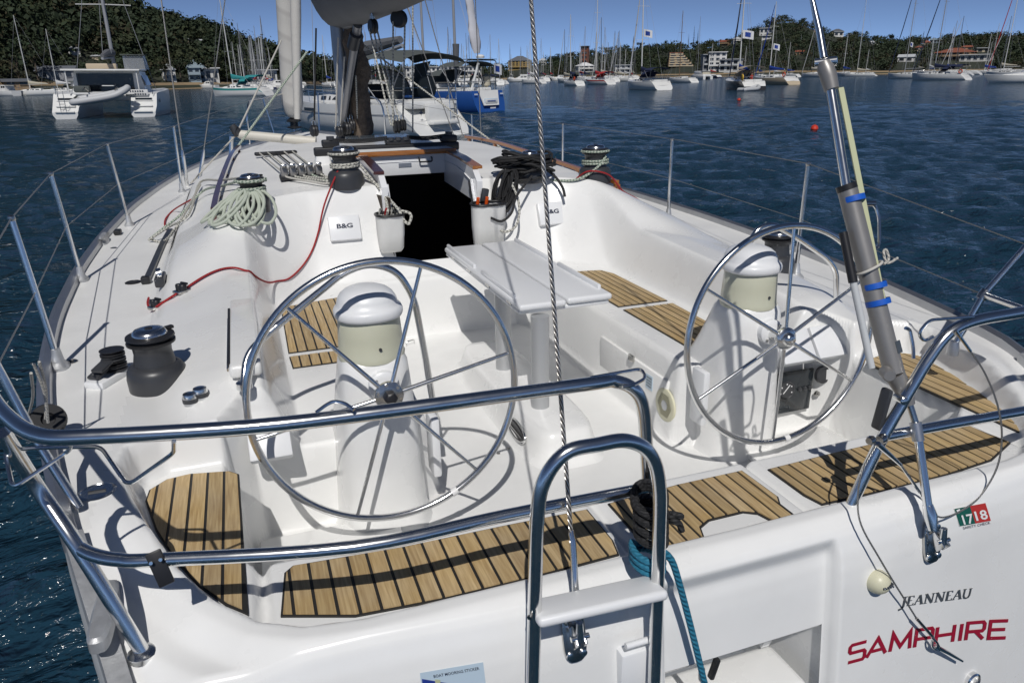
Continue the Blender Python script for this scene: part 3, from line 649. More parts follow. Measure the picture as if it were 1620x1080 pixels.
# white instrument covers on the bulkhead, marked in navy
def text_obj(s, size, m, par, M, name='lettering', ext=0.0008, shear=0.0, sx=1.0, bold=0.0):
    cu = bpy.data.curves.new(name, 'FONT'); cu.body = s; cu.size = size; cu.align_x = 'CENTER'; cu.align_y = 'CENTER'; cu.extrude = ext; cu.shear = shear; cu.offset = bold; cu.resolution_u = 3
    t = bpy.data.objects.new(name, cu); COL.objects.link(t); bpy.context.view_layer.update()
    me_ = bpy.data.meshes.new_from_object(t); bpy.data.objects.remove(t); me_.materials.clear(); me_.materials.append(m)
    S = Matrix.Diagonal((sx, 1, 1, 1)); me_.transform(M @ S)
    return obj(name, me_, None, par)
def bface_y(x, z):   # bulkhead face: y where the deck moulding reaches height z
    ys = np.linspace(3.6, 5.4, 400); zz = deckz(np.full(400, x), ys); return float(ys[np.argmax(zz > z)])
for u, v in ((545, 362), (871, 339)):
    # find where the pixel's ray meets the face
    best = None
    for t in np.linspace(3.5, 7.0, 700):
        p = CAM+ray(u, v)*t
        if p[1] > 3.5 and float(deckz(np.array([p[0]]), np.array([p[1]]))[0]) > p[2]: best = p; break
    x, y, z = best; y0, y1 = bface_y(x, z-0.06), bface_y(x, z+0.06); n = Vector((0, -0.12, (y1-y0))).normalized()
    e2 = Vector((0, (y1-y0), 0.12)).normalized(); ex = Vector((1, 0, 0)); Mx = Matrix(((ex.x, e2.x, n.x), (ex.y, e2.y, n.y), (ex.z, e2.z, n.z)))
    c = Vector(best)+n*0.012
    c1 = obj('display_cover', MB().box(c, (0.205, 0.165, 0.045), Mx, r=0.008), PLAST, YACHT, label='white instrument display cover lettered B&G')
    M4 = Matrix.Translation(c+n*0.0232+e2*0.01) @ Mx.to_4x4()
    text_obj('B&G', 0.042, NAVY, c1, M4, sx=1.35, bold=0.0012)
# ------------------------------------------------------------------ pushpit, ladder, backstays
RT = 0.0170
up = [pz(-70, 545, 1.76), pz(-25, 610, 1.735), pz(8, 655, 1.725), pz(60, 688, 1.722), pz(150, 690, 1.72), pz(400, 675, 1.712), pz(600, 652, 1.708), pz(800, 625, 1.704), pz(940, 606, 1.70), pz(972, 603, 1.692), py(1003, 616, 1.475), py(1018, 648, 1.475), py(1023, 720, 1.475), py(1028, 800, 1.472), py(1036, 885, 1.462)]
PP = obj('pushpit', MB().tube(smooth_path(up, 5), RT, 14), STEEL, YACHT, label='polished steel stern rail on the port quarter')
lo = [pz(123, 865, 1.40), pz(150, 878, 1.398), pz(190, 885, 1.395), pz(250, 885, 1.395), pz(560, 865, 1.39), pz(800, 815, 1.388), pz(1022, 772, 1.385)]
obj('lower_rail', MB().tube(smooth_path(lo, 5), RT*0.95, 14), STEEL, PP)
LF = on_deck(226, 1031)
leg = [LF, pz(123, 865, 1.405), pz(60, 772, 1.53), pz(4, 684, 1.70)]
obj('leg', MB().tube(smooth_path(leg, 4), RT, 14), STEEL, PP)
obj('leg_foot', MB().lathe([(0.034, -0.012), (0.034, 0.002), (0.022, 0.010)], LF, 20), STEEL, PP)
obj('leg_foot', MB().lathe([(0.034, -0.012), (0.034, 0.002), (0.022, 0.010)], py(1036, 885, 1.462), 20), STEEL, PP)
obj('leg', MB().tube([pz(126, 803, 1.285), pz(60, 700, 1.46), pz(-8, 575, 1.70)], 0.0125, 12), STEEL, PP)
cl = pz(252, 884, 1.395)
CLP = obj('clamp_plate', MB().box(cl+Vector((0.002, -0.024, -0.008)), (0.034, 0.008, 0.082), Matrix.Rotation(R(-18), 3, 'X') @ Matrix.Rotation(R(-14), 3, 'Y'), r=0.003), BLACK, PP)
for dx, dz in ((-.012, .022), (.008, .026), (-.004, -.034), (.014, -.03)): obj('bolt', MB().lathe([(0.004, 0), (0.004, 0.004)], cl+Vector((dx, -0.030, dz-0.008)), 8, align((0, -1, 0.3))), STEEL, PP)
def rod(pts, r, m, par, name, sm=True, n=8, fl=0.012): return obj(name, MB().tube(fillet(pts, fl) if sm else pts, r, n), m, par)
rod([pz(500, 652, 1.735), pz(516, 640, 1.745), pz(528, 634, 1.75), pz(545, 637, 1.745), pz(560, 648, 1.735)], 0.004, STEEL, PP, 'line_eye')
rod([pz(935, 597, 1.715), pz(1015, 583, 1.70), pz(1022, 598, 1.69), pz(1000, 610, 1.69), pz(985, 612, 1.69)], 0.0045, STEEL, PP, 'line_eye', fl=0.02)
# horseshoe lifebuoy holder under the rail
hz = 1.645
rod([pz(112, 704, 1.69), pz(110, 712, hz), pz(20, 772, hz-0.05), pz(7, 712, hz), pz(60, 708, hz), pz(160, 706, hz), pz(202, 768, hz-0.06), pz(275, 716, hz), pz(275, 698, 1.70)], 0.0048, STEEL, PP, 'lifebuoy_holder', fl=0.02)
# starboard pushpit
yS = 1.46
st = [py(1343, 806, yS), py(1395, 695, yS), py(1448, 602, yS), py(1470, 566, yS), py(1500, 528, yS), py(1540, 508, yS), py(1620, 493, yS), py(1760, 468, yS+0.03), py(1900, 452, yS+0.08)]
PS = obj('pushpit', MB().tube(smooth_path(st, 5), RT, 14), STEEL, YACHT, label='polished steel stern rail on the starboard quarter')
obj('lower_rail', MB().tube([py(1398, 690, yS), py(1500, 671, yS), py(1620, 650, yS), py(1800, 615, yS+0.04)], RT*0.95, 14), STEEL, PS)
obj('leg_foot', MB().lathe([(0.036, -0.03), (0.036, 0.002), (0.024, 0.012)], py(1343, 808, yS), 20), STEEL, PS)
b0 = pz(1508, 550, 1.30); b1 = py(1556, 466, b0.y-0.02); b2 = py(1625, 388, b0.y-0.05); b3 = py(1720, 270, b0.y-0.09)
obj('leg', MB().tube([b0, b1, b2, b3], 0.0135, 12), STEEL, PS)
obj('leg_foot', MB().lathe([(0.024, -0.03), (0.024, 0.0), (0.017, 0.03)], b0, 16), ALU, PS)
obj('side_rail', MB().tube([b1, py(1640, 496, b0.y-0.3)], 0.0125, 12), STEEL, PS)
obj('rail_joint', MB().lathe([(0.020, -0.02), (0.022, 0), (0.020, 0.02)], b1, 12, align(b2-b0)), STEELD, PS)
rod([py(1540, 501, yS-0.01), py(1470, 506, yS-0.01), py(1452, 528, yS-0.01), py(1462, 540, yS-0.01), py(1476, 532, yS-0.01)], 0.0045, STEEL, PS, 'line_eye', fl=0.02)
obj('wire_shackle', MB().lathe([(0.012, -0.014), (0.016, 0), (0.012, 0.014)], py(1395, 694, yS-0.025), 12, align((1, 0.3, 0))), STEELD, PS)
obj('wire_shackle', MB().lathe([(0.010, -0.012), (0.014, 0), (0.010, 0.012)], py(1378, 696, yS-0.025), 12, align((1, 0.3, 0))), STEELD, PS)
obj('gate_strut', MB().tube([py(1388, 702, yS-0.03), py(1425, 735, yS-0.035)], [0.010, 0.006], 10), STEEL, PS)
obj('gate_strut', MB().tube([py(1425, 735, yS-0.035), py(1455, 778, yS-0.045), py(1478, 822, yS-0.06)], 0.0045, 8), STEEL, PS)

# swim ladder
yL = 1.292
lad = [py(842, 1110, yL-0.01), py(846, 950, yL), py(850, 815, yL), py(862, 758, yL), py(895, 716, yL), py(945, 703, yL), py(992, 697, yL), py(1028, 717, yL), py(1043, 768, yL), py(1042, 870, yL), py(1034, 1110, yL-0.01)]
LD = obj('swim_ladder', MB().tube(smooth_path(lad, 6), 0.0165, 14), STEEL, YACHT, label='folded steel swim ladder with a white step')
p1, p2 = pz(856, 964, 1.235), pz(1030, 926, 1.235)
obj('step', MB().box((p1+p2)/2+Vector((0, 0.0, -0.008)), (0.325, 0.105, 0.026), Matrix.Rotation(math.atan2(p2.y-p1.y, p2.x-p1.x), 3, 'Z') @ Matrix.Rotation(R(-14), 3, 'X'), r=0.011, seg=3), PLAST, LD)
obj('rivet', MB().lathe([(0.006, 0), (0.006, 0.004)], py(838, 975, yL-0.014), 10, align((-0.6, -1, 0))), STEELD, LD)
obj('ladder_latch', MB().box(py(1008, 1062, 1.335), (0.115, 0.04, 0.17), r=0.006), PLAST, YACHT)
obj('latch_hinge', MB().tube([py(990, 1022, 1.31), py(1030, 1010, 1.31)], 0.009, 10), PLAST, YACHT)

# backstays: they lie in the plane that leads to the mast head
SL = 0.42; A0 = py(910, 1000, 1.352)
def bs(u, v, y0=1.305, z0=A0.z):
    d = ray(u, v); t = (y0+SL*(CAM[2]-z0))/(d[1]-SL*d[2]); return Vector(CAM+d*t)
WR = obj('backstay', MB().tube([bs(905, 865), bs(870, 400), bs(840, 0), bs(840, 0)+(bs(840, 0)-bs(905, 865))*1.6], 0.0057, 12, uv=True), WIRE, YACHT, label='port wire backstay')
obj('turnbuckle', MB().tube([bs(913, 968), bs(911, 940), bs(909, 905), bs(906, 855), bs(904, 845), bs(904, 838)], [0.0085, 0.009, 0.0085, 0.0085, 0.0075, 0.006], 12), STEEL, WR)
def chainplate(c, side, par):
    x, z = c.x, c.z; n = Vector((0, -1, 0.18)).normalized(); zc_ = z-0.015
    tl = math.atan2(tr_y(x, zc_+.05)-tr_y(x, zc_-.05), .1); Mx = Matrix.Rotation(-tl, 3, 'X'); ym = tr_y(x, zc_)
    q = obj('chainplate', MB().loft([superring(0, 0, -.004, .062, .135, 24, 3.2), superring(0, 0, .004, .062, .135, 24, 3.2), superring(0, 0, .006, .054, .127, 24, 3.2)]), STEELD, YACHT)
    A = Matrix(((1, 0, 0), (0, 0, -1), (0, 1, 0)))
    for v in q.data.vertices: v.co = Mx @ (A @ v.co)+Vector((x, ym-.007, zc_))
    for dx, dz in ((-.019, .045), (.019, .045), (-.019, -.045), (.019, -.045)): obj('bolt', MB().lathe([(0.009, -.004), (0.009, 0.003), (0.005, 0.004)], Vector((x, ym-.014, zc_))+Mx @ Vector((dx, 0, dz)), 12, align(n)), STEEL, q)
    for s in (-1, 1): obj('toggle_cheek', MB().box((x+s*0.011, ym-0.030, z), (0.006, 0.050, 0.036), Matrix.Rotation(R(35), 3, 'X'), r=0.002), STEEL, q)
    obj('clevis_pin', MB().tube([(x-0.024, ym-0.042, z+0.008), (x+0.024, ym-0.042, z+0.008)], 0.007, 12), STEEL, q)
    obj('toggle', MB().tube([(x, ym-0.042, z+0.0), (x, ym-0.038, z+0.05)], [0.012, 0.009], 12), STEEL, q)
    return q
chainplate(A0+Vector((0, 0, 0.0)), -1, YACHT)
B0 = py(1477, 850, 1.352); chainplate(B0, 1, YACHT)
h = lambda u, v: bs(u, v, 1.303, B0.z)
HY = obj('backstay_adjuster', MB().tube([h(1415, 590), h(1400, 535), h(1340, 297)], [0.0285, 0.0285, 0.0285], 28), GREYALU, YACHT, label='grey hydraulic cylinder on the starboard backstay')
def seg(pts, r, m, name, n=16): return obj(name, MB().tube([h(*p) for p in pts], r, n), m, HY)
seg([(1476, 838), (1472, 815), (1468, 798)], [0.013, 0.019, 0.014], STEEL, 'toggle')
seg([(1468, 800), (1453, 695)], [0.0125, 0.0125], STEEL, 'threaded_rod'); seg([(1453, 697), (1448, 668)], 0.0165, ALU, 'lock_collar'); seg([(1448, 668), (1436, 630)], 0.010, STEELD, 'rod')
seg([(1437, 640), (1430, 618), (1415, 592)], [0.019, 0.025, 0.0287], GREYALU, 'lower_clevis')
seg([(1341, 301), (1338, 292)], 0.0295, BLACK, 'gland'); seg([(1339, 296), (1313, 135)], 0.0132, STEEL, 'piston_rod')
seg([(1316, 142), (1311, 122), (1306, 108), (1303, 98)], [0.021, 0.024, 0.024, 0.018], GREYALU, 'upper_clevis')
seg([(1303, 92), (1296, 50), (1284, -5)], [0.011, 0.0105, 0.007], STEEL, 'swage_terminal'); seg([(1284, -5), (1262, -110), (1200, -420)], 0.0062, WIRE, 'wire')
pn = h(1306, 99); obj('clevis_pin', MB().lathe([(0.014, -0.03), (0.014, 0.03), (0.009, 0.032)], pn, 16, align((0.75, -0.6, 0.1))), STEEL, HY)
pn = h(1404, 583); obj('release_knob', MB().lathe([(0.018, 0.015), (0.018, 0.055), (0.015, 0.060)], pn+Vector((-0.02, -0.005, 0)), 20, align((-0.5, -0.85, 0.1))), GREYALU, HY)
pn = h(1418, 627); obj('bolt', MB().lathe([(0.012, 0.0), (0.012, 0.045), (0.008, 0.048)], pn, 14, align((-0.3, -0.9, 0.1))), STEEL, HY)
obj('pump_lever', MB().box(h(1409, 650)+Vector((-0.012, 0.02, 0)), (0.02, 0.035, 0.13), Matrix.Rotation(R(8), 3, 'Y'), r=0.008), DARKGREY, HY)
o_ = Vector((-0.034, 0.0, 0.0))
obj('pump_handle', MB().tube([h(1392, 580)+o_*0.9, h(1362, 440)+o_*0.9], 0.0105, 12), mat('pale_tube', (0.55, 0.57, 0.58), 0.4), HY)
obj('handle_grip', MB().tube([h(1363, 445)+o_*0.9, h(1347, 366)+o_*0.9], [0.0135, 0.0125], 12), BLACK, HY)
tc_ = lambda q, k: q+(Vector(CAM)-q).normalized()*k
a_, b_ = tc_(h(1330, 139), 0.012), tc_(h(1397, 478), 0.033); ax = (a_-b_).normalized(); w_ = ax.cross(Vector((0.3, 1, 0))).normalized()
mb = MB(); n_ = ax.cross(w_)
mb.loft([[p+w_*0.008+n_*0.003, p-w_*0.008+n_*0.003, p-w_*0.008-n_*0.003, p+w_*0.008-n_*0.003] for p in (a_, b_)]); obj('batten', mb, YELLOW, HY, label='pale yellow batten taped to the cylinder')
for (u, v) in ((1346, 315), (1380, 452), (1386, 478)):
    c = h(u, v); d = (h(1340, 297)-h(1415, 590)).normalized(); obj('blue_tape', MB().lathe([(0.0345, -0.0085), (0.0348, 0), (0.0345, 0.0085)], c+Vector((0.0042, -0.003, 0)), 30, align(d), cap=False), BLUETAPE, HY)
d = (h(1340, 297)-h(1415, 590)).normalized(); obj('maker_plate', MB().box(h(1405, 545)+Vector((0.012, -0.0262, 0)), (0.026, 0.004, 0.036), align(d) @ Matrix.Rotation(R(90), 3, 'X') @ Matrix.Rotation(R(-90), 3, 'X')), GREYP, HY)
rod([h(1424, 520)+Vector((0.02, 0, 0)), h(1433, 522)+Vector((0.015, 0, 0)), h(1441, 550)+Vector((0.01, 0, 0)), h(1441, 568)+Vector((0.01, 0, 0))], 0.0055, STEEL, HY, 'oil_pipe', fl=0.02)
obj('oil_fitting', MB().tube([h(1360, 322), h(1384, 322)], 0.008, 10), STEELD, HY)
rod([h(1380, 322), h(1386, 328), h(1391, 345), h(1391, 390), h(1372, 400)], 0.005, STEEL, HY, 'oil_pipe', fl=0.015)
tie = empty('rope_tie', h(1380, 425), label='short white cord tied round the grey hydraulic cylinder', cat='cord')
c = h(1374, 424); d2 = Vector((1, 0.2, 0.28)).normalized(); e2 = Vector((0, 1, 0))
obj('cord_loop', MB().tube([c+d2*0.047*math.cos(2*math.pi*i/30)+(e2-d*e2.dot(d)).normalized()*0.036*math.sin(2*math.pi*i/30) for i in range(30)], 0.0042, 8, closed=True), ROPEW, tie)
obj('cord_tail', MB().tube(smooth_path([h(1398, 418), h(1406, 410), h(1402, 395), h(1398, 400), h(1404, 416), h(1420, 408)], 4), 0.0038, 8, uv=True), ROPEW, tie)

# loose gate wires hanging from the starboard rail
tw = lambda u, v, o=0.03: (lambda x: Vector((x, tr_y(x, py(u, v, 1.36).z)-o, py(u, v, 1.36).z)))(py(u, v, 1.36).x)
gw = empty('gate_wire', py(1395, 700, yS-0.03), label='loose wire gate lifeline hanging down over the starboard stern lettering', cat='wire')
w1 = [py(1385, 705, yS-0.03), py(1364, 745, yS-0.06), py(1357, 790, yS-0.07), tw(1362, 830, .05), tw(1375, 870, .04), tw(1395, 908, .035), tw(1412, 935, .03), tw(1425, 958, .03)]
obj('wire', MB().tube(smooth_path(w1, 5), 0.0028, 8, uv=True), THINWIRE, gw)
obj('swage', MB().tube([tw(1425, 958, .03), tw(1448, 985, .028)], 0.0048, 10), STEELD, gw)
obj('snap_hook', MB().tube(smooth_path([tw(1446, 985, .03), tw(1452, 992, .034), tw(1456, 1003, .03), tw(1447, 1000, .026), tw(1446, 990, .03)], 4), 0.0038, 8), STEEL, gw)
obj('hook_tongue', MB().tube([tw(1450, 998, .028), tw(1470, 1008, .028), tw(1491, 1020, .028)], [0.007, 0.006, 0.004], 8), STEEL, gw)
gw2 = empty('safety_wire', py(1512, 520, yS), label='thin bowed wire looping from the starboard rail to the adjuster toggle', cat='wire')
obj('swage', MB().tube([py(1512, 523, yS-0.02), py(1535, 555, yS-0.03)], 0.005, 8), STEEL, gw2)
obj('wire', MB().tube(smooth_path([py(1535, 555, yS-0.03), py(1558, 590, yS-0.04), py(1578, 640, yS-0.05), py(1585, 690, yS-0.06), py(1577, 740, yS-0.06), py(1550, 785, yS-0.06), py(1520, 808, 1.36), py(1492, 818, 1.34), py(1476, 812, 1.335)], 6), 0.0028, 8, uv=True), THINWIRE, gw2)

# ropes on the ladder
bk = empty('black_lashing', py(1035, 850, 1.40), label='black line lashed in many turns round the ladder rail', cat='rope'); lx = lambda v: py(1036, v, 1.345)
pts = []
for i in range(7*24):
    a = 2*math.pi*i/24; t = i/(7*24); c = lx(806+54*t); pts.append(c+Vector((0.034*math.cos(a)*(1.0), 0.045*math.sin(a)+0.02, 0.004*math.sin(a*0.5))))
obj('turns', MB().tube(pts, 0.0082, 8, uv=True), ROPEK, bk)
pts = []
for i in range(3*20):
    a = 2*math.pi*i/20; t = i/60; c = py(1030, 800-16*t, 1.385); pts.append(c+Vector((0.030*math.cos(a), 0.060*math.sin(a)+0.01, 0.022*math.cos(a))))
obj('turns', MB().tube(pts, 0.0082, 8, uv=True), ROPEK, bk)
kc = py(1066, 818, 1.335)
obj('knot', MB().tube(smooth_path([lx(812)+Vector((0.03, -0.02, 0)), kc+Vector((-.01, 0, .012)), kc+Vector((.012, -.012, .008)), kc+Vector((.014, .01, -.008)), kc+Vector((-.008, .012, -.010)), kc+Vector((-.010, -.012, .0)), kc+Vector((.006, -.016, -.010)), kc+Vector((.012, -.02, -.03))], 6), 0.0085, 8, uv=True), ROPEK, bk)
bl = empty('blue_line', py(1035, 880, 1.40), label='teal blue line looped on the ladder and hanging down the stern', cat='rope')
pts = []
for i in range(2*24+14):
    a = 2*math.pi*i/24+2.2; c = py(1024, 868+24*i/62, 1.365); pts.append(c+Vector((0.034*math.cos(a), 0.05*math.sin(a), 0)))
pts += [py(1045, 872, 1.34), py(1062, 885, 1.335), py(1074, 920, 1.33), py(1090, 980, 1.325), py(1105, 1040, 1.315), py(1122, 1110, 1.305)]
obj('line', MB().tube(smooth_path(pts, 3), 0.0092, 8, uv=True), ROPEBL, bl)
# ------------------------------------------------------------------ lettering, stickers and fittings on the transom
def tsurf(u, v, off=0.0):
    y = 1.36
    for _ in range(12):
        p = py(u, v, y); y = 0.5*y+0.5*tr_y(p.x, p.z)
    return py(u, v, y)+Vector((0, -1, 0.18)).normalized()*off
def stroke_poly(pts, w):
    # one flat ribbon with mitred corners
    pts = [Vector(p) for p in pts]; L_, R_ = [], []
    for i, p in enumerate(pts):
        d1 = (p-pts[i-1]).normalized() if i else None; d2 = (pts[i+1]-p).normalized() if i < len(pts)-1 else None
        d1 = d1 or d2; d2 = d2 or d1; n1 = Vector((-d1.y, d1.x)); n2 = Vector((-d2.y, d2.x)); m = (n1+n2); k = m.length_squared; o = m*(w/k) if k > .25 else n1*w/2
        L_.append(p+o); R_.append(p-o)
    return L_, R_
def mapped(mb, polys, fn, off):
    for L_, R_ in polys:
        A = [fn(p) for p in L_]; B = [fn(p) for p in R_]; o = len(mb.v); n = len(A)
        mb.v += [tuple(tsurf(*a, off)) for a in A]+[tuple(tsurf(*b, off)) for b in B]
        for i in range(n-1): mb.f.append((o+i, o+i+1, o+n+i+1, o+n+i))
    return mb
GL = {'S': [[(1, 1), (.5, 1), (.12, 1), (0, .88), (0, .64), (.10, .53), (.5, .53), (.9, .53), (1, .42), (1, .12), (.9, 0), (.5, 0), (0, 0)]], 'A': [[(0, 0), (.25, .5), (.5, 1.0), (.75, .5), (1, 0)], [(.24, .30), (.76, .30)]], 'M': [[(0, 0), (.03, .5), (.06, 1), (.5, .22), (.94, 1), (.97, .5), (1, 0)]],
      'P': [[(0, 0), (0, .5), (0, 1), (.5, 1), (.9, 1), (1, .88), (1, .58), (.9, .46), (.5, .46), (0, .46)]], 'H': [[(0, 0), (0, .5), (0, 1)], [(0, .48), (1, .48)], [(1, 0), (1, .5), (1, 1)]], 'I': [[(.5, 0), (.5, .5), (.5, 1)]], 'R': [[(0, 0), (0, .5), (0, 1), (.5, 1), (.9, 1), (1, .88), (1, .60), (.9, .48), (.5, .48), (0, .48)], [(.5, .48), (1, 0)]], 'E': [[(1, 1), (.5, 1), (0, 1), (0, .5), (0, 0), (.5, 0), (1, 0)], [(0, .5), (.9, .5)]]}
BU = [1339, 1369, 1407, 1444, 1504, 1525, 1562, 1592]; BV = [1049, 1041, 1031, 1024.5, 1015.5, 1013, 1010, 1009]
mbn = MB()
for ch, x0, x1 in (('S', 1341, 1366), ('A', 1370, 1400), ('M', 1407, 1438), ('P', 1446, 1472), ('H', 1479, 1506), ('I', 1513, 1522), ('R', 1527, 1554), ('E', 1563, 1590)):
    def fn(p, x0=x0, x1=x1):
        u = x0+(x1-x0)*p.x; return (u+4*p.y, float(np.interp(u, BU, BV))-1.5-27*p.y)
    pol = []
    for st in GL[ch]:
        w = .20; L_, R_ = stroke_poly([((x1-x0)/27*a, b) for a, b in st], w); k = 27/(x1-x0); pol.append(([Vector((p.x*k, p.y)) for p in L_], [Vector((p.x*k, p.y)) for p in R_]))
    mapped(mbn, pol, fn, 0.0025)
obj('name_lettering', mbn, CRIMSON, YACHT, smooth=0, label='crimson name SAMPHIRE on the transom')
GJ = {'J': [([(.62, 1), (.62, .0), (.45, -.25), (.1, -.35)], .17), ([(.35, .98), (.95, .98)], .06)], 'E': [([(.2, 0), (.2, 1)], .17), ([(.05, .02), (.85, .02), (.92, .22)], .06), ([(.05, .98), (.82, .98), (.86, .8)], .06), ([(.2, .52), (.65, .52)], .06)], 'A': [([(.1, 0), (.52, 1)], .07), ([(.52, 1), (.86, 0)], .18), ([(.28, .36), (.70, .36)], .06), ([(-.05, .02), (.25, .02)], .06), ([(.68, .02), (1.05, .02)], .06)],
      'N': [([(.15, 0), (.15, 1)], .08), ([(.12, 1), (.85, 0)], .18), ([(.86, 0), (.86, 1)], .08), ([(0, .02), (.32, .02)], .06), ([(-.02, .98), (.2, .98)], .06), ([(.70, .98), (1.02, .98)], .06)], 'U': [([(.18, 1), (.18, .3), (.3, .06), (.52, 0), (.74, .08), (.84, .3), (.84, 1)], .12), ([(.0, .98), (.38, .98)], .06), ([(.68, .98), (1.0, .98)], .06)]}
mbj = MB()
for ch, x0, x1 in (('J', 1420, 1433), ('E', 1433, 1444), ('A', 1444, 1459), ('N', 1460, 1475), ('N', 1477, 1492), ('E', 1494, 1505), ('A', 1505, 1520), ('U', 1520, 1534)):
    def fn(p, x0=x0, x1=x1):
        u = x0+(x1-x0)*p.x; return (u+3.5*p.y, 957-(u-1433)*0.128-15*p.y)
    mapped(mbj, [(lambda LR: ([Vector((p.x*15/(x1-x0), p.y)) for p in LR[0]], [Vector((p.x*15/(x1-x0), p.y)) for p in LR[1]]))(stroke_poly([((x1-x0)/15*a, b) for a, b in st], w)) for st, w in [(a, b*1.25) for a, b in GJ[ch]]], fn, 0.003)
obj('maker_lettering', mbj, GREYP, YACHT, smooth=0, label='grey raised lettering JEANNEAU on the transom')
def quadfn(q):
    (a, b, c, d) = [Vector(p) for p in q]   # TL TR BR BL ; p in unit square, y up
    return lambda p: tuple((d*(1-p.x)+c*p.x)*(1-p.y)+(a*(1-p.x)+b*p.x)*p.y)
def decal_poly(polys, q, m, off, name, par):
    fn = quadfn(q); mb = MB()
    for P in polys: mb.add([tsurf(*fn(Vector(p)), off) for p in P], [tuple(range(len(P)))])
    return obj(name, mb, m, par, smooth=0)
def decal_text(s, q, m, off, name, par, bold=0.0):
    cu = bpy.data.curves.new('t', 'FONT'); cu.body = s; cu.size = 1; cu.offset = bold; cu.resolution_u = 2; t = bpy.data.objects.new('t', cu); COL.objects.link(t); bpy.context.view_layer.update(); me_ = bpy.data.meshes.new_from_object(t); bpy.data.objects.remove(t)
    V_ = np.array([v.co[:2] for v in me_.vertices]); lo_, hi_ = V_.min(0), V_.max(0); fn = quadfn(q)
    for v in me_.vertices: v.co = tsurf(*fn(Vector(((v.co.x-lo_[0])/(hi_[0]-lo_[0]), (v.co.y-lo_[1])/(hi_[1]-lo_[1])))), off)
    me_.materials.clear(); me_.materials.append(m); me_.name = name; return obj(name, me_, None, par)
Q1 = [(1508, 803.5), (1558, 794), (1567, 823), (1517, 832)]
sq = lambda x0, y0, x1, y1: [(x0, y0), (x1, y0), (x1, y1), (x0, y1)]
ST = decal_poly([sq(0, 0, 1, 1)], Q1, WHITEP, 0.002, 'safety_sticker', YACHT); ST['label'] = 'green and red safety check sticker numbered 17 18'
decal_poly([sq(.01, .02, .5, .98)], Q1, GREENP, 0.003, 'green_half', ST); decal_poly([sq(.5, .02, .99, .98)], Q1, REDPRINT, 0.003, 'red_half', ST)
qf = quadfn(Q1); sub = lambda x0, y0, x1, y1: [qf(Vector((x0, y1))), qf(Vector((x1, y1))), qf(Vector((x1, y0))), qf(Vector((x0, y0)))]
decal_text('17', sub(.14, .06, .48, .58), WHITEP, 0.004, 'numeral', ST, .02); decal_text('18', sub(.55, .14, .93, .66), WHITEP, 0.004, 'numeral', ST, .02); decal_poly([[(.04, .9), (.16, .94), (.15, .8), (.09, .7)]], Q1, WHITEP, 0.004, 'crest_print', ST); decal_text('Boat Check', sub(.18, .74, .42, .9), WHITEP, 0.004, 'small_print', ST) if False else None
decal_text('SAFETY CHECK', [(1522, 832.5), (1565, 823.5), (1566, 827.5), (1523, 836.5)], NAVY, 0.003, 'small_print', ST)
Q2 = [(664, 1063), (764, 1046), (772, 1112), (671, 1130)]
MS = decal_poly([sq(0, 0, 1, 1)], Q2, PALEBLUE, 0.002, 'mooring_sticker', YACHT); MS['label'] = 'pale blue mooring sticker on the transom'
decal_text('BOAT MOORING STICKER', [(685, 1066), (757, 1053), (758, 1057.5), (686, 1070.5)], NAVY, 0.003, 'print', MS, .01); decal_poly([[(.02, .86), (.02, 0), (1, 0), (.98, .36)]], Q2, BLUEP, 0.003, 'blue_field', MS); decal_poly([[(.22, .80), (.30, .77), (.30, 0), (.22, 0)]], Q2, YELLOW, 0.004, 'yellow_stripe', MS)
# stern light, exhaust, gate recess and swim step
lc = tsurf(1386, 918); LT = obj('stern_light', MB().lathe([(.036, -.01), (.0365, .006), (.034, .020), (.026, .032), (.014, .039), (.004, .041)], lc, 32, align((0, -1, .25))), CREAM, YACHT, label='round cream stern light')
obj('light_slot', MB().box(lc+Vector((.006, -.0335, .004)), (.040, .014, .011), Matrix.Rotation(R(-8), 3, 'Y'), r=.003), DARKGREY, LT)
for k in range(4): obj('lamp', MB().lathe([(.004, 0), (.003, .004)], lc+Vector((-.007+.009*k, -.0405, .004)), 8, align((0, -1, 0))), STEEL, LT)
ec = tsurf(1536, 1074); obj('exhaust_outlet', MB().lathe([(.030, -.03), (.030, .012), (.024, .016), (.021, .004), (.020, -.02)], ec, 24, align((0, -1, .1)), cap=False), STEEL, YACHT)
obj('gate_recess', MB().add([(-.300, 1.378, .838), (.262, 1.378, .838), (.262, 1.70, .838), (-.300, 1.70, .838), (-.300, 1.30, .10), (.262, 1.30, .10), (.262, 1.70, .10), (-.300, 1.70, .10)], [(0, 1, 2, 3), (3, 2, 6, 7), (0, 3, 7, 4), (2, 1, 5, 6), (7, 6, 5, 4)]), GEL, YACHT, smooth=0)
obj('swim_step', MB().box((-.01, 1.44, .60), (.46, .20, .12), r=.03, seg=3), GEL, YACHT); obj('gate_brace', MB().box((.17, 1.50, .76), (.03, .05, .16), Matrix.Rotation(R(20), 3, 'X')), GEL, YACHT)
obj('gate_hook', MB().box((-.10, 1.40, .775), (.015, .02, .07), Matrix.Rotation(R(15), 3, 'Y'), r=.004), BLACK, YACHT)
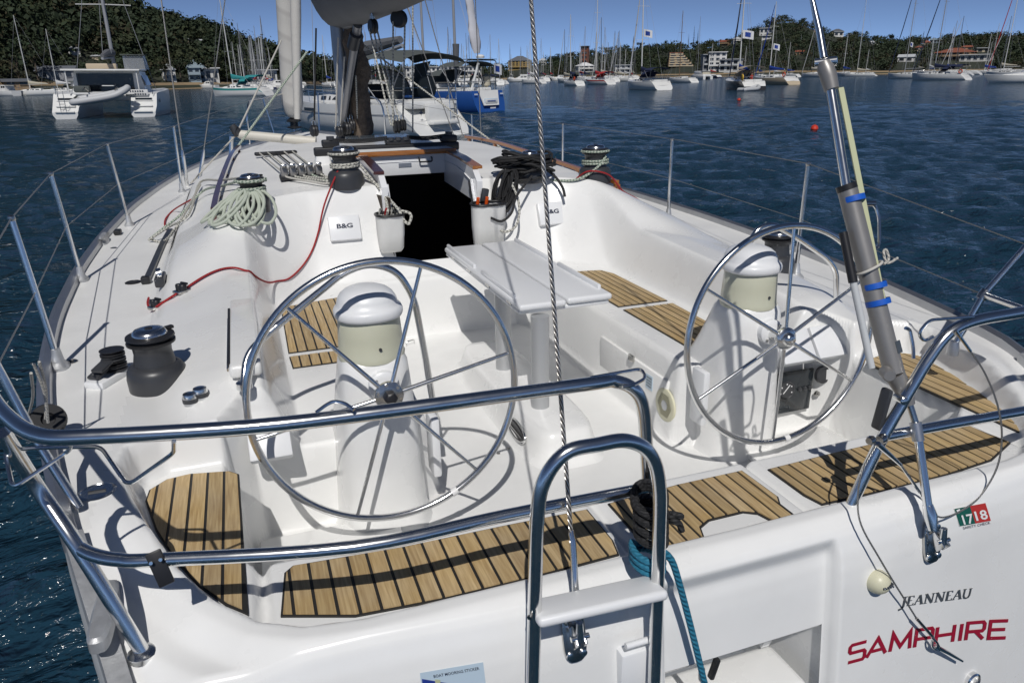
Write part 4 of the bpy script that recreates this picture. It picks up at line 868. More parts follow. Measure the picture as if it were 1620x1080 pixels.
# ------------------------------------------------------------------ winches
def winch(c, k, label=None, rope=None, tail=True, top_m=None):
    c = Vector(c); L = lambda p: [(r*k, z*k) for r, z in p]
    W = obj('winch', MB().lathe(L([(0.100, -0.02), (0.102, 0.035), (0.098, 0.060), (0.088, 0.075), (0.072, 0.082)]), c, 36), DARKGREY, YACHT, label=label)
    obj('drum', MB().lathe(L([(0.072, 0.075), (0.069, 0.10), (0.064, 0.125), (0.066, 0.150), (0.072, 0.158)]), c, 32), DARKGREY, W)
    obj('self_tailer', MB().lathe(L([(0.070, 0.156), (0.082, 0.160), (0.083, 0.168), (0.068, 0.172), (0.068, 0.176), (0.083, 0.182), (0.081, 0.190), (0.060, 0.194)]), c, 36), BLACK, W)
    obj('winch_cap', MB().lathe(L([(0.060, 0.192), (0.059, 0.200), (0.050, 0.210), (0.028, 0.215), (0.014, 0.213)]), c, 30), STEEL, W)
    obj('handle_socket', MB().lathe(L([(0.013, 0.2125), (0.013, 0.2165), (0.009, 0.2165)]), c, 8), BLACK, W)
    if tail: obj('stripper_arm', MB().box(c+Vector((0.045*k, 0.035*k, 0.196*k)), (0.07*k, 0.02*k, 0.012*k), Matrix.Rotation(0.6, 3, 'Z'), r=0.003), BLACK, W)
    return W
def turns(c, k, r0, z0, z1, n, rope_r, m, name='turns', par=None, seed=1):
    c = Vector(c); pts = []; rg = random.Random(seed)
    for i in range(int(n*18)+1):
        a = 2*math.pi*i/18; t = i/(n*18); pts.append(c+Vector((r0*k*math.cos(a), r0*k*math.sin(a), (z0+(z1-z0)*t)*k+rg.uniform(-.001, .001))))
    return obj(name, MB().tube(pts, rope_r, 8, uv=True), m, par)
wp = on_deck(252, 608); winch(wp+Vector((0, 0, 0.005)), 1.06, label='grey primary winch on the port coaming')
w2 = on_deck(548, 292); winch(w2, 1.18)
w3 = on_deck(402, 330); winch(w3, 1.0)
w4 = on_deck(838, 284); winch(w4, 0.95)
w5 = on_deck(941, 284); winch(w5, 1.18)
w6 = Vector((1.50, 3.25, zat(1.50, 3.25))); winch(w6, 1.0)
rp = empty('halyard_rope', w2, label='black flecked halyard wound on the cabin winch beside the companionway', cat='rope')
turns(w2, 1.18, 0.078, 0.095, 0.125, 2.2, 0.0085, ROPEB, par=rp); turns(w2, 1.18, 0.085, 0.172, 0.178, 1.0, 0.008, ROPEB, par=rp)
obj('tail', MB().tube(smooth_path([w2+Vector((0.07, 0.03, 0.175)), w2+Vector((0.12, -0.02, 0.10)), w2+Vector((0.20, -0.10, -0.02)), (-0.28, 4.80, 1.60), (-0.25, 4.77, 1.53), (-0.22, 4.76, 1.50), (-0.20, 4.77, 1.56), (-0.27, 4.80, 1.585)], 6), 0.0095, 8, uv=True), ROPEB, rp)
obj('tail', MB().tube(smooth_path([w2+Vector((0.08, 0.02, 0.10)), w2+Vector((0.15, -0.03, 0.03)), w2+Vector((0.22, -0.12, -0.03)), (-0.34, 4.82, 1.60), (-0.35, 4.82, 1.55)], 6), 0.0095, 8, uv=True), ROPEB, rp)
rp2 = empty('sheet_rope', w5, label='pale green flecked sheet on the starboard coaming winch', cat='rope')
turns(w5, 1.18, 0.079, 0.092, 0.13, 2.3, 0.0085, ROPEG, par=rp2); turns(w5, 1.18, 0.086, 0.172, 0.178, 0.9, 0.008, ROPEG, par=rp2)
obj('tail', MB().tube(smooth_path([w5+Vector((0.05, -0.07, 0.17)), w5+Vector((-0.03, -0.10, 0.10)), w5+Vector((-0.18, -0.08, 0.02)), w5+Vector((-0.36, 0.02, 0.012)), w5+Vector((-0.55, 0.10, 0.012))], 6), 0.009, 8, uv=True), ROPEG, rp2)
# green flecked coil hung on the port outer cabin winch
cg = empty('rope_coil', w3, label='coil of green flecked rope heaped on the port cabin-top winch', cat='rope')
turns(w3, 1.0, 0.080, 0.08, 0.135, 3.2, 0.0095, ROPEG, par=cg); turns(w3, 1.0, 0.090, 0.17, 0.178, 1.0, 0.0095, ROPEG, par=cg)
rg = random.Random(5)
for k in range(11):
    a0 = R(rg.uniform(195, 285)); l = rg.uniform(0.16, 0.27); wd = rg.uniform(0.05, 0.09); d = Vector((math.cos(a0), math.sin(a0), 0)); sd = Vector((-d.y, d.x, 0)); pts = []
    sh = rg.uniform(-0.04, 0.04)
    for i in range(22):
        t = 2*math.pi*i/22; q = w3+d*(0.06+l*(0.5-0.5*math.cos(t)))+sd*(wd*math.sin(t)+sh); gz = zat(q.x, q.y); hz_ = w3.z+0.12-0.12*(0.5-0.5*math.cos(t))+rg.uniform(-.004, .004)
        q.z = max(gz+0.011+0.007*(k % 5), hz_-0.05*(0.5-0.5*math.cos(t))); pts.append(q)
    obj('loop', MB().tube(smooth_path(pts, 2, True), 0.0095, 8, closed=True, uv=False), ROPEG, cg)
    # closed loops carry the braid by length as well
    me_ = cg.children[-1].data; n_ = len(me_.vertices); at = me_.attributes.new('ruv', 'FLOAT_VECTOR', 'POINT')
    dd_ = np.zeros((n_, 3), 'f'); dd_[:, 0] = (np.arange(n_) % 8)/8; dd_[:, 1] = (np.arange(n_)//8)*0.014; at.data.foreach_set('vector', dd_.ravel())
for k, (u1, v1, u2, v2) in enumerate(((395, 302, 318, 298), (390, 306, 322, 313))):
    a_, b_ = on_deck(u1, v1)+Vector((0, 0, 0.09)), on_deck(u2, v2)+Vector((0, 0, 0.05)); c_ = on_deck(300-12*k, 345)+Vector((0, 0, 0.03)); e_ = on_deck(236, 384)+Vector((0, 0, 0.02))
    obj('lead', MB().tube(smooth_path([a_, (a_+b_)/2, b_, c_, (c_+e_)/2, e_], 5), 0.0085, 8, uv=True), ROPEG if k else ROPEB, cg)
obj('lead', MB().tube(smooth_path([on_deck(318, 300)+Vector((0, 0, .04)), on_deck(290, 350)+Vector((0, 0, .03)), on_deck(262, 385)+Vector((0, 0, .02)), on_deck(240, 383)+Vector((0, 0, .02))], 5), 0.0085, 8, uv=True), ROPEB, cg)
# black line heaped on the starboard cabin winch, hanging in hanks over the bulkhead edge
kb = empty('black_rope_coil', w4, label='tangled coil of black line heaped over the starboard cabin winch', cat='rope')
for k in range(26):
    pts = []; r0 = rg.uniform(0.09, 0.15); c = w4+Vector((rg.uniform(-0.10, 0.04), rg.uniform(-0.05, 0.05), rg.uniform(0.03, 0.17))); tx_, ty_ = rg.uniform(-0.35, 0.35), rg.uniform(-0.3, 0.3)
    for i in range(20):
        a = 2*math.pi*i/20; pts.append(c+Vector((r0*math.cos(a)*1.25, r0*0.8*math.sin(a), r0*math.cos(a)*tx_+r0*math.sin(a)*ty_+rg.uniform(-.006, .006))))
    obj('loop', MB().tube(smooth_path(pts, 2, True), 0.0092, 6, closed=True), ROPEK, kb)
for k in range(18):
    x0 = w4.x-0.20+rg.uniform(-0.05, 0.05); l = rg.uniform(0.18, 0.34); wd = rg.uniform(0.025, 0.06); yb = 4.86; pts = []
    for i in range(20):
        t = 2*math.pi*i/20; z = 1.78-l*(0.5-0.5*math.cos(t)); x = x0+wd*math.sin(t)-0.06*(0.5-0.5*math.cos(t)); pts.append(Vector((x, min(bface_y(x, min(z, 1.62)), 4.98)-0.03-0.012*(k % 4), z)))
    obj('hank', MB().tube(smooth_path(pts, 2, True), 0.0092, 6, closed=True), ROPEK, kb)
obj('tail', MB().tube(smooth_path([w4+Vector((-0.03, -0.12, 0.04)), (0.55, 4.80, 1.62), (0.50, 4.76, 1.52), (0.42, 4.74, 1.47), (0.34, 4.73, 1.50)], 6), 0.0085, 8, uv=True), ROPEK, kb)
obj('tail', MB().tube(smooth_path([w4+Vector((0.10, -0.03, 0.08)), w4+Vector((0.16, -0.10, 0.02)), w4+Vector((0.19, -0.16, -0.05)), w4+Vector((0.195, -0.19, -0.11))], 6), 0.010, 8, uv=True), ROPEK, kb)
obj('tail', MB().tube(smooth_path([(0.56, 4.92, 1.69), (0.575, 4.84, 1.60), (0.57, 4.80, 1.50), (0.53, 4.77, 1.42), (0.46, 4.76, 1.39), (0.40, 4.77, 1.41)], 6), 0.0085, 8, uv=True), ROPEB, kb)

# red control lines
rl = empty('red_line', on_deck(365, 428), label='thin red furling line led round the port coaming to the cabin winch', cat='rope')
rpx = [(520, 288), (513, 330), (500, 385), (482, 420), (455, 446), (432, 452), (405, 442), (385, 430), (368, 426), (345, 430), (320, 442), (296, 458), (270, 474), (250, 487), (240, 492), (234, 484), (236, 474)]
pts = [on_deck(*p)+Vector((0, -0.006, 0.012)) for p in rpx]; pts[0] = w2+Vector((-0.055, -0.06, 0.10)); pts[1] = pts[1]+Vector((0, -0.03, 0.02))
lp = smooth_path(pts, 6)
for q_ in lp[10:]: q_.z = max(q_.z, zat(q_.x, q_.y)+0.007)
for _ in range(6):
    zz_ = [(lp[i-1]+lp[i]*2+lp[i+1])/4 for i in range(11, len(lp)-1)]
    for i, w_ in enumerate(zz_): lp[11+i] = Vector((w_.x, w_.y, max(w_.z, zat(w_.x, w_.y)+0.006)))
obj('line', MB().tube(lp, 0.0058, 8, uv=True), ROPER, rl)
rl2 = empty('red_line', on_deck(960, 295), label='thin red line led past the starboard coaming winch', cat='rope')
pts = [w5+Vector((-0.16, -0.02, 0.02)), w5+Vector((-0.11, -0.10, 0.075)), w5+Vector((-0.02, -0.13, 0.07)), w5+Vector((0.07, -0.13, 0.03)), w5+Vector((0.17, -0.12, 0)), w5+Vector((0.30, -0.10, 0)), w5+Vector((0.42, -0.14, 0))]
for q_ in pts[4:]: q_.z = zat(q_.x, q_.y)+0.012
obj('line', MB().tube(smooth_path(pts, 6), 0.0058, 8, uv=True), ROPER, rl2)
rl3 = empty('red_line', on_deck(265, 352), label='red line bunched with the sheets on the port side deck', cat='rope')
obj('line', MB().tube(smooth_path([on_deck(*p)+Vector((0, 0, 0.015)) for p in ((262, 365), (262, 350), (275, 335), (297, 322), (305, 318))], 5), 0.006, 8, uv=True), ROPER, rl3)

# clutch bank and leads on the coach roof
cb = on_deck(478, 282); CB = obj('clutch_bank', MB().box(cb+Vector((0, 0, 0.012)), (0.30, 0.13, 0.03), r=0.006), BLACK, YACHT)
for k in range(5):
    x = cb.x-0.116+0.058*k; obj('clutch', MB().box((x, cb.y, cb.z+0.05), (0.048, 0.12, 0.065), r=0.012), GREYALU, CB)
    obj('clutch_lever', MB().box((x, cb.y-0.055, cb.z+0.086), (0.034, 0.10, 0.016), Matrix.Rotation(R(-25), 3, 'X'), r=0.004), STEEL, CB)
ob = on_deck(437, 246); OB = obj('deck_organiser', MB().box(ob+Vector((0, 0, 0.02)), (0.36, 0.07, 0.03), Matrix.Rotation(R(6), 3, 'Z'), r=0.01), BLACK, YACHT)
hl = empty('halyard_tails', cb, label='bundle of halyards led from the deck organiser through the chrome clutches', cat='rope')
for k in range(5):
    x = cb.x-0.116+0.058*k; a_ = Vector((ob.x-0.14+0.07*k, ob.y, ob.z+0.03))
    obj('halyard', MB().tube([a_, (x, cb.y+0.05, cb.z+0.035)], 0.0065, 8, uv=True), (ROPEW, ROPEB, ROPEK, ROPEW, ROPEB)[k], hl)
    obj('halyard', MB().tube(smooth_path([(x, cb.y-0.05, cb.z+0.03), (x+0.03, cb.y-0.09, cb.z+0.018), (w2.x-0.16+0.02*k, w2.y-0.02+0.03*k, w2.z+0.02+0.012*(k % 3)), (w2.x-0.09, w2.y+0.02*k, w2.z+0.02+0.01*k)], 5), 0.007, 8, uv=True), (ROPEW, ROPEB, ROPEB, ROPEG, ROPEB)[k], hl)
# varnished hand rails on the coach roof edges
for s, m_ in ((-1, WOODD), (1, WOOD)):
    pts = [Vector((s*x, y, zat(s*x, y)+0.055)) for x, y in ((1.40, 4.95), (1.38, 5.6), (1.33, 6.5), (1.27, 7.4), (1.20, 8.2))]
    Hn = obj('hand_rail', MB().loft([[p+Vector((-0.018, 0, -0.014)), p+Vector((0.018, 0, -0.014)), p+Vector((0.018, 0, 0.014)), p+Vector((-0.018, 0, 0.014))] for p in smooth_path(pts, 6)]), m_, YACHT)
    for i in (0, 6, 12, 18, 23): p = smooth_path(pts, 6)[i]; obj('rail_foot', MB().box(p+Vector((0, 0, -0.035)), (0.026, 0.07, 0.05), r=0.006), m_, Hn)
# coach-roof side windows of dark glass
for s in (-1, 1):
    for y0, y1 in ((5.0, 6.3), (6.6, 8.0)):
        mb = MB(); rr_ = []
        for y in np.linspace(y0, y1, 8):
            xo = min(1.71, float(hb(y))-0.42); q = []
            for a in (xo+0.004, xo-0.035): q.append(Vector((s*a, y, zat(s*a, y))))
            rr_.append([q[0]+Vector((s*.006, 0, .004)), q[1]+Vector((s*.006, 0, .004))][::s])
        mb.loft(rr_, closed=False, cap=False); obj('cabin_window', mb, GLASSD, YACHT)

# ------------------------------------------------------------------ port side deck gear
def turning_block(c, rz, s=1.0):
    c = Vector(c); M = Matrix.Rotation(rz, 3, 'Z'); B = obj('turning_block', MB().box(c+Vector((0, 0, 0.012)), (0.20*s, 0.085*s, 0.03), M, r=0.008), PLAST, YACHT)
    for k in range(4):
        p = c+M @ Vector((0.035*s, 0, 0.04+0.022*k*s)); obj('sheave', MB().lathe([(0.046*s, -0.009*s), (0.046*s, -0.006*s), (0.036*s, 0), (0.046*s, 0.006*s), (0.046*s, 0.009*s)], p, 24), BLACK if k % 2 else DARKGREY, B)
    for k in range(2): obj('block_cheek', MB().box(c+M @ Vector((-0.045*s, 0.012*(1-2*k), 0.045+0.03*k)), (0.075*s, 0.05*s, 0.014*s), M @ Matrix.Rotation(R(-14), 3, 'Y'), r=0.005), DARKGREY, B)
    return B
turning_block(on_deck(176, 600), R(60), 1.0)
for s, (u, v) in ((1, (245, 462)),):
    p = on_deck(256, 452)
    Bq = obj('genoa_car', MB().box(p+Vector((0, 0, 0.035)), (0.05, 0.16, 0.055), r=0.01), DARKGREY, YACHT)
    obj('car_sheave', MB().lathe([(0.034, -0.012), (0.034, 0.012)], p+Vector((0, 0.02, 0.06)), 18, align((1, 0, 0.2))), STEEL, Bq)
tk = [on_deck(u, v) for u, v in ((232, 448), (245, 418), (258, 388), (270, 366))]
obj('genoa_track', MB().loft([[p+Vector((-.017, 0, 0.0)), p+Vector((.017, 0, 0.0)), p+Vector((.017, 0, .022)), p+Vector((-.017, 0, .022))] for p in smooth_path(tk, 4)]), DARKGREY, YACHT)
obj('track_end', MB().box(tk[0]+Vector((0, -0.01, 0.022)), (0.05, 0.05, 0.045), r=0.01), BLACK, YACHT)
for (u, v), rr_, m_ in (((211, 447), 0.045, BLACK), ((180, 393), 0.022, STEEL), ((154, 779), 0.052, STEEL), ((112, 573), 0.028, STEELD)):
    p = on_deck(u, v); FC = obj('deck_filler', MB().lathe([(rr_, -0.004), (rr_, 0.004), (rr_*0.85, 0.007), (rr_*0.80, 0.004)], p, 28), m_, YACHT)
    obj('filler_slot', MB().box(p+Vector((0, 0, 0.006)), (rr_*0.9, rr_*0.14, 0.004)), DARKGREY, FC)
def cam_cleat(p, rz, s=1.0):
    M = Matrix.Rotation(rz, 3, 'Z'); p = Vector(p); B = obj('cam_cleat', MB().box(p+Vector((0, 0, 0.008)), (0.075*s, 0.05*s, 0.018), M, r=0.004), STEELD, YACHT)
    for k in (-1, 1): obj('cam', MB().lathe([(0.019*s, 0.015), (0.019*s, 0.04), (0.015*s, 0.045)], p+M @ Vector((0.0, k*0.014*s, 0)), 14), BLACK, B)
    obj('cleat_guide', MB().box(p+M @ Vector((0.02*s, 0, 0.045)), (0.012, 0.05*s, 0.012), M, r=0.003), BLACK, B)
cam_cleat(on_deck(288, 463), R(40)); cam_cleat(on_deck(247, 488), R(40), 0.9)
for (u, v) in ((302, 636), (318, 627)):
    p = on_deck(u, v); k = obj('chrome_cap', MB().lathe([(0.026, -0.004), (0.027, 0.02), (0.023, 0.034), (0.012, 0.038)], p, 20), STEEL, YACHT); obj('cap_skirt', MB().lathe([(0.0275, 0.002), (0.0278, 0.018)], p, 20, cap=False), DARKGREY, k)
# mooring cleat and stern chocks of cast aluminium
p = on_deck(165, 384); CLT = obj('mooring_cleat', MB().loft([superring(p.x, p.y, p.z-0.005, 0.07, 0.20, 20, 2.5), superring(p.x, p.y, p.z+0.03, 0.05, 0.13, 20, 2.5), superring(p.x, p.y, p.z+0.045, 0.045, 0.22, 20, 2.5), superring(p.x, p.y, p.z+0.06, 0.03, 0.20, 20, 2.5)]), ALUW, YACHT)
p = on_deck(187, 371); obj('jammer', MB().box(p+Vector((0, 0, 0.02)), (0.05, 0.09, 0.035), r=0.01), BLACK, YACHT)
for s in (-1, 1):
    h1 = [Vector((s*(float(hb(y))-0.018), y, zat(float(hb(y))-0.04, y)+0.012)) for y in (1.42, 1.55, 1.70, 1.85, 1.98)]
    obj('stern_chock', MB().loft([[p+Vector((-.026, 0, -.05)), p+Vector((.026, 0, -.05)), p+Vector((.026, 0, .018)), p+Vector((-.023, 0, .022))] for p in smooth_path(h1, 4)]), ALUW, YACHT)
    fx, fz = s*(float(hb(1.70))-0.03), zat(float(hb(1.70))-0.04, 1.70)+0.03
    obj('fairlead_bar', MB().loft([superring(fx, 1.70, fz, 0.05, 0.24, 20, 4), superring(fx, 1.70, fz+.028, 0.05, 0.24, 20, 4), superring(fx, 1.70, fz+.036, 0.036, 0.22, 20, 4)]), ALUW, YACHT)
# black furling block with white cords by the pushpit leg
bp_ = pz(76, 664, 1.36); FB = empty('furling_block', bp_, label='black ring block with white cords hung at the port quarter', cat='block')
obj('block_ring', MB().lathe([(0.022, -0.012), (0.050, -0.012), (0.056, 0), (0.050, 0.012), (0.022, 0.012), (0.018, 0)], bp_, 28, align((0.3, -0.75, 0.6))), BLACK, FB)
for (u, v, u2, v2) in ((53, 575, 76, 668), (62, 572, 72, 662), (49, 590, 44, 660)):
    obj('cord', MB().tube(smooth_path([pz(u, v, 1.60), (pz(u, v, 1.60)+pz(u2, v2, 1.37))/2+Vector((0.01, 0, 0)), pz(u2, v2, 1.37)], 4), 0.0045, 8, uv=True), ROPEW, FB)

# ------------------------------------------------------------------ stanchions and lifelines
def stanchion(b, t):
    S = obj('stanchion', MB().tube([b, b+(t-b)*0.5, t], [0.0128, 0.0125, 0.0118], 12), STEEL, YACHT)
    n = 16; obj('stanchion_base', MB().loft([superring(b.x, b.y, b.z-0.02, 0.075, 0.10, n, 3), superring(b.x, b.y, b.z+0.012, 0.070, 0.095, n, 3), superring(b.x, b.y, b.z+0.03, 0.045, 0.055, n, 2.4), superring(b.x, b.y, b.z+0.085, 0.033, 0.036, n, 2)]), ALUW, S)
    obj('stanchion_cap', MB().lathe([(0.0125, -0.012), (0.0145, -0.006), (0.0135, 0.006), (0.007, 0.012)], t, 12, align(t-b)), STEELD, S)
    return S
TP = {-1: [], 1: []}
for bu, bv, tu, tv, dz in ((95, 582, 18, 345, .62), (130, 443, 80, 275, .62), (205, 356, 169, 228, .63), (288, 302, 270, 228, .63)):
    b = pz(bu, bv, float(deckbase(2.0, {95: 3.3, 130: 4.9, 205: 6.7, 288: 9}[bu]))); b.z = zat(b.x, b.y); d = ray(tu, tv); t_ = (b.y-0.0-CAM[1])/d[1]
    ht = math.hypot(*[0, 0]); zt = b.z+dz; t = pz(tu, tv, zt)
    if abs(t.y-b.y) > 0.35: t = Vector((b.x+0.02, b.y, zt))
    stanchion(b, t); TP[-1].append((b, t))
for tu, tv in ((1279, 259), (1064, 220), (891, 196), (781, 180)):
    t = pz(tu, tv, 1.93); t.x = min(t.x, float(hb(t.y))-0.06); b = Vector((t.x, t.y, zat(t.x, t.y))); stanchion(b, t); TP[1].append((b, t))
pa0 = pz(-8, 575, 1.70); 
for s in (-1, 1):
    pts = [q[1] for q in TP[s]]; mid = [q[0]+(q[1]-q[0])*0.52 for q in TP[s]]
    end = Vector((s*0.75, 13.4, 2.15)); st_ = (pz(-60, 480, 1.86) if s < 0 else b2+Vector((0, -0.01, 0.0)))
    obj('lifeline', MB().tube([st_]+pts+[end], 0.0028 if s < 0 else 0.0021, 6, uv=True), THINWIRE, YACHT)
    obj('lifeline', MB().tube([(pz(-10, 590, 1.66) if s < 0 else b1)]+mid+[end-Vector((0, 0, 0.28))], 0.0026 if s < 0 else 0.0019, 6, uv=True), THINWIRE, YACHT)

# ------------------------------------------------------------------ mast, boom, mainsheet, headsail
MX, MY = -0.06, 8.55
MAST = obj('mast', MB().loft([superring(MX, MY, z, 0.155, 0.25, 28, 2.2) for z in (1.72, 3, 8, 19.5)]), mat('mast_aluminium', (0.36, 0.38, 0.41), 0.4, metal=0.6), YACHT)
obj('mast_collar', MB().loft([superring(MX, MY, 1.70, 0.30, 0.42, 24, 2.4), superring(MX, MY, 1.80, 0.24, 0.34, 24, 2.4), superring(MX, MY, 1.84, 0.18, 0.28, 24, 2.4)]), DARKGREY, MAST)
# halyards bundled in brown netting down the aft face
mb = MB(); rr_ = []; rg = random.Random(9)
for i in range(26):
    z = 1.80+i*0.044; w = 0.085+0.010*math.sin(i*0.9)+0.035*math.sin(math.pi*i/25); rr_.append([Vector((MX+0.135+0.02*math.sin(i*.5)+(w*math.cos(a)+rg.uniform(-.012, .012)), MY-0.20+w*0.9*math.sin(a)+rg.uniform(-.012, .012), z)) for a in np.linspace(0, 2*math.pi, 18, endpoint=False)])
mb.loft(rr_); NB = top(obj('halyard_bundle', mb, mat('brown_netting', (0.15, 0.115, 0.085), 0.85, var=0.5, vscale=30, bump=1.0, bscale=60)), 'brown netted bundle of stowed halyards against the mast', 'rope bundle')
# boom with its grey stack-pack cover
def bsec(y, zb, w, hgt, n=26):
    out = []
    for i in range(n):
        a = 2*math.pi*i/n; c, s = math.cos(a), math.sin(a)
        zz = zb+hgt*(0.5+0.5*s); ww = w*(0.62+0.38*math.cos((zz-zb)/hgt*2.2-0.7))
        out.append((MX*0+0.0+ww/2*math.copysign(abs(c)**0.75, c)+0.012*math.sin(y*5+i), y, zz))
    return out
BM = obj('boom', MB().loft([superring(0, 0, 0, 0.13, 0.19, 20, 2.5)]*2), mat('boom_aluminium', (0.33, 0.34, 0.36), 0.4, metal=0.6), YACHT)
BM.data.clear_geometry(); mb = MB(); mb.loft([[(x, y, z) for x, z in [(0.065*math.cos(a), 2.97+0.09*math.sin(a)) for a in np.linspace(0, 2*math.pi, 20, endpoint=False)]] for y in (8.40, 6.5, 4.3)]); BM.data.from_pydata(mb.v, [], mb.f); BM.data.update()
mb = MB(); mb.loft([bsec(y, zb, w, hg) for y, zb, w, hg in ((9.05, 3.05, 0.25, 0.9), (8.9, 2.98, 0.55, 1.0), (8.5, 2.90, 0.72, 1.0), (7.8, 2.88, 0.66, 0.95), (7.0, 2.87, 0.58, 0.85), (6.0, 2.865, 0.5, 0.72), (5.0, 2.87, 0.40, 0.55), (4.4, 2.90, 0.26, 0.34), (4.3, 2.95, 0.1, 0.2))])
obj('sail_cover', mb, SAILGREY, BM, smooth=70)
def block(c, d, s=1.0, par=None, name='block'):
    c = Vector(c); B = obj(name, MB().lathe([(0.012*s, -0.028*s), (0.045*s, -0.024*s), (0.052*s, -0.012*s), (0.044*s, 0), (0.052*s, 0.012*s), (0.045*s, 0.024*s), (0.012*s, 0.028*s)], c, 22, align(d)), BLACK, par)
    obj('shackle', MB().tube(fillet([c+Vector((-.012*s, 0, .04*s)), c+Vector((-.012*s, 0, .085*s)), c+Vector((.012*s, 0, .085*s)), c+Vector((.012*s, 0, .04*s))], .01*s), 0.004*s, 6), STEEL, B)
    return B
TRY, TRZ = 6.05, 1.885
TV = obj('traveller_track', MB().box((-0.08, TRY, TRZ-0.015), (1.16, 0.085, 0.065), r=0.012), BLACK, YACHT)
for x in (-0.60, 0.44): obj('end_stand', MB().loft([superring(x, TRY, 1.70, 0.16, 0.18, 16, 4), superring(x, TRY, TRZ-0.045, 0.11, 0.12, 16, 4)]), GEL, TV)
CR = obj('traveller_car', MB().box((0.0, TRY, TRZ+0.035), (0.20, 0.09, 0.04), r=0.012), BLACK, TV)
for x in (-0.06, 0.0, 0.06): obj('car_sheave', MB().lathe([(0.026, -0.012), (0.026, 0.012)], (x, TRY-0.03, TRZ+0.06), 16), DARKGREY, TV)
for x in (-0.53, 0.42): obj('end_block', MB().box((x, TRY, TRZ+0.045), (0.13, 0.09, 0.055), r=0.012), BLACK, TV); obj('end_sheave', MB().lathe([(0.03, -0.014), (0.03, 0.014)], (x, TRY-0.02, TRZ+0.085), 16), DARKGREY, TV)
tl_ = empty('traveller_line', (0, TRY, TRZ+0.07), label='black control lines stretched along the traveller above the companionway', cat='rope')
for dz, dy in ((0.055, -0.02), (0.075, 0.02), (0.065, 0.0)):
    for x0, x1 in ((-0.50, -0.08), (0.08, 0.40)): obj('line', MB().tube(smooth_path([(x0, TRY+dy, TRZ+dz), ((x0+x1)/2, TRY+dy, TRZ+dz-0.012), (x1, TRY+dy, TRZ+dz)], 4), 0.0055, 6, uv=True), ROPEK, tl_)
LB = block((0.0, TRY, TRZ+0.15), (1, 0, 0), 1.0, TV, 'mainsheet_block'); block((0.05, TRY, TRZ+0.16), (1, 0, 0), 0.9, TV, 'mainsheet_block')
UB = Vector(py(631, 30, 6.0)); UB2 = Vector(py(590, 42, 6.3)); block(UB, (0.6, 0.8, 0), 1.25, BM, 'mainsheet_block'); block(UB2, (1, 0.2, 0), 1.1, BM, 'mainsheet_block')
for u in (UB, UB2): obj('block_strop', MB().tube([u+Vector((0, 0, 0.05)), u+Vector((0, 0, 0.20))], 0.01, 8), STEELD, BM)
ms_ = empty('mainsheet', (0, TRY, TRZ+0.2), label='multi-part flecked mainsheet running from the boom blocks to the traveller', cat='rope')
for q, o1, o2 in ((UB, -.045, -.03), (UB, .045, .05), (UB2, -.03, -.045), (UB2, .0, 0.0), (UB2, .03, .03)): obj('fall', MB().tube([q+Vector((o1, 0, -.02)), (o2, TRY, TRZ+0.16)], 0.0072, 8, uv=True), ROPEB, ms_)
# rod vang and lines from boom to mast foot
obj('vang', MB().tube([py(566, 40, 7.6), py(555, 110, 8.0), py(541, 208, 8.42)], [0.045, 0.036, 0.030], 14), mat('vang_grey', (0.30, 0.30, 0.31), 0.4, metal=0.5), YACHT)
obj('vang_spring', MB().tube([py(563, 55, 7.65), py(558, 75, 7.75)], 0.058, 12), DARKGREY, YACHT)
vt = empty('mast_foot_lines', (MX, MY-0.3, 1.8), label='cluster of control lines gathered at the foot of the mast', cat='rope')
for k, (u, v, u2, v2, m_) in enumerate(((560, 60, 549, 205, ROPEK), (552, 120, 556, 200, ROPEK), (545, 90, 538, 205, ROPEW), (572, 45, 548, 208, ROPEK), (500, 45, 497, 205, ROPEK), (563, 120, 566, 205, ROPEB), (535, 60, 531, 206, ROPEW))):
    obj('line', MB().tube([py(u, v, 8.1), py(u2, v2, 8.35)], 0.009, 6, uv=True), m_, vt)
for p, s_ in ((py(549, 203, 8.3), 1.3), (py(556, 198, 8.3), 1.2), (py(537, 208, 8.3), 1.1), (py(497, 207, 8.2), 1.2)): block(p, (1, 0.3, 0), s_, YACHT)
# foresail rolled on its stay, drum at the bow
fd = Vector((-0.21, 14.45, 1.66)); fu = py(455, 0, 14.0); up_ = fd+(fu-fd)*1.0; tp_ = fd+(fu-fd)*6
FS = MB(); ptsf = [fd+Vector((0, 0, .12))+(fu-fd)*t for t in (0.0, 0.05, 0.2, 0.5, 0.9, 1.4, 2.5)]
obj('furled_sail', FS.tube(smooth_path(ptsf, 6), [0.10+0.085*min(1, i/9.0) for i in range(37)], 16, uv=True), rope_mat('rolled_sail', (0.62, 0.60, 0.56), (0.50, 0.48, 0.45), k=1, pitch=2.6, th=0.86, rough=0.8, metal=0.001, bump=0.9), YACHT)
obj('furling_drum', MB().lathe([(0.06, -0.10), (0.13, -0.08), (0.13, -0.06), (0.07, -0.05), (0.07, 0.02), (0.13, 0.03), (0.13, 0.05), (0.06, 0.10)], fd, 20), BLACK, YACHT)
obj('forestay', MB().tube([fd+Vector((0, 0, -.1)), fd+Vector((0.02, 0.1, -.35))], 0.012, 8), STEEL, YACHT)
obj('inner_stay_sail', MB().tube([py(470, 188, 13.6), py(468, 30, 13.4), py(466, -120, 13.2)], [0.05, 0.085, 0.085], 12), SAILW, YACHT)
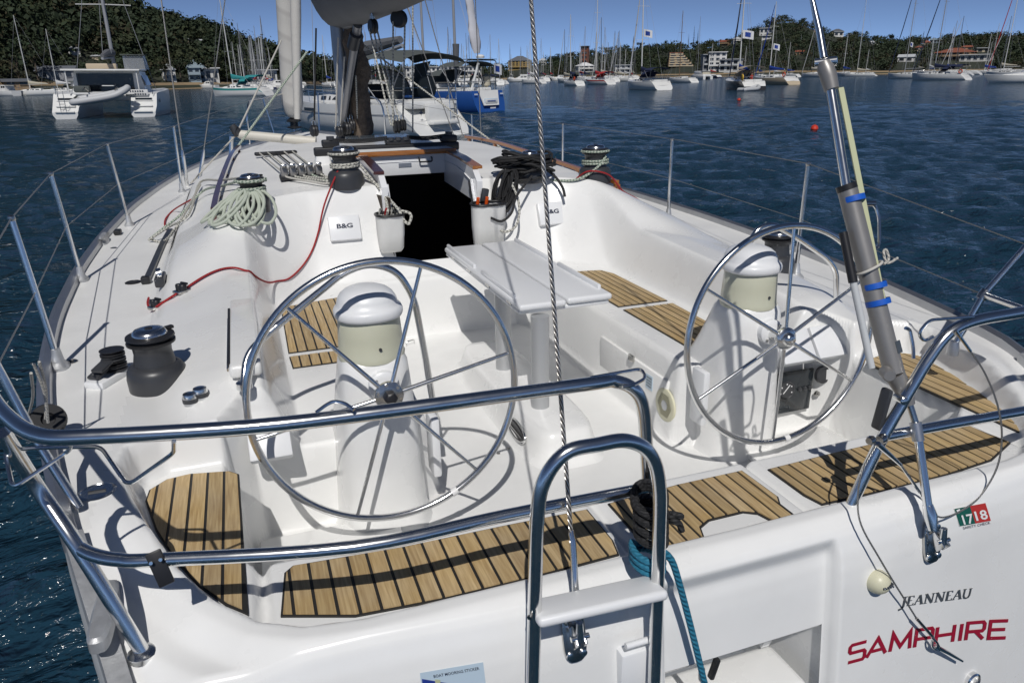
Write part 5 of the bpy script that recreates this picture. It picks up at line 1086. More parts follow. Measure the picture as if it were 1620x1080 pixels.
# shrouds with turnbuckles
def shroud(u0, v0, u1, v1, y, r=0.0065):
    a_, b_ = py(u0, v0, y), py(u1, v1, y); e_ = a_+(b_-a_)*3.2; S = obj('shroud', MB().tube([a_, b_, e_], r, 8, uv=True), THINWIRE, YACHT); d = (b_-a_).normalized()
    obj('turnbuckle', MB().tube([a_+d*0.02, a_+d*0.06, a_+d*0.34, a_+d*0.40], [0.010, 0.019, 0.018, 0.010], 10), STEEL, S); obj('shroud_fork', MB().box(a_+Vector((0, 0, -0.03)), (0.05, 0.05, 0.12), r=0.012), STEELD, S)
shroud(297, 300, 255, 0, 8.5); shroud(314, 296, 356, 0, 8.7, 0.0055)
S_ = lambda pa, pb, r, m_, nm: obj(nm, MB().tube([pa, pb], r, 8, uv=True), m_, YACHT)
S_(py(722, 225, 8.4), py(640, 0, 8.4), 0.0055, THINWIRE, 'shroud'); S_(py(745, 262, 8.6), py(664, -30, 8.6), 0.006, THINWIRE, 'shroud'); S_(py(763, 262, 8.9), py(752, 0, 8.9), 0.006, THINWIRE, 'shroud')
S_(py(653, 210, 7.2), py(653, 0, 7.0), 0.0075, ROPEB, 'topping_lift'); S_(py(800, 240, 7.5), py(560, 60, 8.4), 0.009, ROPEB, 'barber_hauler')
S_(py(486, 82, 9.0), py(365, 247, 8.4), 0.012, ROPEG, 'pole_downhaul'); S_(py(445, 64, 10.5), py(377, 206, 9.4), 0.010, ROPEW, 'pole_lift'); S_(py(377, 210, 9.3), py(302, 290, 8.4), 0.009, ROPEW, 'pole_guy')
# spinnaker pole stowed across the foredeck, on a chromed post
PL = obj('spinnaker_pole', MB().tube([py(372, 210, 9.2), py(380, 213, 9.2), py(500, 224, 8.95)], [0.03, 0.05, 0.05], 14), mat('cream_pole', (0.62, 0.59, 0.52), 0.5), YACHT)
obj('pole_jaw', MB().lathe([(0.045, -0.05), (0.055, 0), (0.035, 0.08)], py(374, 208, 9.2), 14, align((-0.4, 0, 0.7))), DARKGREY, PL)
obj('pole_chock', MB().tube([py(365, 258, 9.2), py(366, 216, 9.2)], 0.022, 10), STEEL, YACHT)
# deck hatch and bow rail
obj('deck_hatch', MB().box((0.10, 7.35, zat(0.1, 7.35)+0.03), (0.62, 0.55, 0.035), Matrix.Rotation(R(2), 3, 'X'), r=0.015), mat('smoked_acrylic', (0.10, 0.13, 0.16), 0.08, spec=0.6), YACHT)
for s in (-1, 1):
    bw = [Vector((s*1.05, 12.3, 1.45)), Vector((s*1.0, 12.3, 2.05)), Vector((s*0.75, 13.3, 2.12)), Vector((s*0.25, 14.6, 2.18)), Vector((0, 14.8, 2.2))]
    P_ = obj('pulpit', MB().tube(smooth_path(bw, 5), 0.014, 8), STEEL, YACHT)
    obj('pulpit_leg', MB().tube([(s*0.62, 13.3, 1.5), (s*0.74, 13.3, 2.12)], 0.013, 8), STEEL, P_); obj('pulpit_leg', MB().tube([(s*0.22, 14.4, 1.5), (s*0.27, 14.5, 2.17)], 0.013, 8), STEEL, P_)
# ------------------------------------------------------------------ far shore: terrain, wood, houses
def az(u): d = ray(u, 120); return math.atan2(d[0], d[1])
RU = [-420, -150, 0, 60, 110, 150, 190, 235, 300, 345, 380, 430, 480, 530, 580, 640, 740, 800, 850, 900, 960, 1010, 1060, 1110, 1150, 1195, 1222, 1245, 1275, 1310, 1360, 1410, 1460, 1500, 1550, 1600, 1680, 1800, 2100]
RV = [-105, -85, -60, -44, -28, -8, 12, 32, 46, 54, 74, 86, 102, 113, 116, 117, 116, 112, 104, 96, 86, 81, 77, 77, 72, 50, 37, 36, 47, 56, 65, 70, 70, 67, 64, 67, 62, 58, 56]
RD = [560, 560, 560, 560, 560, 560, 560, 570, 590, 600, 620, 640, 680, 720, 760, 800, 820, 820, 820, 840, 860, 880, 900, 900, 920, 960, 980, 980, 960, 940, 920, 900, 900, 900, 900, 900, 900, 900, 900]
SD = [215, 235, 255, 262, 270, 275, 280, 285, 300, 310, 320, 335, 380, 450, 520, 560, 570, 560, 560, 560, 560, 540, 520, 500, 500, 500, 500, 500, 480, 470, 460, 460, 460, 460, 470, 440, 400, 360, 340]
def ridge_h(u, v, dist):
    d = ray(u, v); return CAM[2]+d[2]*dist/math.hypot(d[0], d[1])
def vnoise(x, y, s):
    return math.sin(x*0.021+s)*math.cos(y*0.017-s)+0.6*math.sin(x*0.047+y*0.039+2*s)+0.35*math.sin(x*0.11-y*0.083+s)
def tpoint(u, f):
    ds, dr = float(np.interp(u, RU, SD)), float(np.interp(u, RU, RD)); H = max(0.5, ridge_h(u, float(np.interp(u, RU, RV)), dr)); D = ds+(dr-ds)*f; a = az(u)
    x, y = CAM[0]+D*math.sin(a), D*math.cos(a)
    z = 0.4+H*(f**0.85 if f <= 1 else 1-(f-1)*0.9)+0.035*H*vnoise(x, y, 1.3)*min(1, f*3)*max(0, 1-abs(f-1)*0.8 if f > 1 else 1)
    return Vector((x, y, max(z, 0.15) if f > 0.005 else -0.6))
US = np.arange(-420, 2101, 14.0); FS_ = [0, 0.01, 0.04, 0.09, 0.16, 0.25, 0.36, 0.48, 0.6, 0.72, 0.84, 0.93, 1.0, 1.12, 1.35, 1.8, 2.2]
mb = MB(); mb.loft([[tpoint(u, f) for f in FS_] for u in US], closed=False, cap=False)
mb.f = [f[::-1] for f in mb.f]
obj('hills', mb, mat('hillside_soil', (0.036, 0.042, 0.026), 0.95, var=0.5, vscale=0.03), smooth=180, kind='structure')
# sandy strip and sea wall along the water's edge
mb = MB(); mb.loft([[tpoint(u, 0)+Vector((0, 0, 0.1)), tpoint(u, 0.004)*1.0+Vector((0, 0, 0.75)), tpoint(u, 0.02)+Vector((0, 0, 0.45))] for u in US], closed=False, cap=False); mb.f = [f[::-1] for f in mb.f]
obj('shore', mb, mat('shore_sand', (0.30, 0.22, 0.13), 0.9, var=0.35, vscale=0.12), smooth=180, kind='structure')

def foliage_mat(name, base):
    m = bpy.data.materials.new(name); m.use_nodes = True; nt = m.node_tree; N = nt.nodes; L = nt.links; b = N['Principled BSDF']
    at = N.new('ShaderNodeAttribute'); at.attribute_name = 'tint'; mx = N.new('ShaderNodeMix'); mx.data_type = 'RGBA'; mx.blend_type = 'MULTIPLY'; mx.inputs[0].default_value = 1.0
    mx.inputs[6].default_value = (*base, 1); L.new(at.outputs['Color'], mx.inputs[7]); L.new(mx.outputs[2], b.inputs['Base Color']); b.inputs['Roughness'].default_value = 0.7; b.inputs['Specular IOR Level'].default_value = 0.2
    return m
FOL = foliage_mat('foliage', (0.036, 0.044, 0.028))
def leaf_cloud(n, rx, rz, size, rs, lumps=7):
    # leaf-clump quads spread through a crown made of uneven lobes
    C = [(Vector((rs.gauss(0, .5)*rx, rs.gauss(0, .5)*rx, rs.uniform(-.25, .75)*rz)), rs.uniform(.38, .62)) for _ in range(lumps)]
    V = []
    for i in range(n):
        c, r = rs.choice(C); d = Vector((rs.gauss(0, 1), rs.gauss(0, 1), rs.gauss(0, 1))).normalized(); p = c+Vector((d.x*rx, d.y*rx, d.z*rz*0.8))*r*(rs.random()**0.33)
        nrm = (d+Vector((rs.gauss(0, .25), rs.gauss(0, .25), rs.gauss(0, .25)+.4))).normalized(); t = nrm.orthogonal().normalized(); t = (Matrix.Rotation(rs.uniform(0, 6.28), 3, nrm) @ t); b = nrm.cross(t); s = size*rs.uniform(.6, 1.3)
        V.append([p+t*s, p+b*s*0.7, p-t*s*0.9, p-b*s*0.75])
    return V
def cloud_mesh(name, quads, tints):
    V = np.array([[tuple(p) for p in q] for q in quads], 'f').reshape(-1, 3); Q = np.arange(len(V)).reshape(-1, 4); me_ = bpy.data.meshes.new(name); np_mesh(me_, V, Q)
    at = me_.attributes.new('tint', 'FLOAT_COLOR', 'POINT'); c = np.repeat(np.array(tints, 'f'), 4, 0); c = np.concatenate([c, np.ones((len(c), 1), 'f')], 1); at.data.foreach_set('color', c.ravel()); me_.materials.append(FOL); return me_
rs = random.Random(21)
# houses: walls, roof, windows; placed on the slope where their foot shows
WINM = mat('far_window', (0.03, 0.035, 0.045), 0.15)
HW = {'white': mat('wall_white', (0.70, 0.69, 0.66), .7, var=.1), 'cream': mat('wall_cream', (0.52, 0.45, 0.33), .75, var=.1), 'grey': mat('wall_grey', (0.28, 0.29, 0.31), .7, var=.1), 'brick': mat('wall_brick', (0.24, 0.09, 0.055), .85, var=.2), 'tan': mat('wall_tan', (0.36, 0.25, 0.15), .8, var=.2), 'mustard': mat('wall_mustard', (0.36, 0.25, 0.09), .8, var=.15), 'blue': mat('wall_blue', (0.30, 0.37, 0.42), .7, var=.1)}
RF = {'red': mat('roof_terracotta', (0.26, 0.085, 0.05), .8, var=.2), 'grey': mat('roof_slate', (0.12, 0.13, 0.15), .7, var=.2), 'pale': mat('roof_pale', (0.50, 0.52, 0.54), .6, var=.1), 'white': mat('roof_white', (0.72, 0.72, 0.72), .6), 'bluegrey': mat('roof_bluegrey', (0.22, 0.28, 0.32), .6, var=.1)}
def slope_at(u, v):
    best = min(((abs(proj(tpoint(u, f))[1]-v), f) for f in np.linspace(0.012, 1.0, 90))); return tpoint(u, best[1])
HOUSES = []
def house(u, v, wpx, hpx, wall, roof, kind, label, cat='house', floors=None, name='house', group=None, rot=None):
    p = slope_at(u, v); HOUSES.append((u, v, wpx, hpx, math.hypot(p.x-CAM[0], p.y))); D = math.hypot(p.x-CAM[0], p.y); W = wpx/FPX*D*.93; Ht = hpx/FPX*D*.93; dp = min(max(W*.6, 5), 14); r = empty(name, (0, 0, 0), label=label, cat=cat, group=group)
    floors = floors or max(1, round(Ht/3.1)); rh = 0 if kind == 'flat' else Ht*.36; wh = Ht-rh
    mw = HW[wall]; mr = RF[roof]
    if kind == 'terrace':
        for k in range(floors):
            ww = W*(1-.09*k); z0 = wh*k/floors; z1 = wh*(k+1)/floors; yo = k*1.6
            obj('storey', MB().box((-(W-ww)/2*.7, yo, (z0+z1)/2), (ww, dp, z1-z0-.15)), mw, r, smooth=0); obj('balcony', MB().box((-(W-ww)/2*.7, yo-dp/2-.5, z0+.55), (ww*.96, 1.1, .7)), HW['cream'], r, smooth=0)
            for j in range(max(2, int(ww/4))): obj('window', MB().box((-(W-ww)/2*.7-ww/2+ww*(j+.5)/max(2, int(ww/4)), yo-dp/2-.02, (z0+z1)/2+.35), (ww/max(2, int(ww/4))*.6, .12, (z1-z0)*.5)), WINM, r, smooth=0)
        obj('roof', MB().box((-W*.15, floors*1.6, wh+.1), (W*.55, dp, .35)), mr, r, smooth=0)
    else:
        obj('wall', MB().box((0, 0, wh/2-1), (W, dp, wh+2)), mw, r, smooth=0)
        nw = max(2, int(W/3.2))
        for k in range(floors):
            for j in range(nw):
                wd = obj('window', MB().box((-W/2+W*(j+.5)/nw, -dp/2-.02, wh*(k+.52)/floors), (W/nw*.58, .14, wh/floors*.52)), WINM, r, smooth=0)
                obj('sill', MB().box((-W/2+W*(j+.5)/nw, -dp/2-.12, wh*(k+.52)/floors-wh/floors*.29), (W/nw*.66, .2, .12)), mw, wd, smooth=0)
        if kind == 'gable': obj('roof', MB().add([(-W/2-.5, -dp/2-.5, wh-.1), (W/2+.5, -dp/2-.5, wh-.1), (W/2+.5, dp/2+.5, wh-.1), (-W/2-.5, dp/2+.5, wh-.1), (-W/2-.5, 0, wh+rh), (W/2+.5, 0, wh+rh)], [(0, 1, 5, 4), (2, 3, 4, 5), (0, 4, 3), (1, 2, 5), (3, 2, 1, 0)]), mr, r, smooth=0)
        elif kind == 'front': obj('roof', MB().add([(-W/2-.5, -dp/2-.6, wh-.1), (W/2+.5, -dp/2-.6, wh-.1), (W/2+.5, dp/2+.5, wh-.1), (-W/2-.5, dp/2+.5, wh-.1), (0, -dp/2-.6, wh+rh), (0, dp/2+.5, wh+rh)], [(0, 4, 5, 3), (1, 2, 5, 4), (0, 1, 4), (2, 3, 5), (3, 2, 1, 0)]), mr, r, smooth=0); obj('gable_wall', MB().add([(-W/2+.1, -dp/2-.3, wh-.1), (W/2-.1, -dp/2-.3, wh-.1), (0, -dp/2-.3, wh+rh-.5), (-W/2+.1, -dp/2, wh-.1), (W/2-.1, -dp/2, wh-.1), (0, -dp/2, wh+rh-.5)], [(0, 1, 2), (5, 4, 3), (0, 2, 5, 3), (1, 4, 5, 2)]), mw, r, smooth=0)
        elif kind == 'hip': obj('roof', MB().add([(-W/2-.6, -dp/2-.6, wh-.1), (W/2+.6, -dp/2-.6, wh-.1), (W/2+.6, dp/2+.6, wh-.1), (-W/2-.6, dp/2+.6, wh-.1), (-W*.12, 0, wh+rh), (W*.12, 0, wh+rh)], [(0, 1, 5, 4), (2, 3, 4, 5), (3, 0, 4), (1, 2, 5), (3, 2, 1, 0)]), mr, r, smooth=0)
        else: obj('roof', MB().box((0, -.4, wh+.15), (W+1, dp+1.6, .35)), mr, r, smooth=0)
        if floors > 1: 
            B_ = obj('balcony', MB().box((0, -dp/2-.8, wh/floors), (W*.9, 1.5, .2)), mw, r, smooth=0); obj('balustrade', MB().box((0, -dp/2-1.5, wh/floors+.5), (W*.9, .08, .8)), mr if kind == 'flat' else mw, B_, smooth=0)
    r.location = p; r.rotation_euler = (0, 0, -math.atan2(p.x-CAM[0], p.y)+(rs.uniform(-.35, .35) if rot is None else rot)); return r
for a in (
    (92, 126, 46, 18, 'grey', 'grey', 'gable', 'long grey house in the trees behind two bare-masted sloops'), (22, 134, 30, 10, 'tan', 'grey', 'gable', 'low brown boat shed at the edge of the moored launches'),
    (267, 126, 17, 22, 'white', 'pale', 'front', 'white steep-gabled house beside the catamaran'), (308, 128, 17, 30, 'blue', 'bluegrey', 'hip', 'tall pale house with a pointed slate roof by the water'),
    (318, 126, 15, 24, 'blue', 'bluegrey', 'hip', 'second pointed-roof wing joined to the tall waterside house'), (333, 130, 20, 18, 'white', 'white', 'flat', 'white flat-roofed waterside pavilion below the pointed roofs'),
    (414, 131, 40, 17, 'white', 'pale', 'flat', 'long white boathouse behind the teal-trimmed ketch'), (125, 86, 14, 9, 'white', 'pale', 'hip', 'white house half hidden high in the steep wood'),
    (112, 2, 16, 8, 'grey', 'pale', 'gable', 'pale-roofed house near the top of the steep hill'), (15, 53, 8, 5, 'white', 'pale', 'gable', 'small white cottage in the steep wood above the launches'),
    (240, 66, 9, 5, 'white', 'white', 'flat', 'small flat white house above the catamaran mast'), (303, 67, 8, 6, 'cream', 'pale', 'hip', 'small cream house high above the pointed roofs'), (324, 68, 7, 5, 'white', 'pale', 'gable', 'tiny white gabled house high on the steep hill shoulder'),
    (160, 94, 9, 5, 'cream', 'pale', 'gable', 'small cream cottage in the wood behind the catamaran'),
    (700, 122, 120, 15, 'white', 'white', 'flat', 'long low white marina building behind the yachts'), (823, 110, 34, 20, 'mustard', 'grey', 'hip', 'mustard apartment block behind the marina masts'),
    (859, 103, 12, 10, 'white', 'pale', 'hip', 'white house with a pale hip roof among marina trees'), (925, 108, 11, 32, 'brick', 'grey', 'flat', 'slim brown brick tower behind the marina'), (925, 114, 26, 14, 'white', 'white', 'hip', 'white waterside clubhouse below the brick tower'),
    (985, 116, 26, 12, 'white', 'pale', 'flat', 'white flat-roofed shed behind the middle moorings'),
    (1122, 111, 26, 22, 'grey', 'pale', 'flat', 'grey glass-fronted apartment block by the stepped flats'), (1133, 112, 26, 26, 'white', 'white', 'flat', 'white modern apartment block on the marina front'), (1155, 113, 30, 17, 'white', 'pale', 'flat', 'broad pale apartment block behind the blue-covered yachts'),
    (1206, 53, 18, 7, 'white', 'white', 'flat', 'white modern house just below the pointed hilltop'), (1207, 62, 13, 4, 'white', 'white', 'flat', 'long white terrace below the hilltop house'),
    (1143, 66, 14, 8, 'tan', 'red', 'gable', 'brown-roofed house on the slope beside the pines'), (1162, 68, 14, 8, 'white', 'pale', 'hip', 'white house among trees below the pines'), (1287, 54, 12, 8, 'tan', 'red', 'hip', 'red-roofed house on the shoulder of the hilltop'),
    (1316, 50, 16, 9, 'cream', 'grey', 'hip', 'cream house on the skyline beyond the hilltop'), (1318, 58, 13, 6, 'white', 'pale', 'flat', 'white house just under the skyline house'), (1341, 53, 12, 6, 'grey', 'grey', 'gable', 'grey house on the skyline next to the cream one'),
    (1376, 71, 10, 5, 'white', 'pale', 'gable', 'small white house in the mid-slope trees'), (1262, 86, 12, 6, 'tan', 'red', 'gable', 'low brown house above the far sloops'), (1447, 80, 10, 6, 'cream', 'red', 'hip', 'cream house with red roof behind the flagged yacht'),
    (1458, 74, 9, 8, 'cream', 'red', 'hip', 'upper cream house with red roof behind the flagged yacht'), (1487, 68, 9, 6, 'white', 'white', 'hip', 'small white house on the slope over the orange-roofed hall'), (1472, 65, 14, 6, 'blue', 'bluegrey', 'gable', 'blue-grey house below the beach ridge'),
    (1505, 96, 46, 16, 'tan', 'red', 'hip', 'long hall with an orange tiled roof near the beach'), (1520, 80, 14, 6, 'tan', 'red', 'gable', 'orange-roofed house above the hall'), (1541, 97, 38, 8, 'white', 'white', 'flat', 'long low white boathouse on the beach'), (1552, 84, 24, 6, 'cream', 'pale', 'flat', 'flat cream house above the white boathouse'), (1430, 98, 20, 10, 'white', 'pale', 'gable', 'white house at the waterline behind the flagged yacht')): house(*a)
house(1075, 106, 38, 32, 'tan', 'red', 'terrace', 'stepped brown terrace of flats rising up the slope', 'apartment block', 6, 'apartment_block', rot=.1)
protos = [leaf_cloud(140, 1.0, 0.8, 0.125, rs, 10) for _ in range(9)]
PQ = [np.array([[tuple(p) for p in q] for q in P], 'f') for P in protos]
VV, TT = [], []
def tint_for(rs):
    k = rs.random(); g = rs.uniform(.8, 1.15)
    if k < .10: return (1.3*g, .95*g, .85*g)
    if k < .34: return (1.12*g, 1.12*g, .85*g)
    return (.85*g, g, .85*g)
for i in range(3700):
    u = rs.uniform(-300, 1950)
    f = rs.random()**1.15*1.06
    if 540 < u < 800 and rs.random() < .35: continue
    p = tpoint(u, max(f, 0.03)); D_ = math.hypot(p.x-CAM[0], p.y); pu, pv = proj(p); k_ = 6*FPX/D_
    if any(abs(pu-hu) < hw/2+k_*.55 and hv-hh*.9-1 < pv-k_*.2 and pv-k_*1.7 < hv-hh*.25 and D_ < hd+3 for hu, hv, hw, hh, hd in HOUSES): continue
    r = rs.uniform(4.0, 8.5)*(1.0 if f > .1 else .7)*(1.0 if u < 560 else .78); q = PQ[i % 9]; a = rs.uniform(0, 6.28); ca, sa = math.cos(a), math.sin(a)
    X_ = q[..., 0]*ca-q[..., 1]*sa; Y_ = q[..., 0]*sa+q[..., 1]*ca
    VV.append(np.stack([X_*r+p.x, Y_*r+p.y, q[..., 2]*r*rs.uniform(.8, 1.2)+p.z+r*0.55], -1)); TT += [tint_for(rs)]*len(q)
me_ = cloud_mesh('woodland', np.concatenate(VV), TT)
obj('woodland', me_, None, label='dark eucalypt woodland covering the hills', kind='stuff', category='woodland')
# single trees that stand out on the ridges and at the water's edge
TRK = mat('bark', (0.10, 0.08, 0.06), 0.9)
def tree_proto(kind, seed):
    rs = random.Random(seed); root = empty('tree', (0, 0, 0))
    if kind == 'pine':
        Q = []
        for k in range(13):
            z = 2.0+k*1.15; r = 3.4*(1-k/13.5)
            for j in range(11):
                a = rs.uniform(0, 6.28); d = Vector((math.cos(a), math.sin(a), -.12)); s_ = Vector((-math.sin(a), math.cos(a), 0)); Q.append([Vector((0, 0, z)), Vector((0, 0, z))+d*r*.6+s_*.5, Vector((0, 0, z))+d*r, Vector((0, 0, z))+d*r*.6-s_*.5])
        obj('trunk', MB().tube([(0, 0, -1), (0, 0, 8), (0, 0, 17.5)], [.35, .25, .05], 7), TRK, root); hgt = 17
    else:
        Q = [[p*1.0 for p in q] for q in leaf_cloud(260, 4.6, 4.0, .62, rs, 9)]; Q = [[p+Vector((0, 0, 9.0)) for p in q] for q in Q]
        mb = MB(); mb.tube(smooth_path([(0, 0, -1), (.2, .1, 3), (-.1, .2, 6.5), (.1, 0, 9.5)], 3), [.42, .40, .37, .34, .31, .28, .25, .22, .19, .12], 7)
        for k in range(5):
            a = k*1.3+rs.random(); mb.tube([(0, 0.1, 5.0+k*.6), (1.5*math.cos(a), 1.5*math.sin(a), 7.2+k*.5), (2.8*math.cos(a), 2.8*math.sin(a), 9.0+k*.4)], [.17, .12, .05], 5)
        obj('trunk', mb, TRK, root)
    g = rs.uniform(.75, 1.15); obj('crown', cloud_mesh('crown', Q, [(g*rs.uniform(.7, 1.2), g*rs.uniform(.8, 1.15), g*.85) for _ in Q]), None, root)
    return root
TPR = {'gum': [tree_proto('gum', s) for s in (1, 2, 3, 4)], 'pine': [tree_proto('pine', 8)]}
used = set()
def place_tree(kind, u, f, sc, label, group):
    pr = TPR[kind][rs.randrange(len(TPR[kind]))]
    t = pr if pr.name not in used else copy_tree(pr); used.add(pr.name)
    t.location = tpoint(u, f)-Vector((0, 0, 2.0 if kind == 'gum' and f > .5 else .5)); t.rotation_euler = (0, 0, rs.uniform(0, 6.28)); t.scale = (sc, sc, sc*rs.uniform(.9, 1.15)); t['label'] = label; t['category'] = 'tree'; t['group'] = group
for u in (8, 40, 72, 118, 152, 172, 205, 236, 262, 290, 318, 338, 362, 392, 418): place_tree('gum', u, rs.uniform(.95, 1.0), rs.uniform(.6, .85), 'dark gum tree on the skyline of the steep wooded hill', 'gum trees along the steep hill skyline')
for u in (812, 845, 872, 898, 925, 958, 985, 1012, 1038, 1150, 1172, 1205, 1232, 1262): place_tree('gum', u, rs.uniform(.95, 1.0), rs.uniform(.6, .85), 'dark gum tree on the low ridge behind the marina masts', 'gum trees on the low marina ridge')
for u in (1345, 1375, 1402, 1432, 1458, 1490, 1515, 1538, 1570, 1600): place_tree('gum', u, rs.uniform(.95, 1.0), rs.uniform(.6, .85), 'rounded gum tree on the ridge above the sandy beach', 'gum trees on the ridge above the beach')
for u in (262, 285, 312, 345, 30, 60): place_tree('gum', u, .03, rs.uniform(.5, .8), 'small bushy gum tree at the foot of the steep hill', 'small gums at the foot of the hill')
for u, sc in ((1086, .95), (1094, 1.25), (1100, 1.2)): place_tree('pine', u, .93, sc, 'tall conical pine on the skyline beside the pointed hilltop', 'conical skyline pines beside the hilltop')
for u, sc in ((1608, 1.0), (1615, 1.1), (435, .8)): place_tree('pine', u, .95, sc, 'tall conical pine on a far ridge away from the hilltop', 'lone conical ridge pines')
for pr in [p for k in TPR.values() for p in k if p.name not in used]: place_tree('gum' if pr in TPR['gum'] else 'pine', 500, .9, .8, 'gum tree on the saddle behind the mast', 'gum trees on the low marina ridge')

# ------------------------------------------------------------------ moored boats
BW = mat('boat_white', (0.76, 0.76, 0.74), .3, coat=.2, var=.04); BK = mat('boat_black', (0.014, 0.015, 0.02), .2, coat=.4); BBL = mat('boat_blue', (0.02, 0.085, 0.32), .2, coat=.4); BTN = mat('boat_tan', (0.50, 0.41, 0.29), .35); BTE = mat('boat_teal', (0.03, 0.26, 0.25), .4)
MSTW = mat('mast_white', (0.62, 0.62, 0.60), .4); MSTG = mat('mast_grey', (0.30, 0.31, 0.33), .55); MSTB = mat('mast_brown', (0.16, 0.10, 0.06), .5); MSTK = mat('mast_dark', (0.05, 0.055, 0.07), .5)
CVN = mat('cover_navy', (0.012, 0.02, 0.06), .8); CVB = mat('cover_blue', (0.012, 0.05, 0.30), .8); CVR = mat('cover_red', (0.42, 0.03, 0.03), .8); CVC = mat('cover_cream', (0.50, 0.46, 0.36), .8); CVG = mat('cover_green_grey', (0.085, 0.097, 0.095), .8); CVT = mat('cover_teal', (0.03, 0.25, 0.26), .8); CVW = mat('cover_white', (.6, .6, .6), .8)
CLEAR = mat('clear_vinyl', (0.45, 0.47, 0.50), .12, alpha=.4); LIFER = mat('lifebuoy_orange', (0.62, 0.09, 0.03), .5); LIFEY = mat('lifebuoy_yellow', (0.65, 0.40, 0.04), .5)
def hullshape(L, B, F, nose=0.35, rev=0.5, n=15, scoop=True):
    st = []
    for i in range(n):
        t = i/(n-1); b = B/2*(1-.24*((.42-t)/.42)**2) if t < .42 else B/2*max(0.012, 1-((t-.42)/.58)**2.3); f = F*(1+.35*max(0, t-.35)**2*1.6)*(.48 if scoop and i == 0 else 1)
        y = -L/2+L*t; ring = []
        for (kx, kz) in ((1, 1), (1.0, .72), (.97, .38), (.88, .05), (.70, -.16), (.0, -.26)):
            yy = y+(rev*(1-kz) if False else 0)-(rev*(1-max(kz, 0))*max(0, 1-t*6))-(nose*(1-kz)*max(0, (t-.7)/.3)); ring.append((b*kx, yy, F*kz if kz < 0 else f*kz))
        st.append(ring)
    return st
def hull_mb(L, B, F, **k):
    st = hullshape(L, B, F, **k); mb = MB(); m = len(st[0]); rings = [[(-x, y, z) for x, y, z in r]+[(x, y, z) for x, y, z in reversed(r[:-1])] for r in st]
    mb.loft(rings, closed=False, cap=False); mb.f = [f[::-1] for f in mb.f]; mb.f.append(tuple(range(len(rings[0])))); return mb, st
def deck_mb(st):
    mb = MB(); mb.loft([[(-r[0][0]*.985, r[0][1], r[0][2]-.02), (0, r[0][1], r[0][2]+.05), (r[0][0]*.985, r[0][1], r[0][2]-.02)] for r in st], closed=False, cap=False); return mb
def flag_obj(p, w, h_, par, a=.3):
    mb = MB(); n = 8; V1 = []
    for i in range(n+1):
        t = i/n; x = w*t; o = .12*w*math.sin(t*5)*t; V1.append([Vector(p)+Vector((x*math.cos(a)-o*math.sin(a), x*math.sin(a)+o*math.cos(a), -.15*w*t*t)), Vector(p)+Vector((x*math.cos(a)-o*math.sin(a), x*math.sin(a)+o*math.cos(a), -h_-.15*w*t*t))])
    thick = Vector((0, .02, 0)); mb.loft([[q[0], q[1], q[1]+thick, q[0]+thick] for q in V1]); F_ = obj('flag', mb, WHITEP, par)
    mb = MB(); mb.loft([[q[0]+(q[1]-q[0])*k+Vector((0, dy, 0)) for k, dy in ((.22, -.015), (.78, -.015), (.78, .035), (.22, .035))] for q in V1[2:7]]); obj('flag_emblem', mb, CVB, F_)
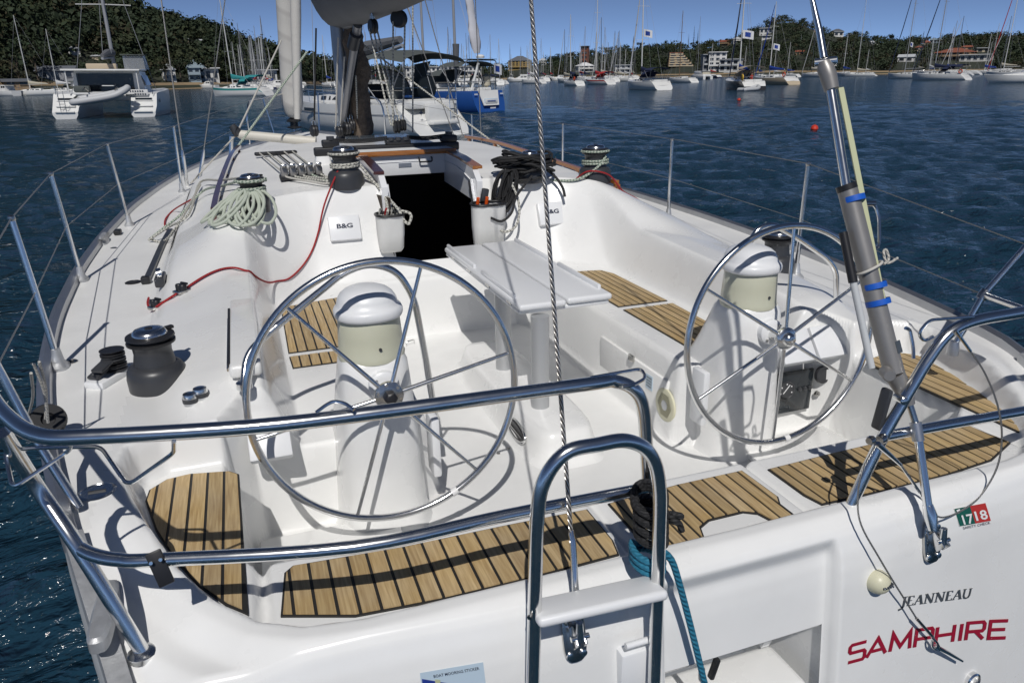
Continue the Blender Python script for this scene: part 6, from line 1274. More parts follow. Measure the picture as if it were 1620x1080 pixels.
def sloop(L=11, B=3.5, F=1.15, hull=None, mast=None, cover=None, bim=None, jib=None, Hm=None, stripe=None, detail=2, name='sloop', buoy=None, flag=False, flagz=None, scoop=True):
    r = empty(name); hull = hull or BW; Hm = Hm or L*1.3; mast = mast or MSTW
    mb, st = hull_mb(L, B, F, scoop=scoop); H_ = obj('hull', mb, hull, r, smooth=50); obj('deck', deck_mb(st), BW, r, smooth=60)
    if stripe: 
        mb = MB(); rr_ = [[(s*(q[1][0]+.01), q[1][1], q[0][2]*.80) for q in st]+[] for s in (-1, 1)]
        for s in (-1, 1): mb.loft([[(s*(q[0][0]*1.0+.02), q[0][1], q[0][2]*.97), (s*(q[1][0]*1.0+.02), q[1][1], q[0][2]*.74)][::s] for q in st], closed=False, cap=False)
        obj('sheer_stripe', mb, stripe, H_)
    ch = .42 if L > 8 else .34
    cab = MB(); cab.loft([[(-w, y, F), (-w*.86, y, F+h_), (w*.86, y, F+h_), (w, y, F)] for y, w, h_ in ((-L*.14, B*.30, ch+.08), (L*.05, B*.29, ch), (L*.22, B*.2, ch*.75), (L*.30, B*.12, .12))], closed=True)
    CB_ = obj('cabin', cab, BW, r, smooth=30)
    for s in (-1, 1):
        for k, (y0, y1) in enumerate(((-L*.11, -L*.03), (L*.0, L*.07), (L*.10, L*.15)) if detail > 1 else ((-L*.1, L*.1),)):
            wv = lambda y: np.interp(y, (-L*.14, L*.05, L*.22), (B*.30, B*.29, B*.2))
            obj('cabin_window', MB().add([(s*(wv(y0)*.96+.012), y0, F+ch*.35), (s*(wv(y1)*.96+.012), y1, F+ch*.35), (s*(wv(y1)*.89+.012), y1, F+ch*.78), (s*(wv(y0)*.89+.012), y0, F+ch*.78)], [(0, 1, 2, 3)]), GLASSD, CB_, smooth=0)
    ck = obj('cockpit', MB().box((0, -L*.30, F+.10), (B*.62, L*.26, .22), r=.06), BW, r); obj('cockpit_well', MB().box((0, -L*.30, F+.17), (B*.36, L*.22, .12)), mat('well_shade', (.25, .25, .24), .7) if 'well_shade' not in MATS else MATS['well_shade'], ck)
    my = L*.10; M_ = obj('mast', MB().tube([(0, my, F), (0, my, F+Hm*.6), (0, my, F+Hm)], [.095, .09, .06], 7), mast, r)
    for k in ((.38, .68) if detail > 1 else (.5,)): obj('spreader', MB().tube([(-B*.27, my-.1, F+Hm*k), (0, my, F+Hm*k+.05), (B*.27, my-.1, F+Hm*k)], .028, 5), mast, M_)
    bz = F+1.35; obj('boom', MB().tube([(0, my, bz), (0, my-L*.37, bz+.1)], .07, 6), mast, r)
    if cover: mb = MB(); mb.loft([[(w*math.cos(a), y, bz+hh*.5+hh*.5*math.sin(a)) for a in np.linspace(0, 6.283, 10, endpoint=False)] for y, w, hh in ((my+.12, .10, 1.1), (my-.2, .20, .85), (my-L*.18, .17, .50), (my-L*.36, .09, .25))]); obj('sail_cover', mb, cover, r, smooth=60)
    if jib is not None: obj('furled_jib', MB().tube([(0, L*.48, F+.5), (0, L*.3, F+.5+(Hm-.5)*.45), (0, my+.3, F+Hm*.96)], [.07, .11, .05], 7), jib, r)
    else: obj('forestay', MB().tube([(0, L*.49, F+.2), (0, my, F+Hm*.97)], .02, 4), MSTG, r)
    obj('backstay', MB().tube([(0, -L*.49, F), (0, my, F+Hm)], .016, 4), MSTG, r)
    for s in (-1, 1): obj('shroud', MB().tube([(s*B*.44, my-.2, F), (s*B*.27, my-.1, F+Hm*.38), (0, my, F+Hm*.9)], .014, 4), MSTG, M_)
    if detail > 1:
        for s in (-1, 1): obj('lifeline', MB().tube([(s*B*.36, -L*.47, F+.6), (s*B*.45, -L*.1, F+.6), (s*B*.36, L*.25, F+.68), (s*.1, L*.48, F+.9)], .02, 4), STEELD, r)
        obj('pushpit', MB().tube([(-B*.36, -L*.40, F), (-B*.36, -L*.41, F+.62), (-B*.3, -L*.485, F+.62), (B*.3, -L*.485, F+.62), (B*.36, -L*.41, F+.62), (B*.36, -L*.40, F)], .022, 5), STEELD, r)
        obj('wheel', MB().tube([(.42*math.cos(a), -L*.36, F+.75+.42*math.sin(a)) for a in np.linspace(0, 6.283, 16, endpoint=False)], .025, 5, closed=True), STEELD, r)
    if bim:
        mb = MB(); mb.loft([[(x, y, F+1.05+.45*math.sqrt(max(0, 1-(x/(B*.34))**2))) for x in np.linspace(-B*.34, B*.34, 9)] for y in (-L*.20, -L*.10)], closed=False, cap=False); mb.loft([[(x, -L*.10+.8*t, F+.35+(.70+.45*math.sqrt(max(0, 1-(x/(B*.34))**2)))*(1-t)) for x in np.linspace(-B*.34, B*.34, 9)] for t in (0, 1)], closed=False, cap=False)
        obj('spray_hood', mb, bim, r, smooth=60); mb = MB(); mb.loft([[(x, y, F+1.55+.45*math.sqrt(max(0, 1-(x/(B*.43))**2))) for x in np.linspace(-B*.42, B*.42, 9)] for y in (-L*.43, -L*.22)], closed=False, cap=False); BI = obj('bimini', mb, bim, r, smooth=60)
        for s in (-1, 1): obj('bimini_frame', MB().tube([(s*B*.36, -L*.34, F), (s*B*.42, -L*.42, F+1.6)], .022, 4), MSTG, BI); obj('bimini_frame', MB().tube([(s*B*.36, -L*.34, F), (s*B*.42, -L*.24, F+1.6)], .022, 4), MSTG, BI)
    if buoy: obj('lifebuoy', MB().tube([(-B*.40+.0, -L*.43+.36*math.cos(a), F+.55+.36*math.sin(a)) for a in np.linspace(0, 6.283, 16, endpoint=False)], .10, 6, closed=True), buoy, r)
    if flag: flag_obj((0, my-.4, flagz or F+Hm*.45), 1.7, 1.1, r)
    return r
def put(r, u, v, hd=0, label=None, cat='sailboat', group=None, sc=1.0, dist=None):
    if dist: d = ray(u, 120); k = dist/math.hypot(d[0], d[1]); p = Vector((CAM[0]+d[0]*k, d[1]*k, 0))
    else: p = pz(u, v, 0)
    r.location = (p.x, p.y, 0); r.rotation_euler = (rs.uniform(-.012, .012), R(rs.uniform(-1.2, 1.2)), R(hd)); r.scale = (sc,)*3
    if label: r['label'] = label
    r['category'] = cat
    if group: r['group'] = group
    return r
def sized(u, v, top_v, F=1.15):   # mast height so that its top shows at top_v
    p = pz(u, v, 0); D = (Vector((p.x, p.y, 0))-Vector((CAM[0], 0, 0))).length; return max(7, (v-top_v)/FPX*D*.96-F)
# named neighbours (heading 0 = pointing the same way as the near yacht)
put(sloop(10.5, 3.2, 1.0, cover=CVC, mast=MSTW, Hm=sized(58, 151, 52)), 58, 151, 82, 'white sloop with cream boom cover moored by the long grey house')
put(sloop(9.5, 3.0, 1.0, cover=CVW, mast=MSTW, Hm=sized(100, 150, 67), bim=CVG), 100, 150, 78, 'shorter white sloop with grey spray hood moored by the catamaran')
put(sloop(11.5, 3.4, 1.25, stripe=BTE, cover=CVT, bim=CVT, mast=MSTW, Hm=sized(378, 152, 10), name='ketch'), 380, 152, 48, 'white yacht with teal sheer stripe and teal sail covers')
put(sloop(9.0, 3.0, 1.0, cover=CVN, mast=MSTW, Hm=sized(905, 136, 33), bim=CVN, buoy=LIFER), 905, 136, 0, 'small white sloop with navy covers and an orange buoy on its rail')
put(sloop(11.5, 3.6, 1.1, cover=CVR, mast=MSTW, Hm=sized(946, 133, -5), stripe=CVR, bim=CVR), 946, 134, 7, 'white sloop with red sail covers')
put(sloop(12.0, 3.9, 1.25, cover=CVN, mast=MSTW, jib=CVW, Hm=sized(1022, 142, -25), bim=CVN, flag=True, flagz=9.0), 1020, 142, -2, 'white cruising yacht with navy boom cover and a blue and white flag')
put(sloop(11.0, 3.4, 1.05, mast=MSTB, Hm=sized(1078, 131, 30)), 1078, 131, 4, 'white low sloop with a bare brown mast')
put(sloop(9.5, 3.2, 1.1, mast=MSTG, Hm=sized(1102, 124, 28)), 1104, 123, -12, 'small white sloop with a bare grey mast behind the stepped flats')
bkb = sloop(12.5, 3.9, 1.25, hull=BK, cover=CVB, bim=BTN, mast=MSTW, jib=CVN, Hm=sized(1176, 143, -30), buoy=LIFEY, flag=True, flagz=8.0); put(bkb, 1172, 142, -19, 'black-hulled yacht with people in its cockpit and a yellow lifebuoy')
put(sloop(12.5, 3.8, 1.25, hull=BTN, cover=CVB, mast=MSTW, jib=CVB, Hm=sized(1224, 134, 22), buoy=LIFER, flag=True, flagz=7.5), 1222, 134, -3, 'tan-hulled yacht with blue sail covers')
put(sloop(9.5, 3.1, 1.0, mast=MSTW, Hm=sized(1264, 119, 55)), 1262, 118, -22, 'far white sloop with a slim white mast under the brown house')
put(sloop(9, 3.0, 1.0, mast=MSTG, Hm=sized(1296, 117, 66), jib=CVW), 1296, 117, -5, 'far white sloop behind the grey hydraulic cylinder')
put(sloop(12.0, 3.2, .9, cover=CVC, mast=MSTW, Hm=sized(1360, 122, 4)), 1360, 121, 28, 'low white racing sloop with a cream mainsail flaked on its boom')
put(sloop(11.5, 3.5, 1.15, mast=MSTG, Hm=sized(1432, 126, -20), jib=CVN, flag=True, flagz=9), 1436, 125, 12, 'white yacht flying a blue and white flag, half hidden by another')
put(sloop(12.5, 3.9, 1.25, cover=CVN, mast=MSTG, jib=CVN, Hm=sized(1484, 128, -20), bim=CVN, buoy=LIFER), 1484, 127, 12, 'white yacht with navy covers and a big orange lifebuoy on its quarter')
put(sloop(11.5, 3.6, 1.15, mast=MSTW, jib=CVR, Hm=sized(1596, 124, -30)), 1592, 122, 5, 'white yacht with a dark red furled headsail')
put(sloop(8.5, 2.9, 1.0, mast=MSTW, Hm=sized(1566, 116, 55)), 1568, 116, -10, 'small far white sloop off the sandy beach')
# far moorings and the marina: a forest of masts
far = [sloop(10.5, 3.3, 1.1, mast=MSTW, cover=CVB, detail=1, Hm=13), sloop(11.5, 3.5, 1.15, mast=MSTG, cover=CVN, detail=1, Hm=15), sloop(9.0, 3.0, 1.0, mast=MSTW, cover=CVW, detail=1, Hm=11), sloop(12.5, 3.8, 1.2, mast=MSTK, cover=CVC, detail=1, Hm=16.5, jib=CVW), sloop(10, 3.2, 1.1, mast=MSTW, cover=CVR, detail=1, Hm=12.5, hull=CVN)]
names_ = ['far white sloop with blue boom cover berthed in the marina', 'far white sloop with grey mast and navy boom cover in the marina', 'far small white sloop with white boom cover in the marina', 'far white sloop with dark mast and cream boom cover in the marina', 'far navy-hulled sloop with red boom cover in the marina']
first = [True]*5
def far_boat(u, dist, k):
    r = far[k] if first[k] else copy_tree(far[k]); first[k] = False
    wh = ('behind the teal-trimmed yacht', 'beside the furled headsail', 'behind the mast foot', 'beyond the dark grey canopy', 'beyond the blue yacht', 'below the mustard flats', 'beside the hip-roofed white house', 'below the brick tower', 'by the flat-roofed white shed', 'before the white flats', 'below the pointed hilltop', 'below the long wooded slope', 'off the orange-roofed hall', 'off the end of the beach')[int(np.searchsorted((445, 520, 620, 720, 800, 860, 910, 960, 1012, 1200, 1300, 1450, 1560), u))]
    put(r, u, 0, rs.uniform(-20, 30), names_[k].replace(' berthed in the marina', ' '+wh).replace(' in the marina', ' '+wh), group='far marina sloops '+('with blue covers', 'with navy covers', 'with white covers', 'with dark masts', 'with navy hulls')[k], sc=rs.uniform(.85, 1.2), dist=dist)
for i in range(16): far_boat(rs.uniform(366, 445), rs.uniform(225, 300), rs.randrange(5))
for i in range(78):
    u = rs.uniform(446, 880) if i < 54 else rs.uniform(860, 1010); far_boat(u, rs.uniform(230, 480), rs.choice((0, 1, 2, 2, 3, 3, 4, 1)))
for i in range(18): far_boat(rs.uniform(1110, 1620), rs.uniform(300, 430), rs.randrange(5))

def launch(L=9, B=3, kind=0, name='motor_launch', col=None):
    r = empty(name); mb, st = hull_mb(L, B, 1.1, nose=.9, rev=.1, scoop=False); obj('hull', mb, col or BW, r, smooth=50); obj('deck', deck_mb(st), BW, r, smooth=60)
    sp = MB(); sp.loft([[(-w, y, 1.1), (-w*.82, y, 1.1+h_), (w*.82, y, 1.1+h_), (w, y, 1.1)] for y, w, h_ in ((-L*.22, B*.40, 1.25), (L*.02, B*.40, 1.3), (L*.16, B*.34, .55), (L*.36, B*.16, .12))]); C_ = obj('cabin', sp, BW, r, smooth=30)
    for s in (-1, 1):
        for y0, y1 in ((-L*.20, -L*.10), (-L*.08, L*.0)): obj('cabin_window', MB().add([(s*(B*.375), y0, 1.75), (s*(B*.375), y1, 1.75), (s*(B*.355), y1, 2.15), (s*(B*.355), y0, 2.15)], [(0, 1, 2, 3)]), GLASSD, C_, smooth=0)
    obj('windscreen', MB().add([(-B*.30, L*.045, 2.3), (B*.30, L*.045, 2.3), (B*.28, L*.15, 1.72), (-B*.28, L*.15, 1.72)], [(0, 1, 2, 3)]), GLASSD, C_, smooth=0)
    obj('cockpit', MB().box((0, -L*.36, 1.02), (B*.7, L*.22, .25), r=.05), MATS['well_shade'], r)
    if kind: FB_ = obj('flybridge', MB().box((0, -L*.1, 2.65), (B*.62, L*.26, .55), r=.12), BW, r); obj('radar_arch', MB().tube([(-B*.3, -L*.2, 2.4), (-B*.28, -L*.24, 3.4), (B*.28, -L*.24, 3.4), (B*.3, -L*.2, 2.4)], .06, 6), BW, r)
    else: obj('canopy', MB().box((0, -L*.34, 2.32), (B*.8, L*.22, .06), r=.02), CVG, r); obj('canopy_pole', MB().tube([(-B*.36, -L*.44, 1.1), (-B*.36, -L*.44, 2.3)], .025, 5), STEELD, r); obj('canopy_pole', MB().tube([(B*.36, -L*.44, 1.1), (B*.36, -L*.44, 2.3)], .025, 5), STEELD, r)
    obj('rail', MB().tube([(-B*.36, L*.1, 1.75), (-B*.2, L*.36, 1.85), (0, L*.47, 1.9), (B*.2, L*.36, 1.85), (B*.36, L*.1, 1.75)], .022, 5), STEELD, r)
    return r
put(launch(13, 4.2, 1, 'motor_cruiser'), 826, 130, 48, 'white flybridge motor cruiser moored beyond the blue yacht', 'motor cruiser')
put(launch(15, 4.8, 1, 'motor_cruiser'), 1640, 131, 44, 'large white motor cruiser with its bow toward the red furled headsail', 'motor cruiser')
put(launch(12, 4.2, 1, 'motor_cruiser'), 1148, 121, 20, 'white flybridge motor cruiser in front of the white flats', 'motor cruiser')
l1 = launch(8, 2.8, 0); l2 = launch(7, 2.6, 0, col=CVN)
put(l1, 12, 152, 40, 'white motor launch with a grey canopy near the brown boat shed', 'motor launch', 'white launches with grey canopies'); put(l2, 128, 150, 30, 'navy-hulled motor launch moored by the catamaran', 'motor launch')
for u, v, h_ in ((-25, 151, 50), (865, 127, 50), (885, 128, 70), (1075, 121, 30), (1092, 121, 70), (1400, 117, 60), (1548, 112, 50), (330, 140, 50), (440, 141, 60)): put(copy_tree(l1), u, v, h_, 'white motor launch with a grey canopy on a far mooring', 'motor launch', 'far moored launches')

# power catamaran with a beige stern
pc = empty('power_catamaran', label='white power catamaran with a beige-curtained stern', cat='catamaran')
for s in (-1, 1): mb = MB(); mb.loft([[(s*1.5+x*w, y, z) for x, z in ((-.55, 1.2), (-.5, .2), (-.3, -.2), (.3, -.2), (.5, .2), (.55, 1.2))] for y, w in ((-5, 1), (2, 1), (5, .15))]); obj('hull', mb, BW, pc)
obj('bridge_deck', MB().box((0, -.5, 1.45), (3.6, 8, .8), r=.15), BW, pc); obj('cabin', MB().box((0, 0, 2.4), (3.3, 5.5, 1.2), r=.3), BW, pc); obj('stern_curtain', MB().box((0, -3.4, 1.9), (3.0, .1, 1.6)), CVC, pc); obj('windscreen', MB().box((0, -2.8, 2.72), (2.6, .1, .4)), GLASSD, pc); obj('hard_top', MB().box((0, -2.9, 2.95), (3.3, 1.6, .1), r=.04), BW, pc)
put(pc, 1109, 126, -4, None, 'catamaran')

# ---------------------------------------------------------------- sailing catamaran to port
ct = empty('catamaran', label='white sailing catamaran seen from astern with an inflatable on its davits', cat='catamaran')
def cat_hull(s):
    mb = MB(); rings = []
    for y, k, zt, fl in ((-6.3, .94, .55, 0), (-5.6, 1.0, 1.0, 0), (-4.7, 1.0, 1.95, 0), (-4.0, 1.0, 2.05, 0), (0, 1.0, 2.1, 0), (4, .8, 2.15, 0), (6.4, .12, 2.2, 0)):
        rings.append([(s*2.95+x*k*s, y, z) for x, z in ((-1.0, zt), (-.98, zt*.6), (-.80, .05), (-.55, -.3), (.55, -.3), (.82, .05), (1.0, zt*.6), (1.02, zt))][::s])
    mb.loft(rings); H_ = obj('hull', mb, BW, ct, smooth=35)
    for k in range(3): obj('stern_step', MB().box((s*2.95, -6.15+.55*k, .58+.42*k), (1.45, .55, .10), r=.03), BW, H_)
    obj('step_recess', MB().box((s*2.95, -5.02, 1.50), (1.3, .30, .28)), GLASSD, H_); obj('hull_port', MB().lathe([(.16, 0), (.16, .02)], (s*3.985, -3.6, 1.35), 14, align((s, 0, 0))), GLASSD, H_)
    obj('stern_light_post', MB().tube([(s*3.7, -5.0, 1.9), (s*3.7, -5.0, 2.6)], .03, 5), STEELD, H_)
    return H_
for s in (-1, 1): cat_hull(s)
obj('bridge_deck', MB().box((0, -.3, 1.75), (5.0, 9.0, .7), r=.15), BW, ct); obj('cockpit_floor', MB().box((0, -4.4, 2.0), (4.6, 1.6, .15)), BW, ct)
sal = MB(); sal.loft([[(-w, y, 2.05), (-w*.88, y, z), (w*.88, y, z), (w, y, 2.05)] for y, w, z in ((-2.9, 2.9, 3.75), (.5, 2.8, 3.7), (2.6, 1.9, 2.5))]); SA = obj('saloon', sal, BW, ct, smooth=30)
obj('saloon_door', MB().box((-.2, -2.93, 2.85), (4.4, .06, 1.45)), GLASSD, SA); obj('side_window', MB().add([(2.93, -2.7, 2.6), (2.86, .3, 2.6), (2.62, .3, 3.4), (2.64, -2.7, 3.4)], [(0, 1, 2, 3)]), GLASSD, SA, smooth=0)
obj('hard_top', MB().box((0, -3.6, 3.85), (6.0, 3.4, .16), r=.07), BW, ct)
for x in (-2.7, 2.7): obj('top_post', MB().tube([(x, -5.0, 2.1), (x, -5.1, 3.8)], .06, 8), BW, ct)
obj('cockpit_seat', MB().box((-1.7, -4.9, 2.35), (1.2, .5, .5), r=.08), CVG, ct); obj('cockpit_table', MB().box((.2, -4.1, 2.6), (.9, .7, .06)), BW, ct); obj('helm_screen', MB().loft([[(1.3, -2.2, 3.9), (1.3, -2.2, 5.0), (2.9, -2.2, 5.0), (3.0, -2.2, 3.9)], [(1.2, -.9, 3.9), (1.3, -1.0, 5.1), (2.9, -1.0, 5.1), (3.1, -.9, 3.9)]]), CLEAR, ct)
obj('helm_canopy', MB().box((2.1, -1.6, 5.1), (1.9, 1.6, .06), r=.02), CVG, ct); obj('flybridge_seat', MB().box((-.5, -2.0, 4.15), (2.4, .6, .45), r=.08), BTN, ct)
M_ = obj('mast', MB().tube([(0, .6, 3.6), (-.05, .5, 11), (-.1, .4, 21)], [.16, .15, .10], 9), MSTG, ct)
for k in (9.2, 14): obj('spreader', MB().tube([(-2.2, .3, k), (0, .5, k+.05), (2.2, .3, k)], .045, 5), MSTW, M_)
for s in (-1, 1): obj('shroud', MB().tube([(s*3.3, -.3, 2.2), (s*1.7, .3, 9.2), (0, .4, 19)], .022, 4), MSTG, M_)
obj('boom', MB().tube([(0, .4, 4.9), (.1, -4.2, 4.75)], .11, 7), MSTG, ct); obj('sail_bag', MB().tube([(0, .4, 5.3), (0, -1.5, 5.25), (.1, -4.1, 4.95)], [.34, .30, .16], 9), SAILGREY, ct); obj('lazy_line', MB().tube([(-.3, -1.8, 5.2), (-.05, .4, 12)], .02, 4), MSTG, ct); obj('lazy_line', MB().tube([(.4, -1.8, 5.2), (.05, .4, 12)], .02, 4), MSTG, ct)
for s in (-1, 1): obj('davit', MB().tube([(s*1.2, -4.9, 2.1), (s*1.2, -6.2, 2.5), (s*1.2, -6.9, 2.3)], .06, 7), STEELD, ct)
obj('boarding_ladder', MB().tube([(-3.2, -6.4, .5), (-3.2, -6.5, 2.2), (-2.8, -6.5, 2.2), (-2.8, -6.4, .5)], .025, 5), STEELD, ct)
for k in range(3): obj('rung', MB().tube([(-3.2, -6.45, .8+.4*k), (-2.8, -6.45, .8+.4*k)], .022, 5), STEELD, ct)
obj('name_board', MB().box((2.55, -5.03, 2.05), (1.6, .04, .5), r=.01), BW, ct)
for k in range(2):
    for j in range(7 if k else 6): obj('name_letter', MB().box((2.0+.19*j, -5.06, 2.16-.24*k), (.11, .02, .13)), NAVY, ct)
put(ct, 192, 182, -4, None, 'catamaran', sc=.87)
dg = empty('inflatable_dinghy', label='grey inflatable dinghy slung on davits across the catamaran stern', cat='dinghy')
tb = [(-1.75, .55, 0), (-1.8, -.3, 0), (-1.7, -.55, .0), (.6, -.62, .05), (1.45, -.42, .22), (1.8, 0, .38), (1.45, .42, .22), (.6, .62, .05), (-1.7, .6, 0)]
obj('tube', MB().tube(smooth_path(tb, 5), .235, 12), mat('inflatable_grey', (.50, .51, .52), .5), dg); mb = MB(); mb.loft([[(x, -.5*w, -.05), (x, 0, -.28*w-.08), (x, .5*w, -.05)] for x, w in ((-1.75, 1), (.6, 1), (1.5, .4))], closed=False, cap=False); obj('hull_bottom', mb, BW, dg); obj('transom', MB().box((-1.72, 0, .05), (.08, .9, .5)), CVG, dg); obj('thwart', MB().box((-.2, 0, .1), (.25, 1.0, .06)), CVG, dg)
dg.location = ct.matrix_basis @ Vector((.15, -6.75, 1.75)); dg.rotation_euler = (R(8), R(-7), R(-4)); dg.scale = (1.0,)*3

# ---------------------------------------------------------------- white cruising yacht ahead, with grey canopy
def stern_cut(L, B, F): pass
bow, stn = pz(470, 199, 0), pz(694, 214, 0); dv = (bow-stn); hdg = math.degrees(math.atan2(-dv.x, dv.y)); LN = min(max(dv.length, 11.5), 14)
wy = sloop(LN, 4.0, 1.30, mast=MSTG, cover=None, Hm=19, jib=CVW, name='sailing_yacht'); wy['label'] = 'white cruising yacht with dark grey canopy and spray hood moored ahead'; wy['category'] = 'sailing yacht'
for ch in list(wy.children):
    if ch.name.split('.')[0] in ('wheel', 'pushpit', 'boom'): bpy.data.objects.remove(ch)
L_ = LN
obj('transom_seat', MB().box((0, -L_*.46, 1.30), (2.6, .7, .35), r=.1), BW, wy); obj('swim_step', MB().box((.1, -L_*.5-.12, .55), (1.5, .75, .16), r=.05), BW, wy); obj('transom_recess', MB().box((.1, -L_*.5-.03, .95), (1.45, .3, .75), r=.05), BW, wy)
LQ = obj('boarding_ladder', MB().tube([(.55, -L_*.5-.22, .55), (.55, -L_*.5-.14, 2.1), (.95, -L_*.5-.14, 2.1), (.95, -L_*.5-.22, .55)], .02, 5), STEEL, wy)
for k in range(4): obj('rung', MB().tube([(.55, -L_*.5-.19, .75+.35*k), (.95, -L_*.5-.19, .75+.35*k)], .018, 5), STEEL, LQ)
for x in (-.85, .85): obj('wheel_cover', MB().lathe([(.02, -.05), (.50, -.05), (.56, 0), (.50, .05), (.02, .05)], (x, -L_*.36, 1.95), 22, align((0, 1, .1))), CVG, wy)
mb = MB(); mb.loft([[(x, y, z0+.42*math.sqrt(max(0, 1-(x/1.75)**2))) for x in np.linspace(-1.74, 1.74, 13)] for y, z0 in ((-L_*.50, 2.95), (-L_*.40, 3.12), (-L_*.30, 3.15), (-L_*.20, 3.0))], closed=False, cap=False); BI = obj('bimini', mb, CVG, wy, smooth=70)
for s in (-1, 1):
    obj('bimini_frame', MB().tube([(s*1.6, -L_*.38, 1.3), (s*1.74, -L_*.5, 2.95)], .025, 5), MSTG, BI); obj('bimini_frame', MB().tube([(s*1.6, -L_*.34, 1.3), (s*1.74, -L_*.2, 3.0)], .025, 5), MSTG, BI); obj('side_curtain', MB().add([(s*1.74, -L_*.30, 3.12), (s*1.74, -L_*.20, 3.0), (s*1.62, -L_*.19, 1.5), (s*1.68, -L_*.23, 1.5)], [(0, 1, 2, 3)]), CVG, BI, smooth=0)
def arch(y, w, z0, h_): return [(x, y, z0+h_*math.sqrt(max(0, 1-(x/w)**2))) for x in np.linspace(-w*.999, w*.999, 13)]
mb = MB(); mb.loft([arch(-L_*.19, 1.6, 1.55, 1.25), arch(-L_*.10, 1.55, 1.55, 1.2)], closed=False, cap=False); SH = obj('spray_hood', mb, mat('hood_grey', (.36, .37, .38), .7), wy, smooth=70); mb = MB(); mb.loft([arch(-L_*.10, 1.55, 1.55, 1.2), arch(-L_*.02, 1.4, 1.6, .25)], closed=False, cap=False); obj('hood_window', mb, CLEAR, SH, smooth=70)
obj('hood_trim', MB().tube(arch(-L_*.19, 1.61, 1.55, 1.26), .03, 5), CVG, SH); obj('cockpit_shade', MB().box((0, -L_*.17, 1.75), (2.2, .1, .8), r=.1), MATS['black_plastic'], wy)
obj('boom', MB().tube([(0, L_*.1, 2.9), (0, -L_*.32, 3.75)], .09, 7), MSTG, wy); obj('sail_bag', MB().tube([(0, L_*.1, 3.35), (0, -L_*.1, 3.75), (0, -L_*.31, 4.0)], [.36, .32, .16], 9), SAILGREY, wy)
obj('pushpit', MB().tube([(-1.65, -L_*.40, 1.3), (-1.65, -L_*.41, 2.0), (-1.5, -L_*.49, 2.0), (-.5, -L_*.5, 2.0)], .022, 6), STEEL, wy); obj('pushpit', MB().tube([(1.65, -L_*.40, 1.3), (1.65, -L_*.41, 2.0), (1.5, -L_*.49, 2.0), (1.05, -L_*.5, 2.0)], .022, 6), STEEL, wy)
for s in (-1, 1):
    for k in range(5): y = -L_*.3+L_*.15*k; obj('stanchion', MB().tube([(s*1.86*np.interp(y/L_, (-.3, 0, .3), (.95, 1, .66)), y, 1.3), (s*1.88*np.interp(y/L_, (-.3, 0, .3), (.95, 1, .66)), y, 1.95)], .016, 5), STEEL, wy)
obj('hull_window', MB().add([(-1.99, L_*.06, .95), (-1.965, L_*.14, .97), (-1.965, L_*.14, 1.12), (-1.99, L_*.06, 1.10)], [(0, 1, 2, 3)]), GLASSD, wy, smooth=0)
obj('hull_stripe', MB().loft([[(-(q[1][0]+.012), q[1][1], q[0][2]*.70), (-(q[1][0]+.012), q[1][1], q[0][2]*.66)] for q in hullshape(LN, 4.0, 1.30)], closed=False, cap=False), MSTG, wy)
st_ = Matrix.Translation((-1.0, -L_*.5-.13, .98)) @ Matrix.Rotation(R(90), 4, 'X')
obj('star_emblem', MB().add([tuple(st_ @ Vector((.13*c if i % 2 == 0 else .045*c, .13*s if i % 2 == 0 else .045*s, 0))) for i, (c, s) in enumerate([(math.cos(i*math.pi/4), math.sin(i*math.pi/4)) for i in range(8)])], [tuple(range(8))]), NAVY, wy, smooth=0)
mid = (pz(470, 199, 0)+pz(694, 214, 0))/2; wy.location = (mid.x, mid.y, 0); wy.rotation_euler = (0, 0, R(hdg))
mid = stn+(bow-stn).normalized()*(LN/2); wy.location = (mid.x, mid.y, 0)

# ---------------------------------------------------------------- blue yacht
by = sloop(12.0, 3.9, 1.45, hull=BBL, mast=MSTG, Hm=17, name='sailing_yacht', bim=CVG, scoop=False); by['label'] = 'bright blue yacht with a white stern panel and drying white headsail'; by['category'] = 'sailing yacht'
for ch in list(by.children):
    if ch.name.split('.')[0] in ('wheel', 'boom'): bpy.data.objects.remove(ch)
Ms = Matrix.Rotation(R(18), 3, 'X')
tp = [(-.95, .58), (.95, .58), (.72, -.50), (-.72, -.50)]
obj('stern_panel', MB().prism(tp, -.03, .03, Matrix.Translation((0, -6.30, .92)) @ Matrix.Rotation(R(90-19), 4, 'X')), BW, by); obj('stern_frame', MB().box((0, -6.42, .72), (1.25, .04, .40), r=.01), PALEBLUE, by); obj('stern_hatch', MB().box((0, -6.45, .72), (1.12, .05, .30), r=.01), BW, by)
for k in range(8): obj('name_letter', MB().box((-.36+.10*k, -6.50, .76), (.06, .02, .09)), BBL, by)
for x in (-1.25, 1.22):
    for k in range(4): obj('stern_letter', MB().box((x-.12+.08*k, -6.24, 1.22), (.05, .03, .09)), WHITEP, by)
for k in range(6): obj('port_letter', MB().box((-.22+.09*k, -6.62, .28), (.06, .03, .09)), WHITEP, by)
obj('arch', MB().tube(fillet([(-1.5, -5.2, 1.4), (-1.45, -5.5, 3.5), (1.45, -5.5, 3.5), (1.5, -5.2, 1.4)], .3), .04, 7), STEELD, by); obj('solar_panel', MB().box((0, -5.3, 3.56), (2.5, 1.0, .04)), GLASSD, by); obj('radar_dome', MB().lathe([(.02, 0), (.28, .02), (.30, .14), (.2, .24), (.02, .26)], (.1, -5.3, 3.62), 18), BW, by); obj('wind_vane', MB().tube([(-1.2, -5.7, 1.5), (-.55, -5.8, 3.3)], .09, 8), BW, by)
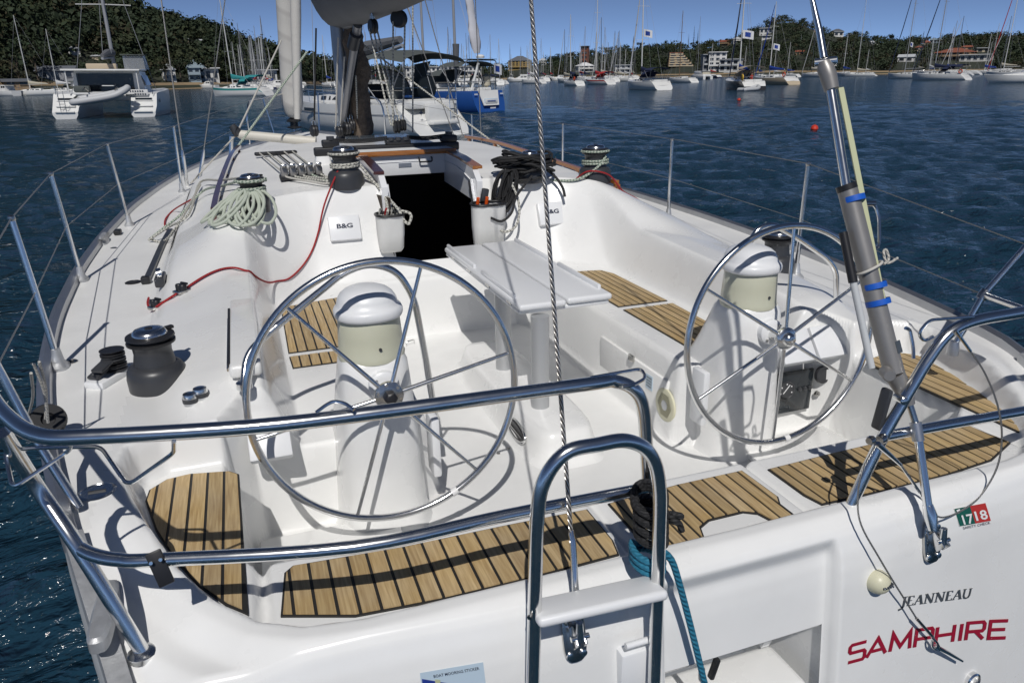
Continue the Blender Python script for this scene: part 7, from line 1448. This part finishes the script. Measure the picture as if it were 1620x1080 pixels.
obj('wheel', MB().tube([(.2+.62*math.cos(a), -4.7, 1.95+.62*math.sin(a)) for a in np.linspace(0, 6.283, 24, endpoint=False)], .09, 7, closed=True), CVG, by); obj('pod_cover', MB().lathe([(.02, -.5), (.32, -.3), (.36, .3), (.02, .55)], (1.2, -4.6, 2.1), 12), CVC, by); obj('rolled_awning', MB().tube([(-1.4, -4.4, 4.6), (-1.35, -4.3, 3.0)], [.25, .18], 9), SAILGREY, by)
obj('second_mast', MB().tube([(.1, -2.5, 1.5), (.1, -2.5, 13)], [.11, .08], 8), MSTG, by); flag_obj((1.0, -5.75, 3.3), .9, .7, by)
mb = MB(); rr_ = []
for i in range(24):
    t = i/23; z = 4.0+9*t; w = .28+.16*math.sin(t*7)+.10*math.sin(t*17); rr_.append([(.75-.9*t*.9+w*math.cos(a)+.05*math.sin(i*2.1+a*3), -4.2+2.5*t*.3+w*.5*math.sin(a), z) for a in np.linspace(0, 6.283, 12, endpoint=False)])
mb.loft(rr_); obj('drying_sail', mb, mat('drying_sailcloth', (.62, .62, .66), .75), by, smooth=70)
pb_ = pz(774, 177, 0); hb_ = R(24); by.rotation_euler = (0, 0, hb_); by.location = (pb_.x-6.2*math.sin(hb_)*1, pb_.y+6.2*math.cos(hb_), 0)

# ---------------------------------------------------------------- people, buoys, tender
def person(name, label, loc, rz, col, seated=True):
    e = empty(name, label=label, cat='person')
    me_ = bpy.data.meshes.new('body'); V_ = [(0, 0, .45), (0, 0, .75), (0, .02, 1.02), (0, .02, 1.12), (.18, 0, 1.0), (.26, .05, .78), (.18, .25, .70), (-.18, 0, 1.0), (-.26, .05, .78), (-.18, .25, .70), (.10, .05, .45), (.12, .42, .45), (.12, .45, .05), (-.10, .05, .45), (-.12, .42, .45), (-.12, .45, .05)]
    E_ = [(0, 1), (1, 2), (2, 3), (2, 4), (4, 5), (5, 6), (2, 7), (7, 8), (8, 9), (0, 10), (10, 11), (11, 12), (0, 13), (13, 14), (14, 15)]
    me_.from_pydata(V_, E_, []); b = bpy.data.objects.new('body', me_); COL.objects.link(b); b.parent = e; me_.materials.append(col)
    sk = b.modifiers.new('skin', 'SKIN'); 
    for i, rr in enumerate((.15, .16, .15, .06, .08, .055, .045, .08, .055, .045, .10, .085, .06, .10, .085, .06)): me_.skin_vertices[0].data[i].radius = (rr, rr*.8)
    me_.skin_vertices[0].data[0].use_root = True; b.modifiers.new('sub', 'SUBSURF').levels = 1
    obj('head', MB().lathe([(.02, 1.12), (.075, 1.16), (.095, 1.25), (.085, 1.33), (.04, 1.375), (.01, 1.38)], (0, .03, 0), 12), mat('skin_tone', (.42, .25, .17), .6) if 'skin_tone' not in MATS else MATS['skin_tone'], e)
    obj('hat', MB().lathe([(.10, 1.30), (.10, 1.36), (.05, 1.41), (.01, 1.42)], (0, .02, 0), 12), col, e)
    e.location = loc; e.rotation_euler = (0, 0, rz); return e
mw = bkb.matrix_basis
person('person', 'person in blue sitting to port in the cockpit of the black-hulled yacht', mw @ Vector((-.85, -3.2, 1.15)), R(-70), mat('blue_shirt', (.03, .10, .35), .8)); person('person', 'person in dark clothes sitting under the canopy of the black-hulled yacht', mw @ Vector((.2, -2.6, 1.2)), R(170), mat('dark_shirt', (.03, .03, .04), .8)); person('person', 'person in red sitting near the stern of the black-hulled yacht', mw @ Vector((.0, -4.5, .95)), R(10), mat('red_shirt', (.4, .04, .03), .8))
td = copy_tree(dg); td['label'] = 'grey inflatable dinghy afloat behind the black-hulled yacht'; p = pz(1186, 144, 0); td.location = (p.x, p.y, .2); td.rotation_euler = (0, 0, R(20)); td.scale = (1.0,)*3
def buoy(u, v, r_, label):
    p = pz(u, v, 0); b = empty('mooring_buoy', (0, 0, 0), label=label, cat='buoy'); obj('float', MB().lathe([(.02, -r_*.5), (r_*.8, -r_*.35), (r_, r_*.1), (r_*.8, r_*.75), (r_*.3, r_*1.05), (.02, r_*1.08)], (0, 0, 0), 22), mat('buoy_red', (.62, .045, .02), .45) if 'buoy_red' not in MATS else MATS['buoy_red'], b); obj('ring', MB().tube([(0, r_*.22*math.cos(a), r_*1.2+r_*.22*math.sin(a)) for a in np.linspace(0, 6.283, 12, endpoint=False)], r_*.06, 5, closed=True), STEELD, b); b.location = (p.x, p.y, .07)
buoy(1288, 207, .16, 'round red mooring buoy floating alone beside the hydraulic cylinder'); buoy(1169, 160, .16, 'small red mooring buoy afloat astern of the black-hulled yacht')
print('objects', len(bpy.data.objects), 'tris', sum(sum(len(p.vertices)-2 for p in o.data.polygons) if 0 else len(o.data.polygons) for o in bpy.data.objects if o.type == 'MESH'))
